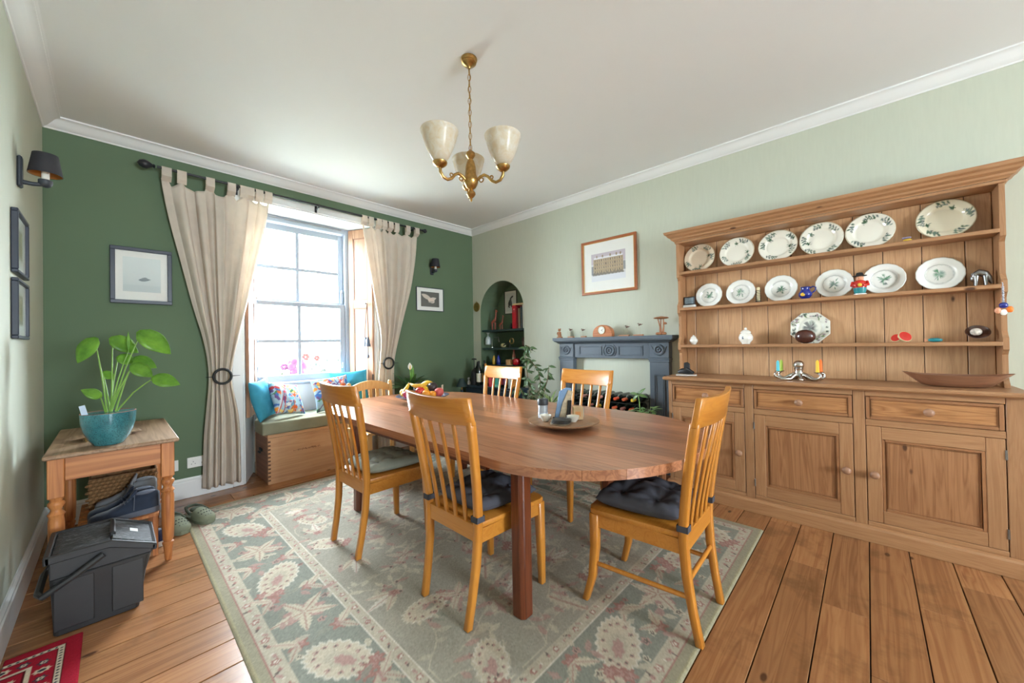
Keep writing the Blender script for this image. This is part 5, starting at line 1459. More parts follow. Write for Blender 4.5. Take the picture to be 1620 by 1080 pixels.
# ================================================================== FIREPLACE
fp = thing('fireplace_surround', 'slate blue cast iron fireplace surround on the pale green wall', 'fireplace', (RX, 1.935, 0))
def fpart(name, x0, x1, y0, y1, z0, z1, bev=0.003, mat=None, par=fp):
    bm = B(); box(bm, x0-RX, x1-RX, y0-1.935, y1-1.935, z0, z1); return done(bm, name, mat or mSLATE, par, bevel=bev)
FX = 3.535
def fluted(y0, y1):
    p = fpart('pilaster', FX, RX-0.019, y0, y1, 0.0, 1.075)
    w = y1-y0
    bm = B()
    for i, d in ((0.04, 0.010), (0.055, 0.006)):
        for a, b, c, e in ((y0+i, y0+i+0.010, 0.42, 0.93), (y1-i-0.010, y1-i, 0.42, 0.93), (y0+i+0.010, y1-i-0.010, 0.92-(i-0.04), 0.93-(i-0.04))):
            box(bm, FX-d-RX, FX-RX, a-1.935, b-1.935, c, e)
    done(bm, 'panel_moulding', mSLATE, fp, bevel=0.002)
    cy = (y0+y1)/2
    for R_ in (0.045, 0.03):
        bm = B(); ring_tube(bm, (FX-RX, cy-1.935, 0.40), R_, 0.007, (0, 1, 0), (0, 0, 1), 20, 6, 0.0, PI); done(bm, 'arch_moulding', mSLATE, fp, smooth=60)
    fpart('capital', FX-0.014, RX-0.019, y0-0.010, y1+0.010, 1.070, 1.088, 0.004); fpart('capital', FX-0.008, RX-0.019, y0-0.005, y1+0.005, 1.050, 1.070, 0.003)
    fpart('block', FX, RX-0.001, y0, y1, 1.0885, 1.235)
    for R_, rr in ((0.040, 0.012), (0.014, 0.010)):
        bm = B(); ring_tube(bm, (FX-RX, cy-1.935, 1.165), R_, rr, (0, 1, 0), (0, 0, 1), 24, 8); done(bm, 'roundel', mSLATE, fp, smooth=60)
    bm = B()
    for s in (-1, 1): tube(bm, [(FX-RX-0.002, cy-1.935+s*0.072, 1.20), (FX-RX-0.002, cy-1.935+s*0.040, 1.135), (FX-RX-0.002, cy-1.935+s*0.006, 1.108)], [0.003, 0.007, 0.003], 8)
    done(bm, 'leaf_scroll', mSLATE, fp, smooth=60)
fluted(2.40, 2.585); fluted(1.340, 1.525)
fpart('frieze', FX+0.018, RX-0.001, 1.525, 2.40, 1.078, 1.235)
bm = B()
for ya, yb in ((2.05, 2.33), (1.60, 1.86)):
    for a, b, c, e in ((ya, ya+0.010, 1.11, 1.205), (yb-0.010, yb, 1.11, 1.205), (ya+0.01, yb-0.01, 1.11, 1.12), (ya+0.01, yb-0.01, 1.195, 1.205)):
        box(bm, FX+0.010-RX, FX+0.018-RX, a-1.935, b-1.935, c, e)
done(bm, 'panel_moulding', mSLATE, fp, bevel=0.002)
for R_, rr in ((0.046, 0.012), (0.020, 0.010)):
    bm = B(); ring_tube(bm, (FX+0.016-RX, 1.957-1.935, 1.158), R_, rr, (0, 1, 0), (0, 0, 1), 26, 8); done(bm, 'roundel', mSLATE, fp, smooth=60)
bm = B()
for s in (-1, 1):
    bm = B(); ring_tube(bm, (FX+0.016-RX, 1.957-1.935, 1.158), 0.072, 0.006, (0, s, 0), (0, 0, 1), 14, 6, -0.9, 0.9); done(bm, 'scroll', mSLATE, fp, smooth=60)

bm = B(); prof_ = [(0.0, 1.235), (-0.02, 1.240), (-0.035, 1.250), (-0.06, 1.258), (-0.07, 1.262), (-0.07, 1.268), (-0.082, 1.272), (-0.085, 1.302), (0.0, 1.302)]
yl, yr = 2.585-1.935, 1.340-1.935
loft(bm, [[(-0.001, yl-d*0.42, z) for d, z in prof_], [(FX-RX+d, yl-d*0.42, z) for d, z in prof_], [(FX-RX+d, yr+d*0.72, z) for d, z in prof_], [(-0.001, yr+d*0.72, z) for d, z in prof_]])
done(bm, 'mantel_shelf', mSLATE, fp)
# baseboard clash is avoided: the surround stops in front of the skirting
MZ = 1.302
mCARVE = wood('carved_driftwood', lin(120, 70, 40), lin(180, 120, 78), 2, ring=20, rough=0.6)
a = thing('carved_bear', 'small carved wooden bear at the left end of the mantelpiece', 'figurine', (3.515, 2.565, MZ))
bm = B(); box(bm, -0.02, 0.02, -0.03, 0.03, 0.0005, 0.014); done(bm, 'base', mCARVE, a, bevel=0.003)
bm = B(); tube(bm, [(0, 0, 0.014), (0, 0.004, 0.04), (0, 0, 0.072)], [0.022, 0.024, 0.014], 10); ellipsoid(bm, (-0.004, 0, 0.09), 0.016, 0.016, 0.016, 12, 8)
for s in (-1, 1): ellipsoid(bm, (0, s*0.013, 0.104), 0.005, 0.006, 0.006, 8, 6); tube(bm, [(-0.006, s*0.018, 0.066), (-0.022, s*0.016, 0.046)], 0.008, 8)
done(bm, 'body', mCARVE, a, smooth=60)
mTWIG = plain('thin_brass_wire', lin(150, 130, 96), 0.4, metal=0.8)
mBIRD = plain('dark_painted_bird', lin(92, 66, 56), 0.5, var=0.3, vscale=80)
mBLOCK = wood('driftwood_block', lin(146, 92, 62), lin(186, 134, 98), 1, ring=20, rough=0.6)
def bird(label, y, bw, hgt, dy):
    a = thing('bird_ornament', label, 'ornament', (3.50, y, MZ), 0, 'wire birds on the mantelpiece')
    bm = B(); box(bm, -0.016, 0.016, -bw/2, bw/2, 0.0005, 0.014); done(bm, 'block', mBLOCK, a, bevel=0.002)
    bm = B(); tube(bm, [(0, dy, 0.014), (0, dy, hgt-0.01)], 0.0012, 6); tube(bm, [(0, dy+0.03, 0.014), (0, dy+0.036, hgt*0.8)], 0.0009, 5); tube(bm, [(0.004, dy+0.018, 0.014), (0.004, dy+0.014, hgt*1.2)], 0.0009, 5); done(bm, 'wire', mTWIG, a)
    bm = B(); ellipsoid(bm, (0, dy, hgt), 0.008, 0.017, 0.009, 12, 8, Matrix.Rotation(-0.35, 4, 'X')); ellipsoid(bm, (0, dy+0.014, hgt+0.010), 0.006, 0.007, 0.006, 10, 6); tube(bm, [(0, dy+0.020, hgt+0.010), (0, dy+0.029, hgt+0.009)], [0.002, 0.0005], 6); tube(bm, [(0, dy-0.012, hgt-0.002), (0, dy-0.030, hgt+0.006)], [0.005, 0.002], 6)
    done(bm, 'bird', mBIRD, a, smooth=60)
bird('tiny wire-legged bird beside the carved bear on the mantelpiece', 2.40, 0.075, 0.088, 0.005)
bird('tiny wire-legged bird just left of the mantel clock', 2.235, 0.060, 0.080, 0.008)
bird('wire-legged bird just right of the mantel clock', 1.765, 0.105, 0.092, -0.035)
bird('wire-legged bird furthest right on the mantelpiece beside the carved mushroom tree', 1.615, 0.095, 0.108, -0.015)
a = thing('mantel_clock', 'arched wooden clock with white face on the mantelpiece', 'clock', (3.505, 1.998, MZ))
mCLK = wood('clock_wood', lin(150, 84, 46), lin(190, 118, 70), 1, ring=16, rough=0.35)
bm = B(); n = 20
poly = [(0.11, 0.0005), (0.112, 0.03)] + [(0.11*math.cos(q*PI/n), 0.035+0.088*math.sin(q*PI/n)) for q in range(n+1)] + [(-0.112, 0.03), (-0.11, 0.0005)]
prism(bm, poly, 0, -0.030, 0.030); done(bm, 'case', mCLK, a, bevel=0.003)
bm = B(); lathe(bm, [(0.040, 0.0), (0.040, 0.004), (0.002, 0.004)], 28, (-0.0302, 0.004, 0.068), Matrix.Rotation(-PI/2, 4, 'Y')); done(bm, 'dial', mCHINA, a)
bm = B(); ring_tube(bm, (-0.034, 0.004, 0.068), 0.041, 0.003, (0, 1, 0), (0, 0, 1), 28, 6); done(bm, 'bezel', mBRASS, a, smooth=60)
bm = B()
for q in range(12):
    an = q*PI/6; u, v = math.cos(an), math.sin(an); tube(bm, [(-0.0348, 0.004+0.029*u, 0.068+0.029*v), (-0.0348, 0.004+0.035*u, 0.068+0.035*v)], 0.0011, 5)
done(bm, 'hour_marks', mIRON, a)
for nm, L_, an, wd in (('hour_hand', 0.018, math.radians(-142), 0.0022), ('minute_hand', 0.028, math.radians(150), 0.0016)):
    bm = B(); tube(bm, [(-0.0352, 0.004, 0.068), (-0.0352, 0.004+L_*math.cos(an), 0.068-L_*math.sin(an)*-1)], wd, 6); done(bm, nm, mIRON, a)
a = thing('mushroom_carving', 'carved wooden mushroom tree at the right end of the mantelpiece', 'ornament', (3.50, 1.392, MZ))
bm = B(); 
for q in range(6): ellipsoid(bm, (0.014*math.cos(q), 0.034*math.sin(q*1.05)+0.002, 0.016), 0.018, 0.020, 0.014, 10, 6)
done(bm, 'root_base', mCARVE, a, smooth=60)
for pts in ([(0, 0.01, 0.02), (0, 0.012, 0.08), (0, 0.03, 0.15)], [(0.004, -0.012, 0.02), (0.004, -0.022, 0.08), (0.004, -0.02, 0.15)], [(-0.004, 0.0, 0.02), (-0.004, 0.004, 0.09), (-0.004, 0.0, 0.15)]):
    bm = B(); tube(bm, pts, [0.009, 0.006, 0.005], 8); done(bm, 'stem', mCARVE, a, smooth=60)
bm = B(); lathe(bm, [(0.004, 0.148), (0.056, 0.154), (0.070, 0.160), (0.055, 0.168), (0.004, 0.176)], 20); done(bm, 'cap', mCARVE, a, smooth=60)
bm = B(); lathe(bm, [(0.003, 0.098), (0.018, 0.102), (0.016, 0.114), (0.002, 0.122)], 14, (0.004, -0.034, 0)); done(bm, 'cap', mCARVE, a, smooth=60)
bm = B(); box(bm, RX-0.075, RX-0.001, 2.602, 2.622, 1.262, 1.292); o = done(bm, 'wall_hook', mIRON, bevel=0.003); prop(o, 'small dark hook on the wall at the left end of the mantel shelf', 'hook')

# ---- wine rack with bottles lying in the hearth
wr = thing('wine_rack', 'wire wine rack standing inside the fireplace opening', 'wine rack', (3.45, 1.96, 0))
bm = B()
for z in (0.30, 0.39, 0.48, 0.57, 0.66):
    for x in (-0.11, 0.11): tube(bm, [(x, -0.415, z), (x, 0.415, z)], 0.003, 6)
for y in (-0.415, 0.415):
    for x in (-0.11, 0.11): tube(bm, [(x, y, 0.002), (x, y, 0.70)], 0.004, 6)
done(bm, 'wire_frame', mIRON, wr)
mBOT = plain('dark_green_bottle_glass', (0.012, 0.018, 0.014), 0.08, var=0.2, coat=0.5)
caps = [(24, 24, 26), (30, 34, 30), (150, 100, 92), (26, 26, 30), (32, 40, 36), (40, 36, 40), (226, 160, 150), (206, 96, 60), (196, 190, 184), (204, 74, 40), (60, 60, 62), (222, 186, 60)]
capm = {}
for c in caps: capm[c] = plain('capsule_%d_%d_%d' % c, lin(*c), 0.35, var=0.05)
bp = None
names = ['top row', 'second row', 'third row', 'fourth row']
for row, z in enumerate((0.70, 0.61, 0.52, 0.43)):
    for k in range(9):
        y = 1.60+0.088*k+(0.02 if row % 2 else 0)
        if y > 2.36: continue
        c = caps[(k*5+row*3+ (6 if k < 4 else 0)) % len(caps)]
        if k < 5 and row == 0: c = [(222, 186, 60), (206, 96, 60), (204, 74, 40), (196, 190, 184), (226, 160, 150)][k]
        if k >= 5: c = [(24, 24, 26), (30, 34, 30), (150, 100, 92), (26, 26, 30)][(k+row) % 4]
        bo = thing('wine_bottle', 'wine bottle lying in the %s of the rack, %s from the dresser side' % (names[row], ['first', 'second', 'third', 'fourth', 'fifth', 'sixth', 'seventh', 'eighth', 'ninth'][k]), 'bottle', (3.46, y, z), 0, 'wine bottles in the hearth rack')
        if bp is None:
            rot = Matrix.Rotation(-PI/2, 4, 'Y')
            bm = B(); lathe(bm, [(0.030, -0.14), (0.036, -0.135), (0.037, 0.03), (0.034, 0.05), (0.016, 0.085), (0.014, 0.10)], 14, (0, 0, 0), rot); g_ = done(bm, 'glass', mBOT, bo, smooth=40)
            bm = B(); lathe(bm, [(0.0150, 0.0905), (0.0155, 0.155), (0.012, 0.158)], 12, (0, 0, 0), rot); c_ = done(bm, 'capsule', None, bo, smooth=40)
            bp = (g_.data, c_.data)
            c_.data.materials.append(capm[c])
        else:
            link_mesh('glass', bp[0], None, bo)
            c_ = link_mesh('capsule', bp[1], None, bo); c_.material_slots[0].link = 'OBJECT'; c_.material_slots[0].material = capm[c]
        if row == 0 and k == 0: first_caps = c_

# ================================================================== NICHE
for z, lab in ((1.418, 'upper dark teal shelf across the arched niche'), (1.165, 'middle dark teal shelf across the arched niche'), (0.93, 'lower dark teal shelf across the arched niche')):
    a = thing('niche_shelf', lab, 'shelf', (3.79, NC, z))
    bm = B(); box(bm, -0.155, 0.158, -NR+0.008, NR-0.008, 0.0, 0.028); done(bm, 'board', mSHELFB, a, bevel=0.003)
    bm = B(); tube(bm, [(-0.157, -0.22, 0.006), (-0.157, 0.06, 0.006)], 0.004, 6); done(bm, 'light_strip', mSILVER, a, smooth=60)
U1, U2_, U3 = 1.4465, 1.1935, 0.9585
a = thing('round_brass_plaque', 'round embossed brass plaque on the wall left of the arched niche', 'plaque', (RX-0.001, 4.108, 1.785))
bm = B(); lathe(bm, [(0.066, 0.0), (0.068, 0.004), (0.055, 0.010), (0.050, 0.007), (0.028, 0.012), (0.002, 0.014)], 28, (0, 0, 0), Matrix.Rotation(-PI/2, 4, 'Y')); done(bm, 'disc', mBRASS, a, smooth=50)
bm = B(); ring_tube(bm, (-0.004, 0, 0.076), 0.010, 0.002, (0, 1, 0), (0, 0, 1), 14, 6); done(bm, 'hanger', mBRASS, a, smooth=60)
mGIR = plain('rust_brown_carving', lin(140, 70, 50), 0.5, var=0.35, vscale=70)
def giraffe(label, y, x, h):
    a = thing('giraffe_figurine', label, 'figurine', (x, y, U1), 0.3)
    s = h/0.36
    bm = B()
    for dx in (-0.012, 0.012):
        for dy in (0.028, -0.03): tube(bm, [(dx*s, dy*s, 0.0005), (dx*s, dy*s, 0.13*s)], [0.006*s, 0.009*s], 7)
    tube(bm, [(0, 0.042*s, 0.125*s), (0, 0.01*s, 0.15*s), (0, -0.032*s, 0.175*s)], [0.018*s, 0.026*s, 0.024*s], 10)
    tube(bm, [(0, -0.028*s, 0.17*s), (0, -0.045*s, 0.25*s), (0, -0.05*s, 0.33*s)], [0.022*s, 0.013*s, 0.010*s], 9)
    tube(bm, [(0, -0.044*s, 0.335*s), (0, -0.062*s, 0.335*s), (0, -0.082*s, 0.318*s)], [0.013*s, 0.013*s, 0.008*s], 9)
    for dx in (-0.006, 0.006): tube(bm, [(dx*s, -0.048*s, 0.34*s), (dx*1.4*s, -0.046*s, 0.365*s)], 0.003*s, 6)
    tube(bm, [(0, 0.05*s, 0.13*s), (0, 0.062*s, 0.07*s)], 0.003*s, 6)
    done(bm, 'body', mGIR, a, smooth=60)
giraffe('taller carved brown giraffe on the upper niche shelf', 3.885, 3.74, 0.29)
giraffe('shorter carved brown giraffe on the upper niche shelf', 3.735, 3.74, 0.20)
p = Paint(0.7, 1, 36, 50, lin(214, 216, 214))
p.leaf(0.2, 0.25, 1.2, 0.55, 0.22, lin(60, 64, 66)); p.leaf(0.42, 0.2, 1.75, 0.6, 0.16, lin(90, 96, 96)); p.ell(0.45, 0.78, 0.12, 0.05, 0.5, lin(70, 74, 76)); p.leaf(0.3, 0.2, 2.6, 0.2, 0.08, lin(70, 70, 70))
picture('small black framed bird drawing on the back of the niche', (NX-0.001, 3.735, 1.845), -PI/2, 0.245, 0.34, 0.010, mBLACK, mMOUNT, p, 0.016, (0.18, 0), (0.26, 0))
a = thing('small_dark_vase', 'small dark vase on the upper niche shelf beside the books', 'vase', (3.73, 3.53, U1)); bm = B(); lathe(bm, [(0.010, 0.0005), (0.022, 0.02), (0.024, 0.045), (0.010, 0.065), (0.013, 0.078)], 16); done(bm, 'body', mBLACK, a, smooth=60)
def book(label, y, t, h, d, col, x=3.70, band=None):
    a = thing('book', label, 'book', (x, y, U1), 0, 'books on the upper niche shelf')
    m = plain('book_%d_%d_%d' % col, lin(*col), 0.5)
    bm = B(); box(bm, 0, d, -t/2+0.003, t/2-0.003, 0.003, h-0.003); done(bm, 'pages', mMOUNT, a)
    bm = B(); box(bm, -0.003, 0.0, -t/2, t/2, 0.0005, h); box(bm, -0.003, d+0.003, -t/2, -t/2+0.003, 0.0005, h); box(bm, -0.003, d+0.003, t/2-0.003, t/2, 0.0005, h); done(bm, 'cover', m, a)
    if band:
        bm = B(); ring_tube(bm, (-0.004, 0, h*0.78), t*0.26, 0.003, (0, 1, 0), (0, 0, 1), 14, 6); done(bm, 'spine_ring', mSILVER, a, smooth=60)
book('wide bright red ring binder on the upper niche shelf', 3.442, 0.075, 0.315, 0.20, (196, 26, 44), band=True)
book('thin dark red book right of the red ring binder on the niche shelf', 3.390, 0.022, 0.30, 0.20, (150, 30, 44))
book('tan book on the niche shelf right of the dark red one', 3.355, 0.030, 0.27, 0.19, (170, 140, 112))
book('slate grey book on the niche shelf right of the tan one', 3.318, 0.022, 0.29, 0.19, (98, 108, 116))
book('pale cream book at the right end of the niche shelf', 3.268, 0.050, 0.31, 0.20, (212, 214, 204))
bm = B(); box(bm, 3.70, 3.90, 3.27, 3.475, U1+0.316, U1+0.338); o = done(bm, 'cream_box_file', plain('cream_card', lin(222, 200, 150), 0.6), bevel=0.002); prop(o, 'flat cream box lying on top of the books in the niche', 'box')
# middle shelf: corkscrew, gadgets
mGLASSW = pane_glass('white_glass', (0.9, 0.92, 0.94))
a = thing('hanging_glass', 'upside-down clear goblet hanging at the left of the niche under the upper shelf', 'glass', (3.70, 3.965, 1.19)); bm = B(); lathe(bm, [(0.042, 0.05), (0.045, 0.10), (0.036, 0.15), (0.012, 0.165), (0.005, 0.175), (0.005, 0.205), (0.03, 0.212), (0.03, 0.216), (0.002, 0.216)], 18); done(bm, 'goblet', plain('frosted_glass_grey', lin(176, 186, 188), 0.15, coat=0.5), a, smooth=50)
a = thing('desk_bracket', 'silver wire stand on the left of the middle niche shelf', 'stand', (3.70, 3.83, U2_)); bm = B(); tube(bm, [(0, 0.055, 0.0), (0, 0.05, 0.135), (0, 0.02, 0.142), (0, -0.075, 0.15), (0, -0.09, 0.08)], 0.004, 8); lathe(bm, [(0.03, 0.0005), (0.03, 0.006), (0.004, 0.01)], 14, (0, 0.055, 0)); done(bm, 'wire', mSILVER, a, smooth=60)
a = thing('magnifier', 'brass and black magnifier on the middle niche shelf', 'magnifier', (3.70, 3.56, U2_)); bm = B(); tube(bm, [(0, 0.10, 0.03), (0, -0.02, 0.075)], 0.008, 8); done(bm, 'handle', mIRON, a, smooth=60)
bm = B(); ring_tube(bm, (0, -0.06, 0.088), 0.036, 0.006, (0, 1, 0), (0, 0, 1), 20, 8); done(bm, 'rim', mBRASS, a, smooth=60); bm = B(); lathe(bm, [(0.03, 0.0005), (0.028, 0.008), (0.008, 0.012), (0.006, 0.05)], 14, (0, -0.02, 0)); done(bm, 'foot', mIRON, a, smooth=60)
a = thing('small_globe', 'small cream and brown shell ornament on the middle niche shelf', 'ornament', (3.72, 3.68, U2_)); bm = B(); ellipsoid(bm, (0, 0, 0.031), 0.03, 0.045, 0.03, 14, 10); done(bm, 'shell', plain('shell_cream', lin(180, 172, 130), 0.4, var=0.3, vscale=60), a, smooth=60)
a = thing('dark_mask', 'small dark mask ornament at the right end of the middle niche shelf', 'ornament', (3.68, 3.262, U2_)); bm = B(); ellipsoid(bm, (0, 0, 0.071), 0.018, 0.034, 0.07, 14, 10); done(bm, 'mask', mBRN, a, smooth=60)
# lower shelf: bottles and ornaments seen over the chair
def bottle(label, x, y, z0, h, r, glass, lab=None, cap=None, cat='bottle', name='bottle', neck=0.38):
    a = thing(name, label, cat, (x, y, z0), 0, 'drinks bottles by the niche')
    bm = B(); lathe(bm, [(r*0.9, 0.0005), (r, 0.006), (r, h*(1-neck)), (r*0.85, h*(1-neck)+0.02), (r*0.36, h*(1-neck)+0.06 if neck > 0.3 else h*(1-neck*0.5)), (r*0.34, h*0.985), (r*0.2, h*0.985)], 16); done(bm, 'glass', glass, a, smooth=40)
    if lab is not None:
        bm = B(); lathe(bm, [(r*1.01, h*0.15), (r*1.012, h*0.15+0.001), (r*1.012, h*(0.88-neck)), (r*1.01, h*(0.88-neck)+0.001)], 16); done(bm, 'label', lab, a, smooth=40)
    if cap is not None:
        bm = B(); lathe(bm, [(r*0.40, h*0.86), (r*0.41, h*1.0), (r*0.2, h*1.005)], 12); done(bm, 'cap', cap, a, smooth=40)
    return a
mLABW = plain('cream_label', lin(222, 216, 196), 0.6, var=0.05)
mLABR = plain('red_label', lin(200, 60, 70), 0.5); mLABT = plain('teal_label', lin(60, 160, 140), 0.5); mLABY = plain('amber_label', lin(206, 140, 60), 0.5); mLABP = plain('plum_label', lin(110, 60, 90), 0.5)
mAMB = plain('amber_glass', lin(150, 84, 26), 0.1, coat=0.5); mCLR = plain('pale_clear_glass', lin(186, 196, 190), 0.1, coat=0.5)
bottle('yellow topped small bottle on the lower niche shelf', 3.68, 3.83, U3, 0.12, 0.025, plain('yellow_liqueur', lin(200, 160, 50), 0.15, coat=0.4), None, mLABW, neck=0.45)
bottle('small cobalt blue bottle on the lower niche shelf', 3.68, 3.74, U3, 0.13, 0.028, mBLUE, None, mBLUE, neck=0.5)
bm = B(); box(bm, 3.64, 3.70, 3.49, 3.56, U3+0.0005, U3+0.075); o = done(bm, 'tan_box', plain('tan_card', lin(196, 152, 104), 0.6), bevel=0.002); prop(o, 'small tan box on the lower niche shelf', 'box')
bottle('small bottle with white label standing behind the tan box in the niche', 3.76, 3.52, U3, 0.20, 0.024, plain('pink_liqueur', lin(196, 130, 120), 0.15), mLABW, mLABR, neck=0.4)
bm = B(); lathe(bm, [(0.03, 0.0005), (0.05, 0.02), (0.055, 0.06), (0.045, 0.085), (0.01, 0.092)], 18); o = done(bm, 'red_pot', plain('red_enamel', lin(190, 24, 36), 0.25, coat=0.4), smooth=50); o.location = (3.69, 3.41, U3); prop(o, 'round red pot on the lower niche shelf', 'pot')
# ---- cabinet under the niche
cb = thing('navy_cabinet', 'dark navy drinks cabinet standing below the arched niche', 'cabinet', (3.47, 3.60, 0))
bm = B(); box(bm, -0.115, 0.12, -0.46, 0.46, 0.06, 0.66); done(bm, 'body', mNAVY, cb, bevel=0.003)
bm = B(); box(bm, -0.135, 0.122, -0.49, 0.49, 0.6605, 0.688); done(bm, 'top', mNAVY, cb, bevel=0.006)
bm = B(); box(bm, -0.10, 0.11, -0.45, 0.45, 0.002, 0.0595); done(bm, 'plinth', mNAVY, cb)
for i in range(2):
    y0 = -0.45+0.46*i
    bm = B(); box(bm, -0.127, -0.1155, y0, y0+0.44, 0.09, 0.64); d_ = done(bm, 'door', mNAVY, cb, bevel=0.003)
    bm = B(); ellipsoid(bm, (-0.137, y0+(0.40 if i == 0 else 0.04), 0.40), 0.010, 0.010, 0.010, 10, 8); done(bm, 'knob', mBRASS, d_, smooth=60)
KT = 0.6885
a = thing('bottle_flask', 'large black ribbed flask standing at the left end of the navy cabinet', 'flask', (3.42, 3.935, KT))
bm = B(); lathe(bm, [(0.055, 0.0005)] + [(0.060+0.002*(q % 2), 0.01+q*0.011) for q in range(16)] + [(0.05, 0.195), (0.022, 0.225), (0.02, 0.235)], 20); done(bm, 'body', mBLACK, a, smooth=30)
bm = B(); tube(bm, [(0, -0.02, 0.225), (0, -0.045, 0.26), (0, -0.06, 0.32)], 0.016, 8); done(bm, 'neck', mBLACK, a, smooth=60)
bm = B(); tube(bm, [(0.0, 0.02, 0.21), (0.0, 0.02, 0.355)], 0.006, 8); tube(bm, [(0, 0.06, 0.352), (0, 0.02, 0.358), (0, -0.02, 0.352)], 0.010, 8); done(bm, 'plunger', mBLACK, a, smooth=60)
specs = [(3.40, 3.835, 0.33, 0.036, mBOT, mLABW, mIRON, 'tall dark bottle with cream label right of the black flask'), (3.44, 3.765, 0.34, 0.035, mBOT, mLABY, mIRON, 'tall dark bottle with amber label third along the navy cabinet'), (3.40, 3.70, 0.30, 0.034, mBOT, mLABW, mLABY, 'dark bottle just behind the left post of the far slatted chair'),
         (3.40, 3.60, 0.24, 0.036, plain('pink_bottle', lin(206, 70, 84), 0.2, coat=0.4), mLABR, mLABW, 'pink bottle seen through the chair slats on the navy cabinet'), (3.40, 3.49, 0.25, 0.034, plain('mint_bottle', lin(110, 190, 170), 0.2, coat=0.4), mLABT, mLABW, 'mint green bottle seen through the chair slats on the navy cabinet'),
         (3.42, 3.41, 0.26, 0.034, mBOT, mLABR, mIRON, 'dark bottle with red label on the navy cabinet'), (3.40, 3.33, 0.27, 0.034, mBOT, mLABP, mIRON, 'dark bottle with plum label on the navy cabinet'), (3.40, 3.24, 0.25, 0.036, mCLR, None, mIRON, 'clear bottle seen through the right chair slats on the navy cabinet'), (3.40, 3.17, 0.22, 0.034, mAMB, mLABY, mIRON, 'amber bottle near the right end of the navy cabinet')]
for x, y, h, r_, gl, lb, cp, lab in specs: bottle(lab, x, y, KT, h, r_, gl, lb, cp)
a = thing('white_cat_ornament', 'small white cat ornament beside the dark table lamp', 'ornament', (3.40, 4.045, KT)); bm = B(); tube(bm, [(0, 0, 0.0005), (0, 0, 0.03), (0, 0.004, 0.06)], [0.022, 0.024, 0.014], 10); ellipsoid(bm, (-0.004, 0.004, 0.08), 0.016, 0.018, 0.016, 12, 8)
for s in (-1, 1): tube(bm, [(0, 0.004+s*0.010, 0.09), (0, 0.004+s*0.012, 0.105)], [0.006, 0.001], 6)
done(bm, 'body', plain('speckled_white', lin(200, 200, 196), 0.4, var=0.4, vscale=60), a, smooth=60)
a = thing('accent_lamp', 'small dark green lamp with cone shade in the far corner', 'lamp', (3.22, 3.985, 0))
bm = B(); lathe(bm, [(0.10, 0.002), (0.10, 0.015), (0.02, 0.03), (0.018, 0.64)], 18); done(bm, 'stand', mNAVY, a, smooth=40)
bm = B(); lathe(bm, [(0.012, 0.6405), (0.012, 0.70)], 10); done(bm, 'lamp_holder', mBRASS, a)
bm = B(); lathe(bm, [(0.078, 0.682), (0.030, 0.790), (0.028, 0.790), (0.076, 0.682)], 24); bmesh.ops.delete(bm, geom=[f for f in bm.faces if len(f.verts) > 6], context='FACES'); done(bm, 'shade', mSHELFB, a, smooth=50)
# ================================================================== PLANTS
def leaf_mesh(name, L, W, shape='heart', droop=0.25, fold=0.12, n=9):
    """leaf along local +x, lying in xy, thin closed shell"""
    bm = B(); top = []; bot = []
    for i in range(n+1):
        u = i/n
        if shape == 'heart': w = W/2*(math.sin(PI*min(1, u*0.93+0.07))**0.62)*(1.0-0.55*u**1.6)*1.22
        elif shape == 'strap': w = W/2*min(1, u*6+0.35)*(1-u**3)
        else: w = W/2*math.sin(PI*min(1, max(0.02, u**0.85)))
        if u == 1: w = 0.0006
        if u == 0: w = max(w*0.4, 0.0008)
        x = L*u; z = -droop*L*u*u
        row = [(x-(0.10*L*(1-u*4) if (shape == 'heart' and u < 0.25) else 0), s*w, z+fold*abs(s)*w) for s in (-1, -0.5, 0, 0.5, 1)]
        top.append(row)
    vt = [[bm.verts.new((x, y, z+0.0006)) for x, y, z in r] for r in top]; vb = [[bm.verts.new((x, y, z-0.0006)) for x, y, z in r] for r in top]
    for a, b in zip(vt, vt[1:]):
        for i in range(4): bm.faces.new((a[i], b[i], b[i+1], a[i+1]))
    for a, b in zip(vb, vb[1:]):
        for i in range(4): bm.faces.new((a[i], a[i+1], b[i+1], b[i]))
    for i in range(n):
        bm.faces.new((vt[i][0], vb[i][0], vb[i+1][0], vt[i+1][0])); bm.faces.new((vt[i][4], vt[i+1][4], vb[i+1][4], vb[i][4]))
    for i in range(4):
        bm.faces.new((vt[0][i], vt[0][i+1], vb[0][i+1], vb[0][i])); bm.faces.new((vt[n][i], vb[n][i], vb[n][i+1], vt[n][i+1]))
    bmesh.ops.recalc_face_normals(bm, faces=bm.faces)
    me = bpy.data.meshes.new(name); bm.to_mesh(me); bm.free()
    for p_ in me.polygons: p_.use_smooth = True
    return me
def leafmat(name, c1, c2, trans=0.3, rough=0.35):
    m, t, b = new_mat(name); out = t.nodes['Material Output']
    n = noise(t, coords(t, rand=1.0), 14, 3); c = ramp(t, n, [(0.3, c1), (0.7, c2)])
    t.links.new(c, b.inputs['Base Color']); b.inputs['Roughness'].default_value = rough
    tl = N(t, 'ShaderNodeBsdfTranslucent'); t.links.new(c, tl.inputs[0]); mx = N(t, 'ShaderNodeMixShader'); mx.inputs[0].default_value = trans
    t.links.new(b.outputs[0], mx.inputs[1]); t.links.new(tl.outputs[0], mx.inputs[2]); t.links.new(mx.outputs[0], out.inputs[0])
    return m
mLEAFB = leafmat('bright_green_leaf', lin(84, 132, 40), lin(128, 178, 60)); mLEAFD = leafmat('deep_green_leaf', lin(38, 66, 34), lin(70, 104, 54), 0.15); mLEAFM = leafmat('mid_green_leaf', lin(74, 110, 60), lin(124, 154, 92), 0.25); mLEAFV = leafmat('variegated_leaf', lin(96, 132, 70), lin(176, 190, 130), 0.25)
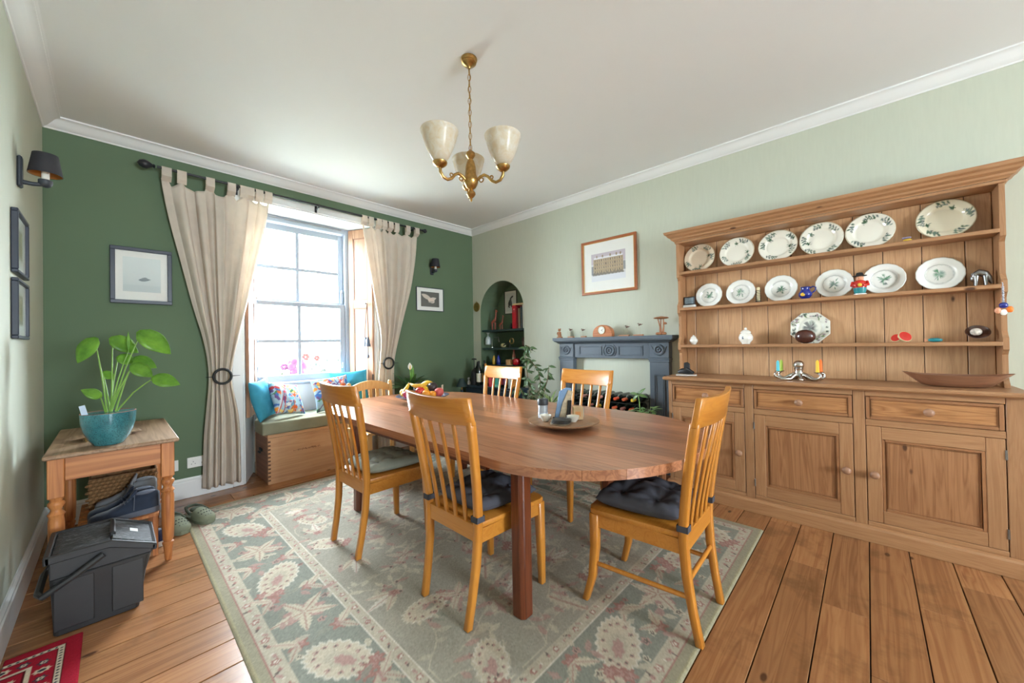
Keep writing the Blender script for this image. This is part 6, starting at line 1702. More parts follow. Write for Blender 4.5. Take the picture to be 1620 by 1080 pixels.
mSTEM = plain('green_stem', lin(120, 160, 66), 0.45); mBARK = plain('brown_stem', lin(112, 96, 62), 0.7, var=0.2); mSOIL = plain('soil', lin(60, 44, 34), 0.95, var=0.3, vscale=80)

# ---- teal pot with philodendron on the side table
PT = 0.7225
pot = thing('potted_plant', 'leafy young philodendron in a speckled teal pot on the side table', 'plant', (-0.02, 3.135, PT))
def potmat():
    m, t, b = new_mat('speckled_teal_glaze'); v = coords(t)
    vo = N(t, 'ShaderNodeTexVoronoi'); vo.inputs['Scale'].default_value = 190; t.links.new(v, vo.inputs['Vector'])
    mk = ramp(t, vo.outputs['Distance'], [(0.18, (1, 1, 1)), (0.38, (0, 0, 0))])
    c = ramp(t, noise(t, v, 9, 4), [(0.3, lin(34, 98, 108)), (0.7, lin(72, 140, 148))])
    t.links.new(mixc(t, mk, c, lin(14, 36, 44)), b.inputs['Base Color']); b.inputs['Roughness'].default_value = 0.22; b.inputs['Coat Weight'].default_value = 0.4
    return m
bm = B(); lathe(bm, [(0.058, 0.0005), (0.062, 0.005), (0.082, 0.035), (0.100, 0.080), (0.109, 0.130), (0.112, 0.180), (0.108, 0.181)], 40); done(bm, 'pot', potmat(), pot, smooth=50)
bm = B(); lathe(bm, [(0.1115, 0.1805), (0.1075, 0.1815), (0.1045, 0.150), (0.096, 0.100), (0.095, 0.098)], 40); done(bm, 'pot_lining', plain('terracotta_lining', lin(176, 82, 46), 0.7), pot, smooth=50)
bm = B(); lathe(bm, [(0.094, 0.104), (0.06, 0.108), (0.002, 0.110)], 24); done(bm, 'soil', mSOIL, pot)
lv = [((-0.070, 3.10, 1.311), (-0.139, 3.10, 1.193), 0.085, 0), ((-0.003, 3.22, 1.317), (0.104, 3.22, 1.240), 0.085, 0.6), ((0.112, 3.10, 1.348), (0.240, 3.08, 1.233), 0.105, 0), ((0.019, 3.20, 1.205), (0.095, 3.20, 1.183), 0.06, 1),
      ((0.088, 3.12, 1.200), (0.176, 3.10, 1.147), 0.065, 0.3), ((0.076, 3.08, 1.161), (0.157, 3.06, 1.097), 0.075, 0.5), ((0.164, 3.05, 1.083), (0.272, 3.02, 1.043), 0.075, 0), ((-0.044, 3.20, 1.121), (0.006, 3.20, 1.088), 0.045, 0.5), ((-0.052, 3.05, 1.000), (-0.115, 3.04, 1.044), 0.05, 0.8), ((0.061, 3.18, 1.245), (0.063, 3.17, 1.357), 0.014, 0)]
for i, (b_, t_, w_, mm) in enumerate(lv):
    b_, t_ = Vector(b_)-Vector((-0.02, 3.135, PT)), Vector(t_)-Vector((-0.02, 3.135, PT))
    base = Vector((0.012*math.sin(i*2), 0.012*math.cos(i*2.3), 0.109))
    mid = base.lerp(b_, 0.55)+Vector((0, 0, 0.035 if b_.z > 0.35 else 0.02))
    bm = B(); tube(bm, [base, base.lerp(mid, 0.5)+Vector((0, 0, 0.008)), mid, mid.lerp(b_, 0.6)+Vector((0, 0, 0.004)), b_], [0.0048, 0.0042, 0.0036, 0.003, 0.0022], 7); done(bm, 'stem', mSTEM, pot, smooth=60)
    d = t_-b_; L_ = d.length
    me = leaf_mesh('leaf', L_*1.04, w_*1.12, 'heart' if i < 9 else 'lance', 0.10, 0.10)
    o = link_mesh('leaf', me, mLEAFB, pot)
    up = Vector((0.25, -1.0, 0.45)) if i not in (0,) else Vector((-0.6, -0.8, 0.3))
    up = (up-d.normalized()*up.dot(d.normalized())).normalized()
    o.matrix_local = frame_of(d, up, b_)
bm = B(); box(bm, -0.0115, 0.0115, -0.001, 0.001, 0, 0.105); o = done(bm, 'plant_tag', plain('pale_blue_tag', lin(190, 206, 226), 0.5), pot); o.location = (-0.078, -0.040, 0.130); o.rotation_euler = (0.1, -0.22, 0.15)
a = thing('saucer_tray', 'flat weathered wooden tray under the teal plant pot', 'tray', (-0.03, 3.40, PT), 0.12)
bm = B(); prism(bm, [(-0.15, 0.016), (0.15, 0.016), (0.135, 0.022), (-0.135, 0.022)], 1, -0.06, 0.06); box(bm, -0.10, 0.10, -0.045, 0.045, 0.0005, 0.016); done(bm, 'tray', mSIDET, a, bevel=0.002)
bm = B(); box(bm, -0.115, -0.085, 3.31, 3.34, PT+0.0005, PT+0.095); o = done(bm, 'matchbox', plain('tan_match_card', lin(206, 164, 100), 0.6, var=0.2), bevel=0.001); prop(o, 'upright tan matchbox hidden behind the teal pot', 'matchbox')

# ---- tall weeping plant beside the fireplace, spider plants, hearth plant, peace lily
def planter(a, r, h, mat):
    bm = B(); lathe(bm, [(r*0.75, 0.001), (r, h*0.96), (r*1.04, h), (r*0.94, h), (r*0.9, h*0.9), (0.002, h*0.9)], 22); done(bm, 'pot', mat, a, smooth=40)
mTERRA = plain('terracotta', lin(176, 112, 80), 0.8, var=0.1)
rp = random.Random(21)
def add_leaves(a, spots, me, mat):
    for loc, d, up in spots:
        o = link_mesh('leaf', me, mat, a); o.matrix_local = frame_of(d, up, loc)
a = thing('weeping_plant', 'tall drooping leafy houseplant between the niche and the fireplace', 'plant', (3.32, 2.83, 0))
planter(a, 0.12, 0.22, mTERRA)
stems = [[(0, 0, 0.2), (0.0, -0.08, 0.55), (0.0, -0.13, 0.80), (-0.01, -0.10, 0.95), (-0.02, 0.0, 1.05), (-0.02, 0.07, 1.06)], [(0, 0.01, 0.2), (-0.01, 0.02, 0.6), (-0.02, 0.05, 0.9), (-0.02, 0.08, 1.17), (-0.02, 0.05, 1.22), (-0.02, -0.03, 1.19)],
         [(0, 0, 0.2), (-0.03, 0.06, 0.55), (-0.05, 0.14, 0.72), (-0.05, 0.22, 0.70)], [(0, -0.01, 0.2), (-0.03, -0.05, 0.5), (-0.05, -0.02, 0.78), (-0.05, 0.05, 0.86)], [(0, 0, 0.2), (0.0, -0.14, 0.6), (-0.01, -0.24, 0.85), (-0.02, -0.27, 1.0)]]
sp = []
for st in stems:
    bm = B(); tube(bm, st, [0.008]+[0.005]*(len(st)-2)+[0.003], 7); done(bm, 'stem', mBARK, a, smooth=60)
    V_ = [Vector(p) for p in st]
    for i in range(1, len(V_)):
        for q in range(10):
            pnt = V_[i-1].lerp(V_[i], (q+0.5)/10)
            if pnt.z < 0.48: continue
            an = rp.random()*2*PI; d = Vector((math.cos(an)*0.55-0.15, math.sin(an), rp.uniform(-0.95, 0.15)))
            sp.append((tuple(pnt), tuple(d), (-1, 0.1, 0.6)))
me1 = leaf_mesh('leaf', 0.085, 0.03, 'lance', 0.3, 0.15, 6)
add_leaves(a, sp, me1, leafmat('olive_green_leaf', lin(56, 84, 50), lin(96, 122, 76), 0.2))
def spider(label, loc, n, L, seed, mat, pr=0.07, ph=0.14, z0=0.0, up=0.9):
    r = random.Random(seed)
    a = thing('spider_plant', label, 'plant', loc)
    planter(a, pr, ph, mTERRA)
    me = leaf_mesh('leaf', L, 0.022, 'strap', 0.55, 0.3, 8)
    add_leaves(a, [((0.01*math.cos(q), 0.01*math.sin(q), ph*0.9), (math.cos(q*2.4)*r.uniform(.3, .8), math.sin(q*2.4)*r.uniform(.3, .8), r.uniform(up*0.5, up*1.3)), (0, 0, 1)) for q in range(n)], me, mat)
    return a
bm = B(); lathe(bm, [(0.10, 0.002), (0.09, 0.02), (0.02, 0.04), (0.02, 0.40), (0.09, 0.42), (0.10, 0.44), (0.002, 0.44)], 18); o = done(bm, 'plant_stand', mDWOOD, smooth=40); o.location = (3.16, 2.44, 0); prop(o, 'turned plant stand carrying the spider plant by the left fireplace pilaster', 'plant stand')
spider('spider plant on a stand beside the left fireplace pilaster', (3.16, 2.44, 0.4405), 26, 0.24, 3, mLEAFV)
a = thing('wicker_plant_stand', 'dark stool holding two plants in front of the right fireplace pilaster', 'plant stand', (3.08, 1.46, 0))
bm = B(); box(bm, -0.10, 0.10, -0.22, 0.17, 0.44, 0.465); done(bm, 'top', mDWOOD, a, bevel=0.003)
for x in (-0.08, 0.08):
    for y in (-0.20, 0.15):
        bm = B(); box(bm, x-0.012, x+0.012, y-0.012, y+0.012, 0.002, 0.44); done(bm, 'leg', mDWOOD, a)
spider('spider plant on the dark stool in front of the hearth', (3.08, 1.55, 0.4655), 20, 0.20, 5, mLEAFV, 0.06, 0.11, up=0.6)
a = thing('leafy_pot_plant', 'bushy leafy plant with one tall sprig on the dark stool beside the dresser', 'plant', (3.08, 1.375, 0.4655))
planter(a, 0.07, 0.12, mTERRA)
r = random.Random(8); sp = []
for q in range(58):
    an = r.random()*2*PI; rad = r.uniform(0.0, 0.09)
    sp.append(((rad*math.cos(an), rad*math.sin(an), 0.12+r.uniform(0, 0.09)), (math.cos(an), math.sin(an), r.uniform(-0.3, 0.7)), (0, 0, 1)))
add_leaves(a, sp, leaf_mesh('leaf', 0.075, 0.034, 'lance', 0.3, 0.15, 6), mLEAFM)
bm = B(); tube(bm, [(0, 0.04, 0.11), (0, 0.05, 0.26), (0, 0.06, 0.33)], 0.003, 6); done(bm, 'sprig_stem', mSTEM, a, smooth=60)
add_leaves(a, [((0, 0.06, 0.33), d, (-1, 0, 0.5)) for d in ((0, -0.8, 0.8), (0, 0.9, 0.1), (0, -0.9, -0.2), (0, 0.5, -0.5), (-0.6, -0.2, 0.3))], leaf_mesh('leaf', 0.085, 0.026, 'lance', 0.15, 0.15, 6), mLEAFM)
a = thing('peace_lily', 'peace lily with one white flower behind the fruit bowl by the green wall', 'plant', (2.36, 3.86, 0.58))
planter(a, 0.09, 0.16, mTERRA)
sp = []; r = random.Random(4)
for q in range(26):
    an = q*2.4; sp.append(((0.015*math.cos(an), 0.015*math.sin(an), 0.15), (math.cos(an)*0.9, math.sin(an)*0.45, r.uniform(0.45, 1.1)), (0, 0, 1)))
add_leaves(a, sp, leaf_mesh('leaf', 0.27, 0.062, 'lance', 0.42, 0.15, 8), mLEAFD)
bm = B(); tube(bm, [(0, 0, 0.15), (-0.01, -0.02, 0.30), (-0.02, -0.03, 0.39)], 0.0035, 7); done(bm, 'flower_stem', mSTEM, a, smooth=60)
o = link_mesh('spathe', leaf_mesh('spathe', 0.085, 0.05, 'lance', 0.1, 0.3, 7), mCHINA, a); o.matrix_local = frame_of((0.05, 0.1, 1), (-0.4, -1, 0), (-0.02, -0.03, 0.385))
bm = B(); tube(bm, [(-0.022, -0.036, 0.39), (-0.018, -0.034, 0.44)], [0.006, 0.003], 8); done(bm, 'spadix', mYEL, a, smooth=60)
for d_, l_ in (((0.05, -0.1, 1), 0.30), ((0.12, -0.05, 0.9), 0.26)):
    o = link_mesh('leaf', leaf_mesh('leaf', l_, 0.045, 'lance', 0.05, 0.3, 7), mLEAFB, a); o.matrix_local = frame_of(d_, (-0.3, -1, 0), (0, -0.01, 0.15))
bm = B(); lathe(bm, [(0.12, 0.002), (0.11, 0.02), (0.025, 0.05), (0.025, 0.53), (0.11, 0.55), (0.12, 0.579), (0.002, 0.579)], 18); o = done(bm, 'plant_stand', mDWOOD, smooth=40); o.location = (2.36, 3.86, 0); prop(o, 'turned plant stand under the peace lily by the green wall', 'plant stand')

# ================================================================== SIDE TABLE
st = thing('side_table', 'small pine side table with turned legs against the left wall', 'table', (0.006, 3.48, 0))
SX, SY = 0.006, 3.48
bm = B(); box(bm, -0.255, 0.262, -0.478, 0.478, 0.700, 0.7225); done(bm, 'top', mSIDET, st, bevel=0.006)
def turned(x, y):
    lg = bpy.data.objects.new('leg', None); COL.objects.link(lg); lg.parent = st; lg.location = (x, y, 0)
    bm = B(); box(bm, -0.029, 0.029, -0.029, 0.029, 0.50, 0.6995); done(bm, 'square_block', mSIDE, lg, bevel=0.003)
    bm = B(); lathe(bm, [(0.014, 0.002), (0.017, 0.02), (0.022, 0.085), (0.027, 0.10), (0.027, 0.108), (0.020, 0.114), (0.026, 0.13), (0.029, 0.22), (0.029, 0.38), (0.026, 0.40), (0.032, 0.415), (0.022, 0.430), (0.020, 0.440), (0.031, 0.462), (0.030, 0.474), (0.022, 0.482), (0.027, 0.4995)], 20); done(bm, 'turned_shaft', mSIDE, lg, smooth=40)
for x, y in ((-0.212, -0.43), (0.212, -0.43), (-0.212, 0.43), (0.212, 0.43)): turned(x, y)
bm = B(); box(bm, -0.182, 0.182, -0.45, -0.43, 0.58, 0.6995); done(bm, 'apron', wood('apron_pine', lin(150, 86, 44), lin(196, 130, 76), 0, ring=14, rough=0.45), st, bevel=0.002)
bm = B(); box(bm, -0.182, 0.182, 0.43, 0.45, 0.58, 0.6995); done(bm, 'apron', MATS['apron_pine'], st, bevel=0.002)
for x in (-0.232, 0.212):
    bm = B(); box(bm, x, x+0.020, -0.40, 0.40, 0.58, 0.6995); done(bm, 'apron', wood('apron_pine_side', lin(150, 86, 44), lin(196, 130, 76), 1, ring=14, rough=0.45) if x < 0 else MATS['apron_pine_side'], st, bevel=0.002)
# shoe rack, basket, shoes
a = thing('shoe_rack', 'low wooden shoe rack under the side table', 'shoe rack', (0.02, 3.42, 0))
for k in range(6):
    bm = B(); box(bm, -0.165, 0.165, -0.28+k*0.095, -0.28+k*0.095+0.075, 0.245, 0.262); done(bm, 'slat', mSIDE, a, bevel=0.002)
for x in (-0.15, 0.15):
    for y in (-0.24, 0.24):
        bm = B(); box(bm, x-0.012, x+0.012, y-0.012, y+0.012, 0.001, 0.245); done(bm, 'leg', mSIDE, a)
a = thing('wicker_basket', 'woven brown wicker basket at the back of the shoe rack', 'basket', (0.045, 3.60, 0.2625))
mWICK = plain('wicker', lin(132, 96, 60), 0.75, var=0.35, vscale=60); r = random.Random(6)
bm = B(); box(bm, -0.155, 0.155, -0.085, 0.085, 0.0005, 0.012); box(bm, -0.155, 0.155, 0.075, 0.085, 0.012, 0.185); box(bm, -0.155, -0.147, -0.075, 0.075, 0.012, 0.185); box(bm, 0.147, 0.155, -0.075, 0.075, 0.012, 0.185); box(bm, -0.147, 0.147, -0.075, -0.070, 0.012, 0.185); done(bm, 'basket_body', mWICK, a)
wv = None
for j in range(8):
    for i in range(13):
        x = -0.152+i*0.0245+(0.012 if j % 2 else 0); 
        if x > 0.148: continue
        if wv is None:
            bm = B(); tube(bm, [(-0.014, 0.004, -0.004), (0, -0.008, 0.0), (0.014, 0.004, 0.004)], [0.007, 0.0105, 0.007], 6); o = done(bm, 'weave_strand', mWICK, a, smooth=60); wv = o.data
        else: o = link_mesh('weave_strand', wv, None, a)
        o.location = (x, -0.084, 0.022+j*0.0215)
def shoe(label, loc, rz, upper, sole, lining, L=0.29, high=0.105, laces=True, cat='shoe', z0=0.0):
    """toe towards local -x"""
    a = thing('shoe', label, cat, loc, rz)
    xs = [0, 0.04, 0.12, 0.25, 0.4, 0.55, 0.7, 0.85, 0.96, 1.0]; w = [0.012, 0.034, 0.046, 0.050, 0.045, 0.039, 0.037, 0.037, 0.030, 0.016]
    hh = [0.30, 0.40, 0.46, 0.50, 0.62, 0.82, 0.97, 1.0, 1.0, 0.90]
    bm = B(); rings = []
    for u, ww in zip(xs, w): rings.append([(L*(u-0.5), ww*1.05*math.cos(q), 0.0005+(0.0 if math.sin(q) < 0 else 0.026+0.006*u)) for q in (PI+0.001, PI*1.25, PI*1.5, PI*1.75, 2*PI-0.001, 0.001, PI*0.25, PI*0.5, PI*0.75, PI-0.001)])
    loft(bm, rings); done(bm, 'sole', sole, a, smooth=40)
    bm = B(); rings = []; n = 14
    for u, ww, h in zip(xs, w, hh):
        base = 0.027+0.006*u
        rings.append([(L*(u-0.5)*0.985, ww*math.cos(PI*q/(n-1))*(1-0.25*math.sin(PI*q/(n-1))**2*(0 if u < 0.5 else 1)), base+(high*h-base)*abs(math.sin(PI*q/(n-1)))**0.6) for q in range(n)])
    loft(bm, rings); done(bm, 'upper', upper, a, smooth=50)
    bm = B(); ellipsoid(bm, (L*0.28, 0, high-0.002), L*0.155, 0.026, 0.012, 16, 8); done(bm, 'collar_lining', lining, a, smooth=60)
    bm = B(); prism(bm, [(L*0.02, high*0.66), (L*0.15, high*1.02), (L*0.17, high*1.26), (L*0.13, high*1.24), (-L*0.02, high*0.66)], 1, -0.020, 0.020); done(bm, 'tongue', upper, a, bevel=0.004)
    if laces:
        bm = B()
        for k in range(5):
            x = -L*0.06+k*L*0.042; z = high*(0.63+0.085*k)
            tube(bm, [(x, -0.026, z-0.006), (x-0.004, 0, z+0.008), (x+0.008, 0.026, z-0.004)], 0.0022, 6)
        tube(bm, [(L*0.12, -0.012, high*1.03), (L*0.11, -0.045, high*0.85), (L*0.10, -0.052, high*0.35)], 0.002, 6)
        done(bm, 'laces', lining if lining is not mHOLE else mIRON, a, smooth=60)
    return a
mNAVYS = plain('navy_suede', lin(32, 44, 64), 0.85, var=0.12, sheen=0.3); mSOLEG = plain('grey_rubber_sole', lin(92, 98, 112), 0.7); mGREYF = plain('grey_mesh_fabric', lin(120, 122, 126), 0.8, var=0.1); mLACE = plain('grey_lace', lin(96, 102, 116), 0.8)
shoe('navy suede lace-up shoe nearest the front of the shoe rack', (0.045, 3.205, 0.2625), 0.05, mNAVYS, mSOLEG, mLACE, L=0.30, high=0.125)
shoe('navy suede lace-up shoe second from the front of the shoe rack', (0.035, 3.325, 0.2625), 0.03, mNAVYS, mSOLEG, mLACE, L=0.29, high=0.12)
shoe('grey trainer with white sole behind the navy shoes on the rack', (0.055, 3.428, 0.2625), 0.0, mGREYF, mPLASTIC_W, mGREYF, L=0.28, high=0.155)
shoe('dark blue trainer standing on the floor under the shoe rack', (0.09, 3.305, 0.001), 0.12, plain('blue_mesh', lin(44, 56, 96), 0.8, var=0.3, vscale=60), mPLASTIC_W, mLACE, L=0.27, high=0.10)
# clogs
mCROC = plain('sage_foam', lin(120, 126, 104), 0.7, var=0.05); mCROCD = plain('dark_sage_foam', lin(72, 78, 62), 0.7)
def clog(label, loc, rz):
    a = thing('clog', label, 'shoe', loc, rz, 'sage foam clogs')        # toe towards local -y
    bm = B(); rings = []
    for u, ww in ((0, 0.02), (0.06, 0.040), (0.2, 0.053), (0.4, 0.055), (0.6, 0.046), (0.85, 0.040), (0.97, 0.030), (1, 0.016)):
        rings.append([(ww*math.cos(2*PI*q/12), -0.13+0.26*u, 0.0005 if math.sin(2*PI*q/12) < 0 else 0.026) for q in range(12)])
    loft(bm, rings); done(bm, 'sole', mCROC, a, smooth=40)
    bm = B(); rings = []
    for u, ww, h in ((0.01, 0.018, 0.035), (0.05, 0.038, 0.052), (0.15, 0.050, 0.068), (0.3, 0.054, 0.080), (0.45, 0.053, 0.088), (0.55, 0.050, 0.090)):
        rings.append([(ww*math.cos(PI*q/13), -0.13+0.26*u, 0.0265+(h-0.0265)*abs(math.sin(PI*q/13))**0.7) for q in range(14)])
    loft(bm, rings); done(bm, 'upper', mCROC, a, smooth=50)
    bm = B(); tube(bm, [(-0.052, 0.01, 0.06), (-0.046, 0.07, 0.075), (-0.03, 0.115, 0.082), (0, 0.128, 0.083), (0.03, 0.115, 0.082), (0.046, 0.07, 0.075), (0.052, 0.01, 0.06)], 0.010, 8); done(bm, 'heel_strap', mCROCD, a, smooth=60)
    bm = B(); ellipsoid(bm, (0, 0.035, 0.075), 0.040, 0.05, 0.016, 16, 8); done(bm, 'opening', mCROCD, a, smooth=60)
    for j, (yy, zz) in enumerate(((-0.10, 0.058), (-0.075, 0.072), (-0.045, 0.081))):
        for k in range(-2+(j == 0), 3-(j == 0)):
            xx = k*0.016+(0.004 if j % 2 else 0); q = (xx/0.052)**2
            bm = B(); ellipsoid(bm, (xx, yy, 0.0265+(zz-0.0255)*max(0.1, 1-q)**0.35), 0.0045, 0.0045, 0.0035, 8, 6); done(bm, 'vent_hole', mHOLE, a)
    return a
clog('sage green foam clog nearest the rug corner', (0.425, 3.545, 0.009), 0.35)
clog('sage green foam clog half hidden behind the side table leg', (0.292, 3.50, 0.001), 0.25)

# ================================================================== PLASTIC BIN
def dusty():
    m, t, b = new_mat('dusty_dark_lid'); v = coords(t, (1, 2.5, 1))
    n = noise(t, v, 26, 6, 0.7, 1.5)
    t.links.new(ramp(t, n, [(0.40, lin(34, 34, 36)), (0.54, lin(56, 57, 60)), (0.68, lin(118, 120, 122))]), b.inputs['Base Color']); b.inputs['Roughness'].default_value = 0.75
    return m
bn = thing('recycling_bin', 'dark grey plastic recycling bin with carrying handle in front of the side table', 'bin', (-0.045, 2.76, 0))
mBINP = plain('dark_grey_plastic', lin(40, 40, 42), 0.45, var=0.05, bmp=0.1, bscale=300); mBINL = dusty()
def rr4(x0, x1, y0, y1, c, z):
    return [(x0+c, y0, z), (x1-c, y0, z), (x1, y0+c, z), (x1, y1-c, z), (x1-c, y1, z), (x0+c, y1, z), (x0, y1-c, z), (x0, y0+c, z)]
bm = B()
loft(bm, [rr4(-0.142, 0.126, -0.160, 0.130, 0.012, 0.001), rr4(-0.148, 0.150, -0.168, 0.140, 0.014, 0.17), rr4(-0.152, 0.170, -0.174, 0.146, 0.014, 0.255)])
prism(bm, [(-0.152, 0.255), (0.170, 0.255), (0.170, 0.275), (0.03, 0.335), (-0.152, 0.335)], 1, -0.172, 0.145); done(bm, 'body', mBINP, bn, bevel=0.004)
bm = B(); prism(bm, [(-0.163, 0.330), (0.028, 0.335), (0.181, 0.268), (0.187, 0.295), (0.036, 0.367), (-0.166, 0.364)], 1, -0.186, -0.168); prism(bm, [(-0.163, 0.330), (0.028, 0.335), (0.181, 0.268), (0.187, 0.295), (0.036, 0.367), (-0.166, 0.364)], 1, 0.142, 0.160); box(bm, -0.168, -0.148, -0.186, 0.160, 0.330, 0.364); box(bm, 0.170, 0.188, -0.186, 0.160, 0.266, 0.295); done(bm, 'rim', mBINP, bn, bevel=0.004)
bm = B(); box(bm, -0.147, 0.032, -0.167, 0.141, 0.337, 0.358); done(bm, 'lid', mBINL, bn, bevel=0.004)
bm = B(); prism(bm, [(0.034, 0.340), (0.169, 0.277), (0.178, 0.292), (0.036, 0.366)], 1, -0.150, 0.125); done(bm, 'flap', mBINL, bn, bevel=0.004)
for k in range(7):
    bm = B(); box(bm, -0.140, -0.126, -0.15+k*0.042, -0.125+k*0.042, 0.3575, 0.3595); done(bm, 'lid_slot', mHOLE, bn)
bm = B(); box(bm, 0.028, 0.048, -0.10, 0.10, 0.352, 0.378); done(bm, 'flap_grip', mBINP, bn, bevel=0.005)
bm = B(); tube(bm, [(0.01, -0.192, 0.315), (-0.07, -0.196, 0.262), (-0.168, -0.190, 0.205), (-0.186, -0.12, 0.195), (-0.186, 0.09, 0.195), (-0.168, 0.160, 0.205), (0.01, 0.166, 0.315)], 0.013, 8); done(bm, 'handle', mBINP, bn, smooth=40)
for x0, x1 in ((-0.14, -0.02), (0.035, 0.14)):
    bm = B(); box(bm, x0, x1, -0.1745, -0.169, 0.03, 0.24); done(bm, 'side_rib', mBINP, bn, bevel=0.003)
bm = B(); box(bm, 0.075, 0.115, -0.02, 0.02, 0.3495-0.0205, 0.3500-0.0185); bm.free()
bm = B(); box(bm, -0.016, 0.016, -0.022, 0.022, 0, 0.001); o = done(bm, 'sticker', mPLASTIC_W, bn); o.location = (0.112, 0.0, 0.3275); o.rotation_euler = (0, 0.480, 0)

# ================================================================== ON THE TABLE
TZ = 0.7425
fb = thing('fruit_bowl', 'wide blue-grey footed bowl full of fruit at the far end of the table', 'bowl', (1.877, 2.87, TZ))
bm = B(); lathe(bm, [(0.05, 0.018), (0.10, 0.022), (0.17, 0.036), (0.222, 0.058), (0.232, 0.064), (0.226, 0.066), (0.17, 0.046), (0.10, 0.031), (0.002, 0.028)], 40); done(bm, 'dish', plain('violet_grey_glaze', lin(96, 92, 116), 0.2, var=0.2, coat=0.5), fb, smooth=50)
for k in range(3):
    an = k*2.094+2.6; bm = B(); ellipsoid(bm, (0.085*math.cos(an), 0.085*math.sin(an), 0.0125), 0.012, 0.012, 0.012, 12, 8); done(bm, 'foot', mIRON, fb, smooth=60)
def fruit(name, label, loc, r, mat, stem=True, sq=1.0, grp='fruit in the bowl'):
    a = thing(name, label, name.split('_')[-1], (1.877+loc[0], 2.87+loc[1], TZ+loc[2]), 0, grp)
    prof = [(0.004, -r*0.86*sq), (r*0.45, -r*0.90*sq), (r*0.85, -r*0.5*sq), (r, 0), (r*0.90, r*0.5*sq), (r*0.5, r*0.86*sq), (r*0.15, r*0.82*sq), (0.003, r*0.74*sq)]
    bm = B(); lathe(bm, prof, 18); done(bm, 'flesh', mat, a, smooth=60)
    if stem: bm = B(); tube(bm, [(0, 0, r*0.74*sq), (0.003, 0, r*1.05*sq)], 0.002, 6); done(bm, 'stalk', mBARK, a)
    return a
mAPPLE = plain('red_apple_skin', lin(200, 54, 44), 0.25, var=0.3, vscale=20, coat=0.3); mORNG = plain('orange_peel', lin(236, 150, 40), 0.4, var=0.08, bmp=0.2, bscale=260); mLEMON = plain('lemon_peel', lin(236, 190, 40), 0.4, var=0.05, bmp=0.2, bscale=260); mPLUM = plain('avocado_skin', lin(58, 48, 50), 0.35, var=0.2, vscale=40); mBANANA = plain('banana_skin', lin(230, 184, 62), 0.45, var=0.08); mPINKF = plain('peach_skin', lin(214, 96, 92), 0.4, var=0.2, vscale=18)
# rt/fw offsets measured along the view: right = (0.686,-0.727), forward = (0.727,0.686)
def RF(rt, fw, z): return (rt*0.686+fw*0.727, -rt*0.727+fw*0.686, z)
fruit('red_apple', 'red apple in the middle of the fruit bowl', RF(-0.005, -0.07, 0.105), 0.042, mAPPLE)
fruit('red_apple', 'red apple at the right edge of the fruit bowl', RF(0.150, -0.03, 0.092), 0.042, mPINKF)
fruit('red_apple', 'pink apple low at the left front of the fruit bowl', RF(-0.115, -0.10, 0.085), 0.034, plain('pink_apple_skin', lin(196, 70, 96), 0.3, var=0.3, vscale=20))
fruit('lemon', 'lemon at the left edge of the fruit bowl', RF(-0.165, -0.02, 0.090), 0.032, mLEMON, False, 1.15)
fruit('orange', 'orange at the front of the fruit bowl', RF(0.055, -0.10, 0.088), 0.038, mORNG, False)
fruit('orange', 'orange right of centre in the fruit bowl', RF(0.105, -0.085, 0.080), 0.033, mORNG, False)
fruit('avocado', 'dark avocado on top of the fruit at right', RF(0.085, 0.02, 0.128), 0.045, mPLUM, True, 1.1)
fruit('avocado', 'dark avocado behind the bananas at left', RF(-0.055, 0.06, 0.125), 0.042, mPLUM, True, 1.1)
fruit('lemon', 'lemon behind the red apple in the fruit bowl', RF(0.02, 0.0, 0.105), 0.034, mLEMON, False, 1.15)
def banana(label, pts):
    a = thing('banana', label, 'banana', (1.877, 2.87, TZ), 0, 'fruit in the bowl')
    bm = B(); tube(bm, pts, [0.006, 0.014, 0.018, 0.018, 0.015, 0.006], 8); done(bm, 'skin', mBANANA, a, smooth=50)
    bm = B(); tube(bm, [pts[0], Vector(pts[0])+(Vector(pts[0])-Vector(pts[1])).normalized()*0.02], 0.005, 6); done(bm, 'stalk', mBARK, a)
banana('banana arching over the left of the fruit bowl', [RF(-0.13, 0.02, 0.165), RF(-0.125, -0.02, 0.148), RF(-0.13, -0.06, 0.125), RF(-0.14, -0.085, 0.105), RF(-0.145, -0.105, 0.09), RF(-0.15, -0.12, 0.08)])
banana('banana lying across the top of the fruit bowl', [RF(-0.12, 0.03, 0.165), RF(-0.085, -0.01, 0.155), RF(-0.05, -0.03, 0.148), RF(-0.01, -0.02, 0.150), RF(0.025, 0.0, 0.157), RF(0.04, 0.015, 0.164)])
banana('banana at the back of the fruit bowl', [RF(-0.03, 0.09, 0.155), RF(0.0, 0.07, 0.165), RF(0.03, 0.06, 0.170), RF(0.055, 0.06, 0.165), RF(0.075, 0.065, 0.155), RF(0.085, 0.07, 0.145)])
a = thing('place_card', 'small cream card standing behind the fruit bowl', 'card', (2.17, 2.98, TZ)); bm = B(); box(bm, -0.003, 0.003, -0.032, 0.032, 0.0005, 0.12); done(bm, 'card', mLABW, a); a.rotation_euler.z = -0.8

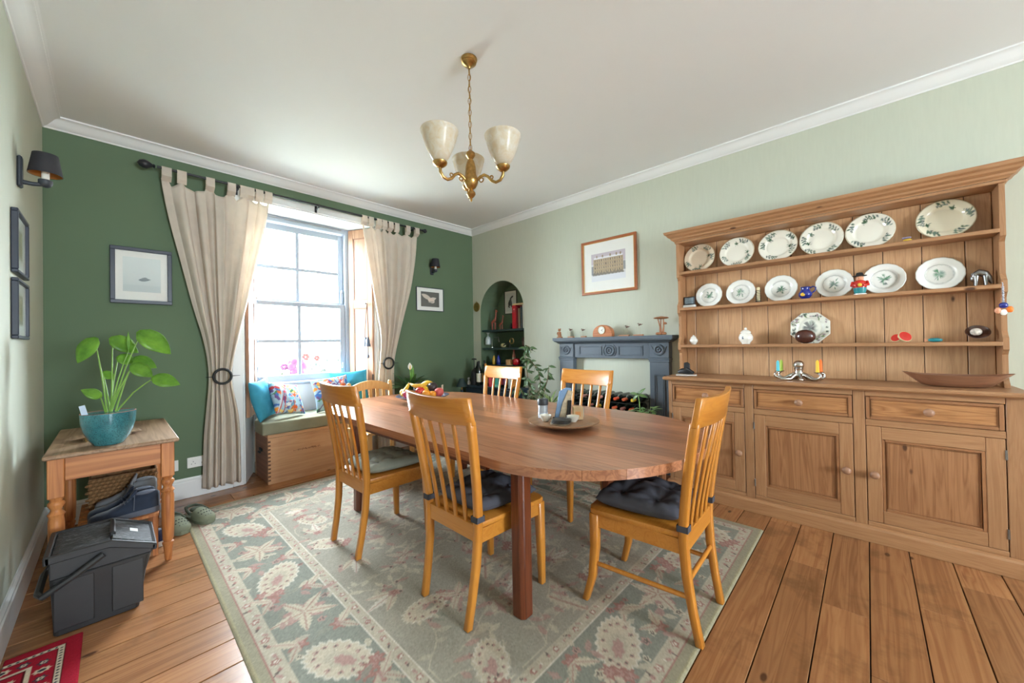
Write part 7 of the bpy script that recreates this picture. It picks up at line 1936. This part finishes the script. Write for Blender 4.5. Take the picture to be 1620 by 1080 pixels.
ls = thing('lazy_susan', 'round turned wooden lazy susan at the near half of the table', 'tray', (1.885, 1.360, TZ))
bm = B(); lathe(bm, [(0.085, 0.0005), (0.085, 0.012), (0.10, 0.014)], 28); done(bm, 'foot', mDWOOD, ls, smooth=40)
bm = B(); lathe(bm, [(0.10, 0.0145), (0.185, 0.017), (0.214, 0.030), (0.216, 0.036), (0.210, 0.038), (0.002, 0.035)], 48); done(bm, 'disc', wood('lazy_susan_wood', lin(112, 80, 56), lin(150, 114, 84), 0, ring=10, rough=0.35, vary=0.02), ls, smooth=35)
SZ = TZ+0.0385
def on_susan(rt, fw): return (1.885+rt*0.686+fw*0.727, 1.360-rt*0.727+fw*0.686, SZ)
a = thing('salt_grinder', 'clear grinder with dark grey cap on the lazy susan', 'grinder', on_susan(-0.118, 0.065))
bm = B(); lathe(bm, [(0.030, 0.0005), (0.031, 0.004), (0.030, 0.075), (0.027, 0.080)], 22); done(bm, 'jar', plain('clear_plastic_jar', lin(170, 176, 186), 0.12, coat=0.6), a, smooth=40)
bm = B(); lathe(bm, [(0.033, 0.0805), (0.0345, 0.084), (0.0345, 0.112), (0.030, 0.118), (0.004, 0.118)], 22); done(bm, 'cap', plain('dark_grey_cap', lin(62, 66, 72), 0.4), a, smooth=40)
bm = B(); lathe(bm, [(0.0305, 0.012), (0.0312, 0.013), (0.0312, 0.034), (0.0305, 0.035)], 22); done(bm, 'label', plain('blue_white_label', lin(186, 196, 214), 0.5, var=0.3, vscale=90), a, smooth=40)
def dish(label, pos, r, h):
    a = thing('small_bowl', label, 'bowl', pos, 0, 'small white bowls on the lazy susan')
    bm = B(); lathe(bm, [(r*0.5, 0.0005), (r*0.55, 0.004), (r*0.92, h*0.6), (r, h), (r*0.94, h), (r*0.85, h*0.6), (r*0.4, 0.008), (0.002, 0.007)], 26); done(bm, 'bowl', mCHINA, a, smooth=50)
dish('small white bowl in front of the salt grinder on the lazy susan', on_susan(-0.112, -0.035), 0.036, 0.036)
dish('small white bowl at the front of the lazy susan beside the dark coasters', on_susan(0.048, -0.075), 0.038, 0.036)
for k, (r_, m_) in enumerate(((0.058, 'pale'), (0.057, 'dark'), (0.056, 'dark'), (0.055, 'dark'))):
    lab = ['bottom coaster with pale rim in the stack on the lazy susan', 'second coaster up in the stack on the lazy susan', 'third coaster up in the stack on the lazy susan', 'topmost dark coaster of the stack on the lazy susan'][k]
    mt = plain('coaster_%d' % k, lin(124, 112, 92) if m_ == 'pale' else lin(52, 52, 50), 0.35, var=0.2, vscale=50)
    q = on_susan(-0.035, -0.125); bm = B(); lathe(bm, [(r_*0.96, 0.0003), (r_, 0.002), (r_, 0.005), (r_*0.95, 0.0068), (0.002, 0.0068)], 30); o = done(bm, 'coaster', mt, smooth=40)
    o.location = (q[0]+0.003*k, q[1]-0.002*k, q[2]+0.0072*k); prop(o, lab, 'coaster', 'coasters on the lazy susan')
a = thing('napkin_holder', 'upright napkin holder with blue and beige napkins on the lazy susan', 'napkin holder', on_susan(-0.005, 0.03), math.radians(-47))
bm = B(); box(bm, -0.055, 0.055, -0.022, 0.022, 0.0005, 0.006); done(bm, 'base', mIRON, a, bevel=0.002)
bm = B(); prism(bm, [(-0.045, 0.0065), (0.012, 0.0065), (0.062, 0.185), (0.03, 0.19), (-0.012, 0.168)], 1, -0.012, 0.006); done(bm, 'blue_napkins', plain('blue_paper', lin(128, 160, 200), 0.8, var=0.12), a, bevel=0.002)
bm = B(); prism(bm, [(-0.02, 0.0065), (0.028, 0.0065), (0.068, 0.168), (0.04, 0.178), (0.005, 0.10)], 1, -0.020, -0.0125); done(bm, 'beige_napkins', plain('beige_print_paper', lin(196, 182, 158), 0.8, var=0.25, vscale=50), a, bevel=0.002)
bm = B(); prism(bm, [(0.02, 0.0065), (0.05, 0.0065), (0.054, 0.06), (0.060, 0.115), (0.034, 0.115), (0.03, 0.06)], 1, -0.030, -0.0205); done(bm, 'clip', mIRON, a, bevel=0.003)
a = thing('tea_light_box', 'beige card box with orange print on the right of the lazy susan', 'box', on_susan(0.088, -0.005), math.radians(-47))
bm = B(); box(bm, -0.030, 0.030, -0.022, 0.022, 0.0005, 0.078); done(bm, 'box', plain('beige_card_box', lin(206, 176, 136), 0.5, var=0.15), a, bevel=0.002)
bm = B(); box(bm, -0.018, 0.014, -0.0232, -0.0222, 0.02, 0.05); done(bm, 'print', plain('orange_print', lin(214, 150, 92), 0.5), a)
a = thing('small_glass', 'small clear glass at the right of the lazy susan behind the card box', 'glass', on_susan(0.112, 0.035)); bm = B(); lathe(bm, [(0.018, 0.0005), (0.022, 0.05), (0.023, 0.062), (0.021, 0.062), (0.017, 0.006), (0.002, 0.005)], 20); done(bm, 'glass', mCLR, a, smooth=50)

# ================================================================== GARDEN OUTSIDE
bm = B(); box(bm, -12, 16, 4.8, 40, -0.6, -0.5); o = struct(bm, 'garden_ground', plain('pale_gravel', lin(142, 146, 132), 0.9, var=0.1))
def shrub(label, loc, n, spread, cols, seed, flowers=()):
    r = random.Random(seed)
    a = thing('garden_shrub', label, 'shrub', loc)
    bm = B()
    for q in range(7):
        an = q*0.9; tube(bm, [(0, 0, 0), (spread[0]*0.5*math.cos(an), spread[1]*0.5*math.sin(an), spread[2]*0.6), (spread[0]*0.8*math.cos(an), spread[1]*0.8*math.sin(an), spread[2]*0.95)], [0.012, 0.008, 0.004], 6)
    done(bm, 'branches', mBARK, a)
    bm = B()
    for q in range(n):
        th, ph = r.random()*2*PI, r.random(); rad = r.random()**0.4
        c = Vector((spread[0]*rad*math.cos(th), spread[1]*rad*math.sin(th), spread[2]*(0.25+0.75*ph)))
        d = Vector((r.uniform(-1, 1), r.uniform(-1, 1), r.uniform(-.5, 1))).normalized()*r.uniform(.05, .085); s = d.orthogonal().normalized()*0.03
        vs = [bm.verts.new(c-d), bm.verts.new(c+s), bm.verts.new(c+d), bm.verts.new(c-s)]; bm.faces.new(vs)
    o = done(bm, 'foliage', cols, a); o['kind'] = 'stuff'
    for (fx, fz, rr, m_) in flowers:
        bm = B()
        for q in range(6):
            an = q*PI/3; ellipsoid(bm, (fx+rr*0.6*math.cos(an), -spread[1]*0.9, fz+rr*0.6*math.sin(an)), rr*0.5, rr*0.3, rr*0.5, 8, 6)
        done(bm, 'flower', m_, a, smooth=60)
mGL = leafmat('garden_leaf', lin(34, 48, 24), lin(58, 70, 40), 0.1); mGL2 = leafmat('grey_garden_leaf', lin(50, 58, 52), lin(78, 84, 78), 0.1)
mPUR = plain('purple_petals', lin(74, 14, 58), 0.6); mREDP = plain('red_petals', lin(96, 20, 18), 0.6)
shrub('green garden shrub with purple and red flowers seen low through the window', (1.66, 5.7, -0.5), 900, (0.30, 0.28, 1.42), mGL, 2, [(0.0, 1.50, 0.12, mPUR), (0.10, 1.62, 0.05, mREDP), (0.24, 1.60, 0.04, mREDP), (-0.16, 1.50, 0.045, mPUR), (-0.08, 1.54, 0.04, mPUR)])
shrub('grey leaved garden shrub seen at the lower right of the window', (2.42, 6.05, -0.5), 900, (0.42, 0.30, 1.60), mGL2, 3)
shrub('sparse grey garden shrub seen at the lower left of the window', (1.10, 5.9, -0.5), 260, (0.25, 0.25, 1.44), mGL2, 4)
